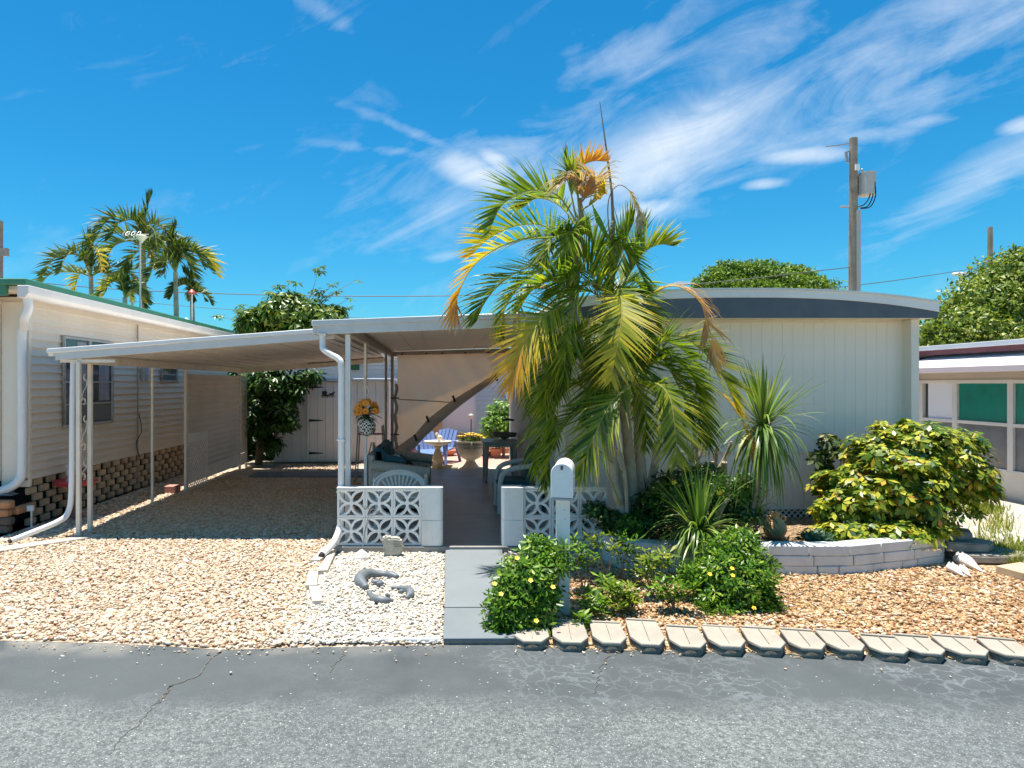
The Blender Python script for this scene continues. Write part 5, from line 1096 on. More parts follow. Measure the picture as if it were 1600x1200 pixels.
# ================================================================== poles, wires, antenna
WOOD = mat('weathered_pole', (.23, .19, .15), (.31, .27, .22), rough=.9, scale=3, bump=.4, bscale=30)
up = thing('utility_pole', 'tall weathered utility pole carrying a grey transformer above the roof', 'utility pole', (17.96, 30, 0)); X, Y = at(1333, 0, 30).x, 30
MB().tube([(X - .02, Y, 0), (X, Y, 6), (X + .01, Y, at(0, 216, 30).z)], [.2, .185, .165], 14).build('pole', WOOD, up, smooth=True)
MB().tube([(X + .13, Y - .14, 0), (X + .13, Y - .14, at(0, 330, 30).z)], .11, 8).build('conduit_cover', mat('grey_conduit', (.42, .41, .38), rough=.6), up, smooth=True)
zt = at(0, 216, 30).z; P = lambda u, v, d=0: at(u, v, 30 + d)
tr = MB().lathe([(.3, 0), (.345, .03), (.345, .95), (.36, .96), (.36, 1.0), (.2, 1.04)], tuple(P(1354.5, 306)), 20).build('transformer', mat('grey_transformer', (.45, .45, .43), (.4, .4, .38), rough=.45, scale=3), up, smooth=True)
MB().lathe([(.04, 0), (.06, .08), (.04, .12), (.05, .2), (.02, .24)], tuple(P(1347, 272)), 10).build('bushing', mat('porcelain', (.3, .3, .32), rough=.3), up, smooth=True)
MB().box(P(1340, 300).x, P(1345, 300).x, 29.9, 30.1, P(0, 304).z, P(0, 276).z).build('bracket', BROWNMETAL, up)
for (us, vs) in (((1364, 1364, 1356, 1345), (284, 305, 322, 325)), ((1367, 1368, 1360, 1345), (284, 306, 323, 326)), ((1361, 1359, 1352, 1345), (286, 306, 318, 322))): MB().tube(bez([P(u, v, -.3) for u, v in zip(us, vs)], 12), .025, 5).build('cable', BLACK, up)
MB().tube(bez([P(1326, 224), P(1310, 227), P(1290, 229)], 8), .025, 5).build('insulator_arm', BROWNMETAL, up)
MB().tube([P(1328, 236), P(1322, 238), P(1324, 254)], .06, 7).build('fuse_cutout', mat('porcelain', (.3, .3, .32)), up)
MB().box(P(1332, 0).x, P(1338, 0).x, 29.75, 29.85, P(0, 268).z, P(0, 259).z).build('pole_tag', WHITE, up)
MB().tube([P(1313, 323), P(1345, 323)], .04, 6).build('clamp', BROWNMETAL, up); MB().tube([P(1325, 416), P(1342, 416)], .04, 6).build('clamp', BROWNMETAL, up)
up2 = thing('utility_pole', 'bare wooden pole with a street lamp arm beyond the leafy tree', 'utility pole', (36, 45, 0)); X = at(1547, 0, 45).x
MB().tube([(X, 45, 0), (X, 45, at(0, 355, 45).z)], [.2, .15], 12).build('pole', WOOD, up2, smooth=True)
MB().tube(bez([at(1546, 445, 45), at(1530, 430, 44.6), at(1508, 426, 44.2)], 12), .07, 6).build('lamp_arm', mat('galvanised', (.45, .46, .48), rough=.4), up2, smooth=True)
MB().ell(at(1498, 428, 44), .45, .2, .12, 12).build('lamp_head', mat('lamp_housing', (.6, .6, .6), rough=.4), up2, smooth=True)
up3 = thing('utility_pole', 'dark pole cut by the picture edge above the green edged roof', 'utility pole', (-19.5, 30, 0)); X = at(0, 0, 30).x
MB().tube([(X, 30, 0), (X, 30, at(0, 345, 30).z)], .12, 10).build('pole', WOOD, up3, smooth=True); MB().box(X, X + .35, 29.9, 30.1, at(0, 400, 30).z, at(0, 388, 30).z).build('bracket', BROWNMETAL, up3)
WIRE = mat('wire_grey', (.08, .08, .085), rough=.6)
def wire(lab, pts, r=.016): return tag(MB().tube(bez([at(*p) for p in pts], 24), r, 5).build('overhead_wire', WIRE), lab, 'wire', 'overhead wires')
wire('long sagging wire crossing the sky over the carport roof', [(0, 436, 30), (200, 453, 30), (480, 462, 30), (760, 461, 30), (1060, 446, 30), (1325, 418, 30)], .02)
wire('wire rising from the bowed roof to the bare far pole', [(1240, 457, 28), (1400, 438, 36), (1546, 416, 45)], .02)
wire('faint wire low over the carport behind the leafy treetop', [(0, 444, 34), (200, 470, 34), (420, 488, 34), (620, 500, 34)], .014)
an = thing('tv_antenna', 'tv antenna of white loops on a thin mast above the neighbour roof', 'antenna', (-5.6, 12.5, 3.06)); Y = 12.5
MB().tube([at(219, 492, Y), at(219, 376, Y)], .018, 8).build('mast', mat('pale_mast', (.55, .53, .5), rough=.5), an)
MB().lathe([(.02, 0), (.03, .03), (.1, .11), (.115, .125), (.06, .15), (.0, .17)], tuple(at(221, 380, Y)), 16).build('rotor_cone', mat('cream_plastic', (.6, .55, .45), rough=.5), an, smooth=True)
MB().bar(at(192, 368, Y), at(232, 366, Y), .018).build('boom', CREAM, an); MB().bar(at(197, 374, Y), at(216, 373, Y), .014).build('boom', CREAM, an)
for k in range(6):
    c2 = at(195 + k * 4.4, 365, Y); MB().tube([c2 + Vector((math.cos(a) * .028, math.sin(a) * .05, math.sin(a) * .05)) for a in [2 * PI * q / 14 for q in range(14)]], .008, 5, closed=True).build('loop', WHITE2 if k % 2 else BLACK, an)
# ================================================================== plants
LEAF = ([(0, 0, 0), (.26, .45, .1), (0, 1, -.08), (-.26, .45, .1)], [(0, 1, 2), (0, 2, 3)])
def whorl(k, L, wd, el, drop=.0, seed=0):
    """k leaves radiating from one point, each folded along its midrib"""
    r = random.Random(seed); V = []; Fc = []
    for i in range(k):
        a = 2 * PI * i / k + r.uniform(-.2, .2); e = R(el + r.uniform(-14, 14)); l = L * r.uniform(.8, 1.1)
        d = Vector((math.cos(a) * math.cos(e), math.sin(a) * math.cos(e), math.sin(e))); s = Vector((-math.sin(a), math.cos(a), 0)); b = d * l * .12
        m_ = b + d * l * .56; t = b + d * l + Vector((0, 0, -drop * l)); o = len(V); u = d.cross(s) * -wd * .35
        V += [b, m_ + s * wd * .5 + u, t, m_ - s * wd * .5 + u]; Fc += [(o, o + 1, o + 2), (o, o + 2, o + 3)]
    return np.array([v[:] for v in V]), np.array(Fc)
def blobpts(blobs, n, shell=.55):
    """points in a set of ellipsoids (c, rx, ry, rz), denser near the surface; returns points and outward directions"""
    vol = np.array([b[1] * b[2] * b[3] for b in blobs]) ** .75; cnt = RNG.multinomial(n, vol / vol.sum()); P = []; N = []
    for (c, rx, ry, rz_), k in zip(blobs, cnt):
        d = RNG.normal(size=(k, 3)); d /= np.linalg.norm(d, axis=1)[:, None]; r = (shell + (1 - shell) * RNG.random(k)) ** .8
        ph = rx * 37 + c[0] * 5; r = r * (1 + .15 * np.sin(d[:, 0] * 6 + d[:, 2] * 9 + ph) + .12 * np.sin(d[:, 1] * 11 + d[:, 0] * 8 + 2 + ph) + .06 * np.sin(d[:, 2] * 21 + ph))
        P.append(np.array(c)[None] + d * r[:, None] * np.array([rx, ry, rz_])); N.append(d)
    return np.concatenate(P), np.concatenate(N)
def crown(name, blobs, n, tmpls, smin, smax, m, parent, up=.8, tilt=.55, shell=.55):
    P, N = blobpts(blobs, n, shell); parts = []
    for i, (tv, tf) in enumerate(tmpls):
        p, d = P[i::len(tmpls)], N[i::len(tmpls)]; k = len(p); parts.append(scatter(tv, tf, p, rotmats(k, d * .8 + np.array([0, 0, up]), tilt), RNG.uniform(smin, smax, k)))
    V, Fc = merge(parts); return raw(name, V, Fc, m, parent)
def stems(name, base, tips, r, m, parent, bend=.15):
    mb = MB()
    for tp_ in tips:
        tp_ = Vector(tp_); b = Vector(base) + Vector((random.uniform(-.03, .03), random.uniform(-.03, .03), 0)); md = b.lerp(tp_, .5) + Vector((random.uniform(-bend, bend), random.uniform(-bend, bend), random.uniform(0, bend)))
        mb.tube(bez([b, md, tp_], 8), [r * (1 - .75 * i / 7) for i in range(8)], 6)
    return mb.build(name, m, parent, smooth=True)
W8 = [whorl(8, .088, .04, -2, .3, s) for s in range(4)]; W5 = [whorl(5, .062, .018, 18, .15, s) for s in range(4)]; W4 = [whorl(4, .08, .03, 10, .2, s) for s in range(4)]
SCH = leafmat('variegated_umbrella_leaf', [(0, (.03, .075, .008)), (.2, (.07, .14, .012)), (.42, (.16, .24, .018)), (.62, (.34, .38, .03)), (.86, (.55, .52, .05)), (.97, (.58, .36, .04)), (1, (.5, .24, .05))], .38, .3)
ALM = leafmat('glossy_green_leaf', [(0, (.03, .085, .008)), (.35, (.075, .18, .012)), (.75, (.15, .3, .02)), (1, (.34, .44, .05))], .36, .33)
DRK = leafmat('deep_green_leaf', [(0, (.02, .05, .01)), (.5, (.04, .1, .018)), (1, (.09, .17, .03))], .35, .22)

# schefflera shrub
s1 = thing('umbrella_shrub', 'large round yellow green variegated shrub in the block planter', 'shrub', (4.6, 7.5, .16)); c = lambda u, v, Y: tuple(at(u, v, Y))
blobs = [(c(1400, 760, 7.35), .62, .5, .5), (c(1330, 785, 7.3), .36, .4, .32), (c(1440, 700, 7.4), .52, .45, .3), (c(1500, 735, 7.3), .35, .35, .28), (c(1375, 710, 7.4), .38, .35, .24), (c(1490, 690, 7.5), .3, .3, .18), (c(1340, 830, 7.0), .42, .25, .13), (c(1410, 828, 6.95), .45, .25, .13), (c(1520, 765, 7.3), .24, .25, .13), (c(1300, 755, 7.4), .2, .22, .17)]
crown('foliage', blobs, 2100, W8, .85, 1.3, SCH, s1, up=.9, tilt=.45, shell=.5)
crown('foliage', [(c(1378, 668, 7.5), .12, .1, .06), (c(1420, 664, 7.4), .1, .1, .05), (c(1548, 770, 7.2), .07, .1, .06), (c(1512, 800, 7.1), .18, .1, .04), (c(1282, 800, 7.2), .08, .1, .12), (c(1470, 822, 7.0), .2, .1, .05)], 90, W8, .8, 1.15, SCH, s1, up=.9)
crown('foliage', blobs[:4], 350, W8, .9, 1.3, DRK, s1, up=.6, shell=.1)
b0 = (4.75, 7.5, .1); stems('branch', b0, [c(1500, 790, 7.2), c(1530, 775, 7.2), c(1480, 812, 6.95), c(1505, 822, 6.9), c(1440, 830, 6.9), c(1400, 700, 7.4), c(1450, 690, 7.4), c(1350, 740, 7.3), c(1320, 800, 7.2), c(1495, 800, 7.0)], .022, TWIG, s1, .1)
s2 = thing('umbrella_shrub', 'smaller dark leggy umbrella shrub against the pale house panels', 'shrub', (4.4, 8.1, .16))
crown('foliage', [(c(1295, 690, 8.0), .15, .12, .1), (c(1280, 715, 8.0), .12, .12, .12), (c(1310, 705, 7.9), .1, .1, .08), (c(1285, 750, 7.95), .08, .1, .18), (c(1290, 735, 8), .12, .1, .1)], 75, W8, .95, 1.3, leafmat('dull_umbrella_leaf', [(0, (.02, .05, .01)), (.5, (.06, .1, .02)), (.9, (.25, .25, .06)), (1, (.4, .28, .1))], .4, .25), s2)
stems('branch', (4.5, 8.05, .16), [c(1295, 690, 8.0), c(1283, 715, 8.0), c(1320, 692, 7.95), c(1278, 760, 7.95)], .012, TWIG, s2, .05)
gc = thing('ground_cover_plant', 'bluish green low leafy plant under the large shrub edge', 'plant', (4.0, 6.85, .16)); crown('foliage', [(c(1270, 843, 6.85), .13, .1, .05), (c(1290, 848, 6.8), .12, .08, .04)], 45, [whorl(7, .1, .035, 25, .25, s) for s in range(3)], .8, 1.2, leafmat('blue_green_ground', [(0, (.03, .08, .05)), (1, (.1, .2, .1))], .4, .25), gc)

# flowering bushes by the road
FLW = mat('golden_trumpet_petal', (.88, .5, .01), (.9, .62, .03), rough=.5, scale=30)
def bush(label, base, blobs, n, flowers, group='yellow flowering bushes by the road'):
    t_ = thing('flowering_bush', label, 'bush', tuple(base), group); crown('foliage', blobs, n, W5, .85, 1.35, ALM, t_, up=.5, tilt=.6, shell=.45)
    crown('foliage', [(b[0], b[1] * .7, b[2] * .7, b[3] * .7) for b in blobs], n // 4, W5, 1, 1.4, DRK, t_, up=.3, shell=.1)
    stems('branch', base, [Vector(b[0]) + Vector((random.uniform(-.5, .5) * b[1], random.uniform(-.5, .5) * b[2], random.uniform(0, .9) * b[3])) for b in blobs for _ in range(3)], .008, TWIG, t_, .06)
    for (u, v, Y) in flowers:
        cc = at(u, v, Y); fl = MB()
        for q in range(5):
            a = q * 2 * PI / 5 + u; d = Vector((math.cos(a), math.sin(a) * .75 - .1, math.sin(a) * .65 + .1)); s_ = Vector((-math.sin(a), math.cos(a) * .75, math.cos(a) * .65)) * .011; fl.add([cc, cc + d * .014 * .8 + s_ * .8, cc + d * .02, cc + d * .014 * .8 - s_ * .8], [(0, 1, 2, 3)])
        fl.lathe([(.002, -.015), (.005, 0)], tuple(cc), 6); fl.build('flower', FLW, t_)
    return t_
bush('dense bright green bush with yellow flowers spilling over the walkway edge', (at(830, 0, 5.1).x, 5.1, 0), [(c(822, 908, 5.1), .23, .22, .18), (c(795, 945, 5.05), .17, .2, .15), (c(832, 950, 5.05), .18, .2, .14), (c(810, 968, 4.98), .22, .14, .08), (c(855, 875, 5.2), .17, .2, .13), (c(842, 855, 5.25), .1, .12, .08), (c(775, 985, 4.95), .1, .1, .05), (c(862, 930, 5.15), .05, .12, .08)], 1700,
     [(829, 907, 4.82), (864, 917, 4.82), (783, 928, 4.8), (773, 912, 4.85), (838, 970, 4.78), (808, 872, 5.0)])
bush('wide bright green bush with yellow flowers below the spiky dracaena', (at(1140, 0, 5.7).x, 5.7, 0), [(c(1142, 902, 5.6), .26, .26, .2), (c(1118, 925, 5.6), .2, .22, .13), (c(1172, 925, 5.55), .2, .2, .15), (c(1140, 862, 5.8), .22, .2, .15), (c(1185, 895, 5.6), .13, .18, .16), (c(1160, 845, 5.9), .14, .15, .1), (c(1080, 900, 5.7), .13, .15, .1), (c(1200, 940, 5.45), .1, .12, .09), (c(1130, 950, 5.4), .2, .12, .05)], 1600,
     [(1109, 897, 5.35), (1145, 899, 5.3), (1144, 888, 5.35), (1178, 950, 5.3)])
def sprig(label, u, v, Y, h, n, spread=.1, m_=ALM):
    b = Vector((at(u, 0, Y).x, Y, 0)); t_ = thing('young_bush', label, 'plant', tuple(b), 'young leggy plants on the orange gravel'); tips = []
    for k in range(n): tips.append(b + Vector((random.uniform(-spread, spread), random.uniform(-spread, spread), h * random.uniform(.55, 1.05))))
    stems('stem', b, tips, .006, TWIG, t_, .03); P = []
    for tp_ in tips:
        for q in range(5): P.append(tp_ + Vector((random.gauss(0, .022), random.gauss(0, .022), random.uniform(-.1, .02))))
    P = np.array([p[:] for p in P]); parts = [scatter(*W5[i], P[i::4], rotmats(len(P[i::4]), np.tile([0, 0, 1.], (len(P[i::4]), 1)), .5), RNG.uniform(1.1, 1.7, len(P[i::4]))) for i in range(4)]
    V, Fc = merge(parts); raw('foliage', V, Fc, m_, t_)
YLM = leafmat('yellowing_green_leaf', [(0, (.05, .11, .012)), (.5, (.14, .24, .02)), (1, (.36, .36, .04))], .35, .35)
for lab, a in (('tallest young plant just past the mailbox post, reaching the breeze blocks', (912, 0, 5.9, .42, 6, .12)), ('young plant with pale tips before the white planter corner', (942, 0, 6.1, .45, 5, .12)), ('dark topped young plant standing at the planter wall joint', (972, 0, 6.2, .4, 4, .06)),
               ('low bushy young plant two paces behind the third edging stone', (928, 0, 5.35, .2, 7, .14)), ('bright low plant behind the fourth edging stone', (985, 0, 5.4, .2, 9, .14)), ('upright yellow green plant between the small plants and the wide bush', (1020, 0, 5.75, .36, 7, .1)),
               ('straggly plant at the near edge of the wide flowering bush', (1052, 0, 5.4, .25, 8, .12)), ('tiny plant close to the mailbox post foot', (912, 0, 5.05, .1, 4, .05)), ('yellowish plant behind the upright one, next to the white blocks', (1000, 0, 6.1, .32, 5, .1)), ('small plant near the middle of the dry leaves', (958, 0, 5.6, .2, 6, .1))):
    sprig(lab, *a, m_=YLM if 'yellow' in lab or 'pale' in lab or 'bright' in lab else ALM)

# dracaenas
DRC = leafmat('dracaena_leaf', [(0, (.06, .13, .02)), (.4, (.13, .23, .04)), (.75, (.24, .34, .07)), (.93, (.38, .42, .15)), (1, (.55, .45, .2))], .35, .25)
def dracaena(label, base, head, specs, rt):
    t_ = thing('dracaena', label, 'plant', tuple(base), 'spiky dracaenas in the planter'); base, head = Vector(base), Vector(head)
    MB().tube(bez([base, base.lerp(head, .4) + Vector((.02, 0, 0)), head], 12), [rt * (1 - .3 * i / 11) for i in range(12)], 9).build('trunk', mat('dracaena_bark', (.27, .22, .16), (.36, .3, .23), rough=.9, scale=30, bump=.6), t_, smooth=True)
    for sp_ in specs: V, Fc = straps(sp_[0], head + Vector((0, 0, sp_[6] if len(sp_) > 6 else 0)), sp_[1], sp_[2], sp_[3], sp_[4], sp_[5], RNG, 8); raw('leaves', V, Fc, DRC, t_)
h1 = at(1193, 668, 6.95); dracaena('tall spiky dracaena rising in front of the bare pale wall panels', (at(1165, 0, 7.0).x, 7.0, .15), h1, [(62, .74, .022, 42, 86, .35), (60, .62, .022, -5, 40, 1.3), (70, .72, .022, -50, 10, 2.6), (46, .78, .02, -75, -25, 3.0, -.06)], .028)
h2 = at(1093, 832, 6.35); dracaena('shorter spiky dracaena at the front edge of the white planter', (at(1098, 0, 6.6).x, 6.6, .1), h2, [(60, .72, .02, 40, 84, .45), (80, .62, .02, 0, 45, 1.7), (90, .52, .02, -30, 25, 2.8)], .03)
h3 = at(1180, 815, 7.0); dracaena('grassy low dracaena tuft below the tall one', (h3.x, 7.0, .15), h3, [(80, .42, .012, 10, 80, 1.8)], .02)
# leaning tan stem beside the short dracaena
ls = tag(MB().tube(bez([(at(1118, 0, 6.6).x, 6.6, .1), at(1118, 830, 6.6), at(1124, 800, 6.6), at(1140, 778, 6.65)], 14), [.026] * 8 + [.03, .03, .026, .02, .016, .01], 8).build('cut_stem', TWIG, smooth=True), 'bent bare tan stem between the two spiky dracaenas', 'stem')

# planter understory
us = thing('planter_shrub', 'dark green leafy shrub with a few orange blooms between palm and dracaena', 'shrub', (2.6, 7.2, .16))
crown('foliage', [(c(1030, 790, 7.1), .28, .25, .22), (c(1060, 760, 7.3), .3, .25, .22), (c(1000, 815, 7.0), .2, .2, .1), (c(1110, 780, 7.3), .25, .25, .25), (c(1150, 800, 7.1), .22, .2, .2), (c(1080, 830, 6.9), .3, .2, .08), (c(1165, 760, 7.4), .2, .2, .15), (c(1100, 740, 7.5), .25, .2, .12)], 1300, W4 + W5, .9, 1.5, DRK, us, shell=.4)
crown('foliage', [(c(1040, 780, 7.0), .2, .2, .15), (c(1150, 770, 7.1), .22, .2, .2), (c(1105, 765, 7.1), .2, .2, .15)], 230, W5, .9, 1.4, ALM, us)
for (u, v) in ((1053, 754), (1104, 801), (1125, 770)):
    fl = MB(); cc = at(u, v, 6.85)
    for q in range(5): a = q * 2 * PI / 5 + u; d = Vector((math.cos(a), -.2, math.sin(a))); s_ = Vector((-math.sin(a), 0, math.cos(a))) * .012; fl.add([cc, cc + d * .018 + s_, cc + d * .03, cc + d * .018 - s_], [(0, 1, 2, 3)])
    fl.build('flower', FLW, us)
cp_ = thing('pruned_plumeria', 'cut back plumeria with bare knobbly tan branches by the house wall', 'shrub', (2.9, 7.8, .16)); mb = MB()
for (u0, u1, v1, v0, r_) in ((1075, 1062, 706, 760, .025), (1090, 1084, 668, 740, .02), (1085, 1107, 672, 735, .022), (1110, 1120, 700, 765, .028), (1118, 1113, 722, 775, .03), (1118, 1143, 690, 745, .022), (1128, 1132, 722, 760, .035), (1040, 1048, 732, 765, .03)): mb.tube(bez([at(u0, v0 + 50, 7.75), at(u0, v0, 7.75), at((u0 + u1) / 2 + 1, (v0 + v1) / 2, 7.75), at(u1, v1, 7.7)], 9), [r_] * 8 + [r_ * .8], 8)
mb.build('branch', mat('plumeria_bark', (.42, .33, .26), (.33, .25, .19), rough=.85, scale=12, bump=.5), cp_, smooth=True)
lowp = thing('planter_shrub', 'low dark mounding shrub at the foot of the palm beside the block wall', 'shrub', (2.0, 7.1, .16))
crown('foliage', [(c(968, 820, 7.0), .17, .2, .1), (c(950, 806, 7.1), .08, .15, .06), (c(990, 828, 6.95), .18, .15, .07)], 300, W4, .8, 1.4, DRK, lowp); crown('foliage', [(c(985, 820, 6.9), .14, .12, .08)], 60, W5, .9, 1.3, ALM, lowp)
crown('foliage', [(c(930, 795, 7.25), .12, .12, .08)], 45, W4, .9, 1.3, DRK, lowp)
ft = thing('fern_tuft', 'feathery dark tuft between the palm stems and the pruned plumeria', 'fern', (2.5, 7.4, .2)); V, Fc = straps(90, at(1015, 800, 7.3), .5, .012, 0, 75, 1.6, RNG); raw('leaves', V, Fc, DRK, ft)
V, Fc = straps(60, at(1080, 720, 7.6), .36, .008, 10, 85, 1.0, RNG); raw('leaves', V, Fc, leafmat('grey_green_grass', [(0, (.12, .16, .08)), (1, (.25, .27, .15))], .5, .3), ft)
# grass
def grass(name, pts, m_):
    P = np.array(pts); n = len(P); V, Fc = scatter([(-.06, 0, 0), (.06, 0, 0), (.05, .12, .5), (-.05, .12, .5), (0, .35, 1)], [(0, 1, 2), (0, 2, 3), (3, 2, 4)], P, rotmats(n, np.tile([0, 0, 1.], (n, 1)), .35), RNG.uniform(.05, .13, n)); o = raw(name, V, Fc, m_); o['kind'] = 'stuff'
gp = []
for _ in range(5200):
    u, v = random.uniform(1525, 1640), random.gauss(870, 14) + (random.uniform(0, 14)); g_ = gr(u, v + (u - 1560) * .12)
    if g_.x > 5.62: gp.append((g_.x, g_.y, -.01))
for _ in range(900): g_ = gr(random.gauss(1535, 16), random.gauss(798, 3)); gp.append((g_.x, g_.y, -.01))
for _ in range(260): g_ = gr(random.gauss(1560, 16), random.gauss(822, 10)); gp.append((g_.x, g_.y, -.01))
grass('grass', gp, leafmat('yellow_green_grass', [(0, (.12, .19, .02)), (.5, (.26, .3, .04)), (1, (.42, .38, .12))], .6, .35))

# round bush on the patio
rbu = thing('round_bush', 'bright green rounded bush at the patio edge beside the house corner', 'bush', (1.45, 16.8, 0)); MB().tube([(1.45, 16.8, 0), (1.45, 16.8, .5)], .04, 7).build('trunk', TWIG, rbu)
crown('foliage', [(c(779, 668, 16.8), .42, .42, .46), (c(787, 645, 16.9), .4, .35, .34), (c(800, 670, 16.9), .5, .4, .42)], 2300, [LEAF], .09, .13, leafmat('fresh_green', [(0, (.05, .14, .015)), (.5, (.13, .28, .03)), (1, (.28, .42, .06))], .35, .35), rbu, shell=.7)

# rubber tree behind the carport
UTL = leafmat('umbrella_tree_leaf', [(0, (.03, .07, .012)), (.4, (.07, .14, .018)), (.8, (.16, .24, .025)), (1, (.34, .34, .04))], .3, .3)
W7 = [whorl(7, .19, .07, -8, .35, s) for s in range(4)]
ut = thing('umbrella_tree', 'umbrella tree behind the carport, dark below its roof and sunny above', 'tree', (-4.1, 15.2, 0))
MB().tube(bez([(-4.15, 15.2, 0), (-4.1, 15.2, .7), (-4.0, 15.2, 1.5), (-3.8, 15.3, 2.6)], 14), [.09 - .004 * i for i in range(14)], 9).build('trunk', mat('dark_bark', (.09, .065, .045), (.15, .11, .08), rough=.9, scale=14, bump=.5), ut, smooth=True)
stems('branch', (-4.05, 15.2, .3), [(-3.4, 15.2, 2.3), (-3.0, 15.3, 2.9), (-4.4, 15.2, 2.2), (-3.6, 15.2, 1.2), (-2.6, 15.4, 2.8), (-4.25, 15.1, 1.0)], .04, MATS['dark_bark'], ut, .15)
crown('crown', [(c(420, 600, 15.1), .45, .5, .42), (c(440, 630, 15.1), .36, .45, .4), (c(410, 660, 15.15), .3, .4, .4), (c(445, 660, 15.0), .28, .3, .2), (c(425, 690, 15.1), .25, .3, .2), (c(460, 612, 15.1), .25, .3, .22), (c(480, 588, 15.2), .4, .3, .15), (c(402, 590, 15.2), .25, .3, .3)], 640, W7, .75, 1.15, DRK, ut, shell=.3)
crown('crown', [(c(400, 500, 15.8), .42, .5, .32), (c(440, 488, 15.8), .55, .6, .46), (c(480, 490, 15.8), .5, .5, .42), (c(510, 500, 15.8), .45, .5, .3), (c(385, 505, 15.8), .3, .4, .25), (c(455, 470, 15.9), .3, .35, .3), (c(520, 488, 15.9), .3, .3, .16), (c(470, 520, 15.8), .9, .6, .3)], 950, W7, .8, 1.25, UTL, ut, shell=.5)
tips = [(499, 414), (433, 441), (462, 437), (390, 475), (374, 478), (428, 455), (524, 440), (525, 455), (547, 464), (562, 432), (460, 458), (500, 448), (508, 460), (447, 452), (540, 478), (340, 492), (536, 490), (490, 455), (480, 465)]
stems('branch', (at(455, 0, 15.9).x, 15.9, 3.0), [c(u, v + 2, 15.9) for u, v in tips], .014, TWIG, ut, .1)
P = []; 
for (u, v) in tips:
    for q in range(3 if v > 430 and u < 545 else (7 if v < 430 else 1)): P.append(at(u, v + random.uniform(-1, 8 if v > 430 else 16), 15.9) + Vector((random.gauss(0, .06), random.gauss(0, .06), 0)))
P = np.array([p[:] for p in P]); V, Fc = merge([scatter(*W7[i], P[i::4], rotmats(len(P[i::4]), np.tile([0, 0, 1.], (len(P[i::4]), 1)), .35), RNG.uniform(.6, .95, len(P[i::4]))) for i in range(4)]); raw('crown', V, Fc, UTL, ut)

hd_ = thing('background_tree', 'dark shrubby growth closing the gap between the ribbed screen and the shed', 'tree', (-4.9, 16.9, 0)); crown('crown', [((-4.9, 16.9, .8), .9, .5, .85), ((-4.2, 16.6, .4), .5, .4, .45), ((-5.3, 17, 1.6), .9, .5, .6)], 900, W7, .8, 1.2, DRK, hd_, shell=.3); MB().tube([(-4.9, 16.9, 0), (-4.9, 16.9, 1.2)], .06, 8).build('trunk', MATS['dark_bark'], hd_)
# far trees
OAK = leafmat('oak_leaf', [(0, (.05, .11, .012)), (.5, (.13, .23, .02)), (1, (.26, .36, .04))], .5, .3)
SGR = leafmat('seagrape_leaf', [(0, (.05, .1, .015)), (.4, (.13, .2, .025)), (.8, (.3, .36, .06)), (1, (.48, .48, .14))], .4, .3)
LF2 = [LEAF, ([(0, 0, 0), (.35, .5, -.1), (0, 1, .1), (-.35, .5, 0)], LEAF[1])]
ft1 = thing('oak_tree', 'broad dense green tree far behind the bowed white roof', 'tree', (20.5, 45, 0)); MB().tube([(20.5, 45, 0), (20.5, 45, 6)], [.5, .35], 10).build('trunk', MATS['dark_bark'], ft1)
crown('crown', [(c(1150, 440, 45), 2.2, 2, 1.25), (c(1115, 450, 45), 1.4, 1.5, .8), (c(1180, 435, 45), 1.6, 2, 1.1), (c(1225, 442, 45), 1.9, 2, 1.05), (c(1240, 435, 45), 1.2, 1.5, .8), (c(1265, 450, 45), 1.1, 1.5, .7), (c(1140, 424, 45), 1.1, 1.2, .6), (c(1190, 460, 45), 4.5, 3, 1.5)], 34000, LF2, .13, .27, OAK, ft1, shell=.7, up=.3, tilt=1.1)
ft2 = thing('seagrape_tree', 'large glossy leafy tree rising behind the maroon trimmed house', 'tree', (18, 21, 0)); MB().tube([(18, 21, 0), (17.8, 21, 3)], [.4, .3], 10).build('trunk', MATS['dark_bark'], ft2)
crown('crown', [(c(1580, 450, 21), 1.3, 1.5, 1.0), (c(1540, 480, 20.5), 1.1, 1.3, .85), (c(1500, 510, 20), .85, 1.2, .6), (c(1600, 420, 21), .9, 1.2, .65), (c(1470, 535, 20), .6, 1, .5), (c(1560, 530, 20), 1.7, 1.5, .7), (c(1620, 480, 21), 1.5, 1.5, 1.5), (c(1500, 545, 20), 1.2, 1, .5), (c(1640, 540, 20), 1.6, 1.5, 1.3)], 30000, LF2, .085, .19, SGR, ft2, shell=.58, up=.35, tilt=1.0)
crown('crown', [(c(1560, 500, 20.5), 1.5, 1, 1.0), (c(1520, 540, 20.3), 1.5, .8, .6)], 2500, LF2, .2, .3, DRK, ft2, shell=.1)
P, N = blobpts([(c(1505, 475, 20.5), .5, .5, .3), (c(1455, 515, 20), .25, .5, .2), (c(1540, 445, 20.8), .35, .5, .25), (c(1590, 398, 21), .35, .5, .2)], 1000, .2); V, Fc = scatter(*LEAF, P, rotmats(len(P)), RNG.uniform(.12, .22, len(P))); raw('crown', V, Fc, SGR, ft2)
for i, (lab, x, y, h) in enumerate((('distant hedge tree closing the gap behind the shed', -6.5, 30, 1.9), ('distant tree mass behind the white rear house', 3, 34, 2.2))):
    t_ = thing('background_tree', lab, 'tree', (x, y, 0)); crown('crown', [((x, y, h * .5), 3.5, 1.5, h * .5)], 1500, LF2, .25, .45, OAK, t_, shell=.6); MB().tube([(x, y, 0), (x, y, h * .6)], .2, 8).build('trunk', MATS['dark_bark'], t_)

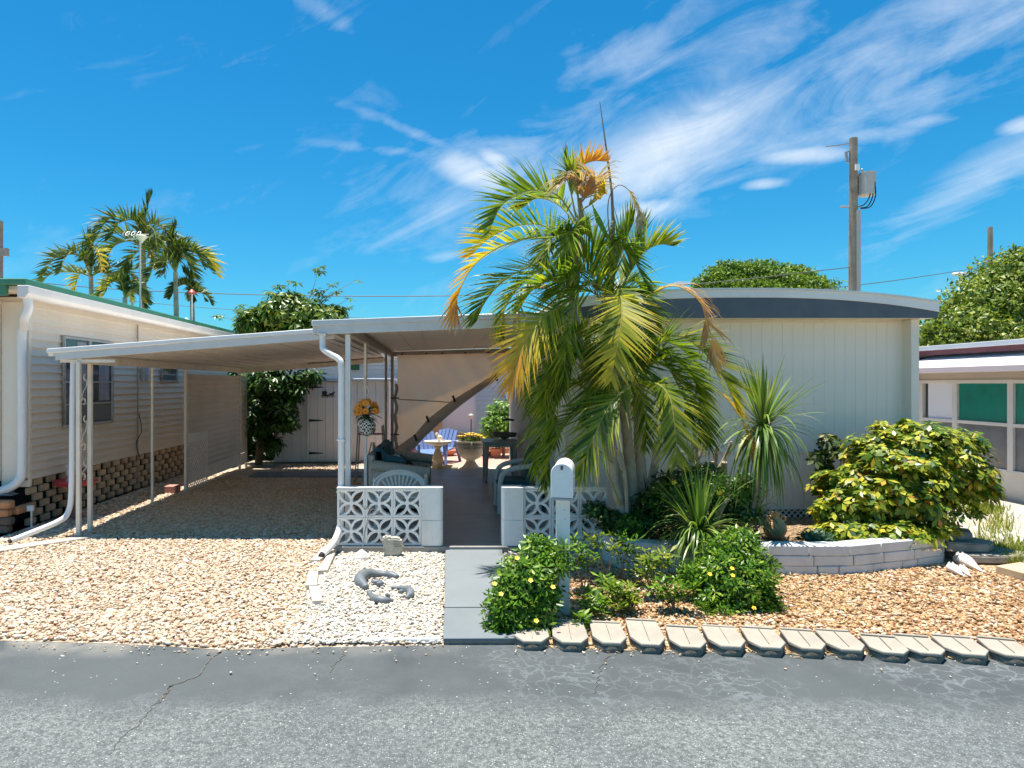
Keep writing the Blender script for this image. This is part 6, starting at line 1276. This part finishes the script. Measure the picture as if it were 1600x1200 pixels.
tl_ = thing('tmp_treeline', 'x', 'x', (0, 60, 0)); bl_ = [((x, 60 + random.uniform(-4, 4), 1.6), random.uniform(3.5, 5.5), 2.5, random.uniform(1.7, 2.3)) for x in range(-66, 90, 5)]
P, N = blobpts(bl_, 26000, .7); V, Fc = scatter(*LEAF, P, rotmats(len(P)), RNG.uniform(.45, .9, len(P))); o = raw('treeline', V, Fc, OAK); o['kind'] = 'stuff'; bpy.data.objects.remove(tl_)
# ------------------------------------------------------------------ palms
DRYST = [(0, (.13, .22, .02)), (.18, (.32, .36, .03)), (.36, (.62, .5, .04)), (.58, (.72, .36, .04)), (.78, (.56, .28, .1)), (1, (.42, .35, .31))]
PALM = leafmat('palm_leaflet', [(0, (.05, .1, .01)), (.35, (.12, .2, .016)), (.75, (.22, .31, .025)), (1, (.36, .42, .04))], .42, .46, attr='dry', attr_stops=DRYST)
RACH = mat('palm_rachis', (.22, .24, .05), (.36, .3, .08), rough=.5, scale=8); RACD = mat('dry_rachis', (.3, .2, .11), (.22, .15, .09), rough=.8, scale=8)
def frond(parent, pts, L=.42, n=44, w=.02, roll=0, dry=(0, 0), sag=.9, angle=48, start=.2, vee=.35, ragged=.12, rr=.009, curl=0):
    """feather palm leaf along pts; dry = dryness at base and tip"""
    n = int(n * 1.3); w = min(w, .021) if w < .04 else w
    C = bez(pts, n + 1); V = []; Fc = []; D = []; m_ = RACD if dry[0] > .6 else RACH
    for side in (-1, 1):
        for i in range(int(start * n), n + 1):
            if random.random() < ragged: continue
            f = i / n; g = (f - start) / (1 - start); t_ = (C[min(i + 1, n)] - C[max(i - 1, 0)]).normalized(); upv = Vector((0, 0, 1)); s = t_.cross(upv)
            if s.length < .25: s = t_.cross(Vector((0, -1, .3)))
            s.normalize(); nn = s.cross(t_).normalized(); ca, sa = math.cos(roll), math.sin(roll); s, nn = s * ca + nn * sa, nn * ca - s * sa
            a = R(angle + random.gauss(0, 5) - 28 * g); d = (s * side * math.sin(a) + t_ * math.cos(a) + nn * vee * (1 + random.gauss(0, .25))).normalized()
            l = L * (.42 + .75 * math.sin(PI * min(1, (g * .86 + .12)))) * random.uniform(.85, 1.08) * (1 if g < .9 else .8); p = C[i].copy(); o = len(V); segs = 5
            dd = dry[0] + (dry[1] - dry[0]) * g + random.gauss(0, .05); sg = sag * random.uniform(.6, 1.3)
            for k in range(segs + 1):
                h = k / segs; ww = w * (.55 + .6 * math.sin(PI * min(1, h * 1.25 + .12))) * (1 - h ** 2.2) + .0008; bt_ = (t_ - d * t_.dot(d)); bt_ = bt_.normalized() if bt_.length > .05 else nn
                V += [p - bt_ * ww / 2, p + bt_ * ww / 2]; D += [dd + (.22 * h ** 3 if dd > .12 else .0)] * 2
                p = p + d * (l / segs); d = (d + Vector((0, 0, -sg * .42 * h)) + (nn * curl * h if curl else Vector())).normalized()
            for k in range(segs): a_ = o + 2 * k; Fc.append((a_, a_ + 1, a_ + 3, a_ + 2))
    o = raw('frond', np.array([v[:] for v in V]), np.array(Fc), PALM, parent, attrs={'dry': D})
    rb_ = MB().tube(C, [rr * (1.15 - .95 * i / n) for i in range(n + 1)], 5).build('rachis', m_, o, smooth=True)
    return o
def trunk(parent, pts, r0, r1, name='trunk', m_=None):
    n = 60; C = bez(pts, n); rs = [(r0 + (r1 - r0) * i / (n - 1)) * (1.1 if i % 5 == 0 else 1.0) for i in range(n)]
    return MB().tube(C, rs, 12).build(name, m_ or PTR, parent, smooth=True, ang=60)
PTR = mat('palm_stem', (.48, .42, .33), (.33, .27, .2), rough=.8, scale=9, bump=.4, bscale=40, stain=.5, stain_col=(.15, .1, .07)); PSH = mat('palm_crownshaft', (.26, .24, .1), (.3, .19, .1), rough=.6, scale=7)
palm = thing('areca_palm', 'tall clump of areca palm with green and dead orange fronds by the porch', 'palm tree', (2.0, 7.2, .15))
def A(*t): return [at(*p) for p in t]
trunk(palm, A((985, 815, 7.2), (960, 730, 7.2), (920, 600, 7.2), (895, 470, 7.2), (902, 400, 7.2)), .055, .04)
trunk(palm, A((990, 812, 7.25), (985, 740, 7.25), (975, 640, 7.2), (955, 540, 7.2), (952, 440, 7.2)), .06, .045)
trunk(palm, A((978, 818, 7.1), (962, 760, 7.1), (957, 720, 7.1), (953, 650, 7.15), (935, 560, 7.2)), .05, .045)
trunk(palm, A((1000, 812, 7.35), (1003, 760, 7.35), (998, 680, 7.3), (1000, 600, 7.3)), .06, .05)
trunk(palm, A((980, 815, 7.05), (978, 760, 7.02), (972, 720, 7.0), (955, 690, 7.0)), .02, .018)
trunk(palm, A((1000, 800, 7.45), (1020, 740, 7.45), (1028, 690, 7.45)), .045, .04)
trunk(palm, A((897, 480, 7.2), (903, 400, 7.2), (908, 340, 7.2), (905, 310, 7.2)), .04, .022, 'crownshaft', PSH)
trunk(palm, A((952, 470, 7.2), (955, 420, 7.2), (957, 360, 7.2), (958, 345, 7.2)), .045, .02, 'crownshaft', PSH)
MB().tube(A((958, 350, 7.2), (956, 300, 7.2), (947, 230, 7.2), (937, 158, 7.2)), [.018, .014, .009, .003], 6).build('spear_leaf', mat('dry_spear', (.2, .14, .1), (.28, .22, .12), rough=.7, scale=12), palm, smooth=True)
bl = MB(); q0, q1, q2 = at(948, 372, 7.1), at(935, 345, 7.1), at(924, 316, 7.1); bl.add([q0 + Vector((-.01, 0, 0)), q0 + Vector((.03, 0, 0)), q1 + Vector((.035, 0, .01)), q1 + Vector((-.03, 0, 0)), q2], [(0, 1, 2, 3), (3, 2, 4)]); bl.build('young_blade', ALM, palm)
fr_ = [
 # upper left green arch
 (A((903, 350, 7.2), (870, 305, 7.1), (825, 298, 7.0), (785, 320, 6.9), (763, 365, 6.85)), dict(L=.42, roll=-.6, dry=(.02, .06), sag=.35, vee=.45)),
 (A((905, 360, 7.2), (875, 322, 7.4), (840, 310, 7.6), (815, 325, 7.7)), dict(L=.4, dry=(.1, .2), sag=.8)),
 # long yellowing left frond with brown tip
 (A((900, 430, 7.2), (855, 375, 7.0), (800, 378, 6.8), (745, 410, 6.65), (716, 460, 6.6), (710, 505, 6.6)), dict(L=.37, n=56, roll=-.35, dry=(.05, .85), sag=.7, vee=.2)),
 (A((900, 420, 7.2), (858, 358, 7.3), (810, 352, 7.3), (765, 372, 7.3), (735, 400, 7.3)), dict(L=.38, roll=-.5, dry=(.0, .45), sag=.4, vee=.5)),
 (A((895, 450, 7.2), (850, 415, 7.0), (800, 430, 6.8), (762, 465, 6.7), (745, 500, 6.7)), dict(L=.42, roll=.3, dry=(.02, .05), sag=.7)),
 (A((895, 450, 7.2), (860, 420, 7.3), (820, 440, 7.4), (790, 480, 7.4), (780, 530, 7.4)), dict(L=.4, dry=(.02, .25), sag=.8)),
 # big orange one drooping left
 (A((900, 500, 7.0), (872, 482, 6.7), (838, 510, 6.5), (812, 555, 6.4), (795, 610, 6.4)), dict(L=.44, n=50, roll=.9, dry=(.12, .62), sag=.35, vee=.1, w=.03)),
 # yellow facing frond in the middle
 (A((958, 480, 7.0), (968, 462, 6.7), (972, 490, 6.5), (965, 540, 6.4), (955, 592, 6.4)), dict(L=.42, n=50, roll=.1, dry=(.22, .3), sag=.3, vee=.1, w=.03, angle=62)),
 # orange dead frond to the right
 (A((955, 520, 7.1), (1000, 472, 6.9), (1050, 447, 6.7), (1092, 470, 6.6), (1110, 520, 6.55), (1122, 570, 6.5)), dict(L=.34, n=46, roll=-.2, dry=(.55, .85), sag=1.3, vee=.1, ragged=.3, start=.3)),
 # right upward green
 (A((960, 470, 7.2), (985, 425, 7.1), (1005, 395, 7.0), (1030, 382, 7.0), (1052, 384, 7.0)), dict(L=.3, roll=.3, dry=(.12, .2), sag=.5, vee=.6)),
 (A((955, 470, 7.2), (975, 430, 7.3), (990, 395, 7.4), (1000, 370, 7.4), (1003, 340, 7.4)), dict(L=.3, dry=(.0, .0), sag=.2, vee=.3, angle=35)),
 (A((955, 460, 7.2), (965, 410, 7.1), (980, 370, 7.0), (990, 345, 7.0)), dict(L=.36, dry=(.0, .05), sag=.3, angle=30)),
 (A((950, 470, 7.2), (930, 420, 7.1), (905, 400, 7.0), (880, 415, 6.9)), dict(L=.42, dry=(.0, .05), sag=.9, angle=50)),
 (A((950, 470, 7.2), (940, 410, 7.3), (925, 375, 7.4), (905, 360, 7.4)), dict(L=.42, dry=(.0, .05), sag=.8, angle=45)),
 # top orange tuft and grey dead drapes
 (A((905, 330, 7.2), (903, 290, 7.15), (908, 262, 7.1), (925, 252, 7.1), (948, 252, 7.1)), dict(L=.2, n=46, start=.35, dry=(.5, .62), sag=-.5, vee=.95, w=.03, roll=.3, ragged=.05)),
 (A((905, 330, 7.2), (900, 290, 7.1), (890, 270, 7.0), (880, 285, 6.9)), dict(L=.3, dry=(.05, .1), sag=.3, angle=30)),
 (A((905, 320, 7.15), (915, 290, 6.95), (895, 278, 6.85), (875, 288, 6.8)), dict(L=.33, n=40, start=.15, dry=(.85, 1.0), sag=2.4, vee=.0, ragged=.15)),
 (A((905, 320, 7.15), (925, 295, 7.0), (928, 280, 6.95), (915, 283, 6.9)), dict(L=.3, n=36, start=.15, dry=(.75, 1.0), sag=2.4, vee=.0, ragged=.2)),
 (A((905, 330, 7.2), (925, 318, 7.1), (945, 300, 7.0), (938, 310, 6.9)), dict(L=.2, n=26, start=.3, dry=(.3, .5), sag=.8)),
 (A((955, 400, 7.2), (950, 320, 7.1), (965, 290, 7.0), (985, 300, 7.0), (998, 330, 7.0), (1000, 360, 7.0)), dict(L=.16, n=40, start=.55, dry=(.9, 1.0), sag=1.6, vee=0, ragged=.2, rr=.006)),
 (A((900, 340, 7.2), (892, 300, 7.1), (886, 262, 7.1), (882, 245, 7.1)), dict(L=.22, n=24, dry=(0, 0), sag=.1, angle=16, start=.3)),
 # middle mass
 (A((905, 400, 7.2), (890, 370, 7.0), (865, 370, 6.8), (850, 400, 6.7)), dict(L=.42, dry=(.0, .1), sag=1.2)),
 (A((905, 400, 7.2), (900, 360, 6.9), (890, 370, 6.7), (885, 430, 6.6)), dict(L=.4, dry=(.0, .1), sag=1.0)),
 (A((930, 560, 7.1), (900, 470, 6.9), (870, 440, 6.7), (835, 450, 6.6), (810, 485, 6.55)), dict(L=.42, dry=(.05, .1), sag=.9)),
 (A((950, 500, 7.1), (925, 430, 6.9), (895, 430, 6.7), (860, 465, 6.6)), dict(L=.44, roll=-.3, dry=(0, .05), sag=.8)),
 (A((950, 520, 7.1), (940, 450, 6.9), (905, 455, 6.7), (888, 520, 6.6), (880, 590, 6.6)), dict(L=.42, dry=(0, .15), sag=.9)),
 (A((935, 560, 7.1), (905, 520, 6.9), (880, 545, 6.8), (868, 620, 6.75)), dict(L=.44, dry=(0, .1), sag=.8)),
 (A((900, 560, 7.2), (870, 530, 7.3), (840, 570, 7.3), (825, 640, 7.3)), dict(L=.44, dry=(0, .08), sag=.9)),
 # lower left dark curtain of fronds
 (A((925, 600, 7.2), (890, 560, 7.1), (860, 600, 7.0), (845, 680, 7.0), (840, 740, 7.0)), dict(L=.42, n=52, dry=(0, .05), sag=.9)),
 (A((930, 640, 7.2), (905, 600, 7.4), (870, 630, 7.5), (850, 700, 7.5)), dict(L=.42, dry=(0, .02), sag=1.0)),
 (A((955, 660, 7.1), (930, 625, 6.9), (890, 655, 6.75), (862, 705, 6.7), (850, 760, 6.7)), dict(L=.34, dry=(.03, .12), sag=.9)),
 (A((955, 640, 7.1), (920, 560, 7.0), (880, 570, 6.9), (850, 640, 6.9)), dict(L=.42, dry=(0, .1), sag=.9)),
 # front green-yellow pair
 (A((1000, 640, 7.0), (990, 602, 6.7), (955, 630, 6.5), (925, 690, 6.4), (905, 745, 6.4)), dict(L=.46, n=54, roll=.6, dry=(.06, .18), sag=.45, vee=.05, w=.028)),
 (A((1000, 640, 7.0), (1020, 600, 6.7), (1045, 618, 6.5), (1055, 670, 6.4), (1058, 722, 6.4)), dict(L=.38, n=50, roll=-.1, dry=(.12, .2), sag=.3, vee=.1, w=.024, angle=58)),
 (A((1000, 620, 7.1), (985, 560, 6.9), (960, 570, 6.8), (940, 620, 6.7)), dict(L=.42, dry=(0, .1), sag=.9)),
 # right arching fronds over the wall
 (A((990, 640, 7.2), (1010, 560, 7.0), (1050, 525, 6.8), (1095, 545, 6.7), (1130, 590, 6.6), (1152, 640, 6.6)), dict(L=.42, n=54, roll=-.5, dry=(.04, .3), sag=.5, vee=.3)),
 (A((990, 640, 7.2), (1000, 590, 7.2), (1040, 560, 7.2), (1080, 585, 7.2), (1100, 650, 7.2), (1108, 700, 7.2)), dict(L=.42, n=50, dry=(.0, .1), sag=.9)),
 (A((990, 640, 7.2), (995, 570, 7.3), (1025, 535, 7.4), (1065, 545, 7.5), (1100, 590, 7.5)), dict(L=.42, dry=(.0, .06), sag=.8)),
 (A((995, 620, 7.2), (1010, 570, 6.9), (1050, 580, 6.8), (1085, 630, 6.75), (1095, 690, 6.7)), dict(L=.36, dry=(.0, .1), sag=.7)),
 (A((1000, 650, 7.2), (1060, 600, 7.0), (1120, 610, 6.9), (1160, 660, 6.85), (1175, 715, 6.8)), dict(L=.2, n=40, dry=(.5, .85), sag=.8, ragged=.35, start=.55)),
 (A((990, 600, 7.2), (985, 540, 7.3), (965, 510, 7.4), (930, 520, 7.4)), dict(L=.4, dry=(0, .1), sag=.9)),
 (A((960, 560, 7.1), (960, 530, 6.9), (945, 560, 6.8), (935, 640, 6.75)), dict(L=.4, dry=(.02, .12), sag=.8)),
 (A((955, 520, 7.2), (975, 490, 7.3), (1000, 500, 7.4), (1020, 560, 7.4)), dict(L=.4, dry=(.0, .1), sag=.9)),
 (A((950, 500, 7.2), (965, 455, 7.4), (990, 440, 7.5), (1012, 460, 7.6)), dict(L=.38, dry=(.0, .1), sag=.8)),
 # hanging dead leaves
 (A((900, 470, 7.2), (845, 450, 7.1), (815, 470, 7.0), (808, 540, 7.0)), dict(L=.22, n=30, dry=(.85, 1), sag=2.2, ragged=.3)),
 (A((985, 540, 7.2), (960, 545, 7.0), (952, 600, 7.0), (950, 640, 7.0)), dict(L=.25, n=30, dry=(.35, .5), sag=1.2, ragged=.2)),
 (A((975, 740, 7.1), (930, 700, 7.0), (905, 700, 6.95), (880, 740, 6.9)), dict(L=.25, n=28, dry=(.2, .3), sag=1.0, start=.5)),
 (A((970, 790, 7.0), (950, 740, 6.9), (930, 700, 6.85), (915, 690, 6.8)), dict(L=.22, n=26, dry=(.3, .4), sag=.8, start=.6, ragged=.3)),
]
for pts, kw in fr_: frond(palm, pts, **kw)
for (b_, e_, dr_) in (((920, 560), (850, 640), .1), ((930, 600), (862, 690), .05), ((960, 600), (915, 665), .12), ((975, 600), (1010, 700), .08), ((985, 610), (1040, 690), .05), ((1000, 600), (1075, 660), .1), ((990, 590), (1090, 610), .15), ((900, 470), (858, 540), .1)):
    frond(palm, A((b_[0], b_[1], 7.15), (b_[0] * .6 + e_[0] * .4, b_[1] - 42, 6.95), (e_[0] * .9 + b_[0] * .1, (b_[1] + e_[1]) / 2 - 10, 6.8), (e_[0], e_[1], 6.75)), L=.36, n=46, dry=(.03, dr_ + .08), sag=.7, w=.018)
rnd = random.Random(5)
for (u, v, Y, k, lo_, hi_) in ((905, 420, 7.25, 3, .55, .8), (950, 480, 7.3, 3, .5, .8), (930, 570, 7.3, 3, .5, .85), (995, 620, 7.4, 2, .5, .75)):
    for q in range(k):
        b = at(u, v, Y); a = rnd.uniform(0, 2 * PI); l = rnd.uniform(lo_, hi_); d = Vector((math.cos(a) * .8, abs(math.sin(a)) * .9 if rnd.random() < .75 else math.sin(a), 0)); 
        frond(palm, [b, b + d * l * .4 + Vector((0, 0, .3 * l)), b + d * l * .85 + Vector((0, 0, .2 * l)), b + d * l * 1.2 + Vector((0, 0, -.35 * l))], L=.36, n=34, dry=(0, rnd.uniform(0, .2)), sag=.9)

# small palms behind the neighbour's house
PFAR = leafmat('distant_palm_leaflet', [(0, (.03, .06, .012)), (.5, (.07, .11, .02)), (1, (.14, .18, .035))], .5, .3, attr='dry', attr_stops=DRYST)
def far_palm(label, u, v, Y, k, L, seed, dryp=.15):
    r = random.Random(seed); b = at(u, v, Y); t_ = thing('palm_tree', label, 'palm tree', (b.x, Y, 0), 'palms behind the neighbour house')
    MB().tube([(b.x + .1, Y, 0), (b.x + .04, Y, b.z * .6), tuple(b)], [.1, .075, .055], 9).build('trunk', PTR, t_, smooth=True)
    frond(t_, [b, b + Vector((.03, 0, .35 * L)), b + Vector((r.uniform(-.1, .1), 0, .7 * L)), b + Vector((r.uniform(-.25, .25), 0, .95 * L))], L=.4, n=24, w=.05, angle=22, sag=.1, rr=.02).data.materials[0] = PFAR
    for i in range(k):
        a = 2 * PI * i / k + r.uniform(-.5, .5); e = r.uniform(.0, 1.35); l = L * r.uniform(.75, 1.1); d = Vector((math.cos(a), math.sin(a), 0))
        pts = [b, b + d * l * .3 * math.cos(e) + Vector((0, 0, l * .45 * math.sin(e) + .1)), b + d * l * .75 * math.cos(e * .6) + Vector((0, 0, l * .42 * math.sin(e))), b + d * l * (1.0) * math.cos(e * .5) + Vector((0, 0, l * (.45 * math.sin(e) - .42)))]
        frond(t_, pts, L=.5 * L / 1.3, n=26, w=.05, dry=(0, r.choice((0, .02, .05, .12)) if r.random() > dryp else .45), sag=.75, rr=.02, start=.15, vee=.6, ragged=.3).data.materials[0] = PFAR
far_palm('shortest palm of the three behind the green edged roof, furthest from the antenna', 142, 432, 18, 8, 1.3, 1)
far_palm('tallest palm behind the antenna mast above the green edged roof', 224, 392, 18, 11, 1.6, 2)
far_palm('palm with a bare ringed trunk just past the antenna mast', 274, 425, 17.5, 9, 1.3, 3)
far_palm('low palm crown peeping over the green roof edge beside the vents', 300, 465, 18, 7, .7, 4)
far_palm('low yellowing palm crown between the two taller ones', 195, 465, 17, 9, .8, 6, .4)
print('objects', len(bpy.data.objects), 'tris', sum(sum(len(p.vertices)-2 for p in o.data.polygons) for o in bpy.data.objects if o.type=='MESH' and len(o.data.polygons)<5000), 'big', sum(len(o.data.loops)-2*len(o.data.polygons) for o in bpy.data.objects if o.type=='MESH' and len(o.data.polygons)>=5000))
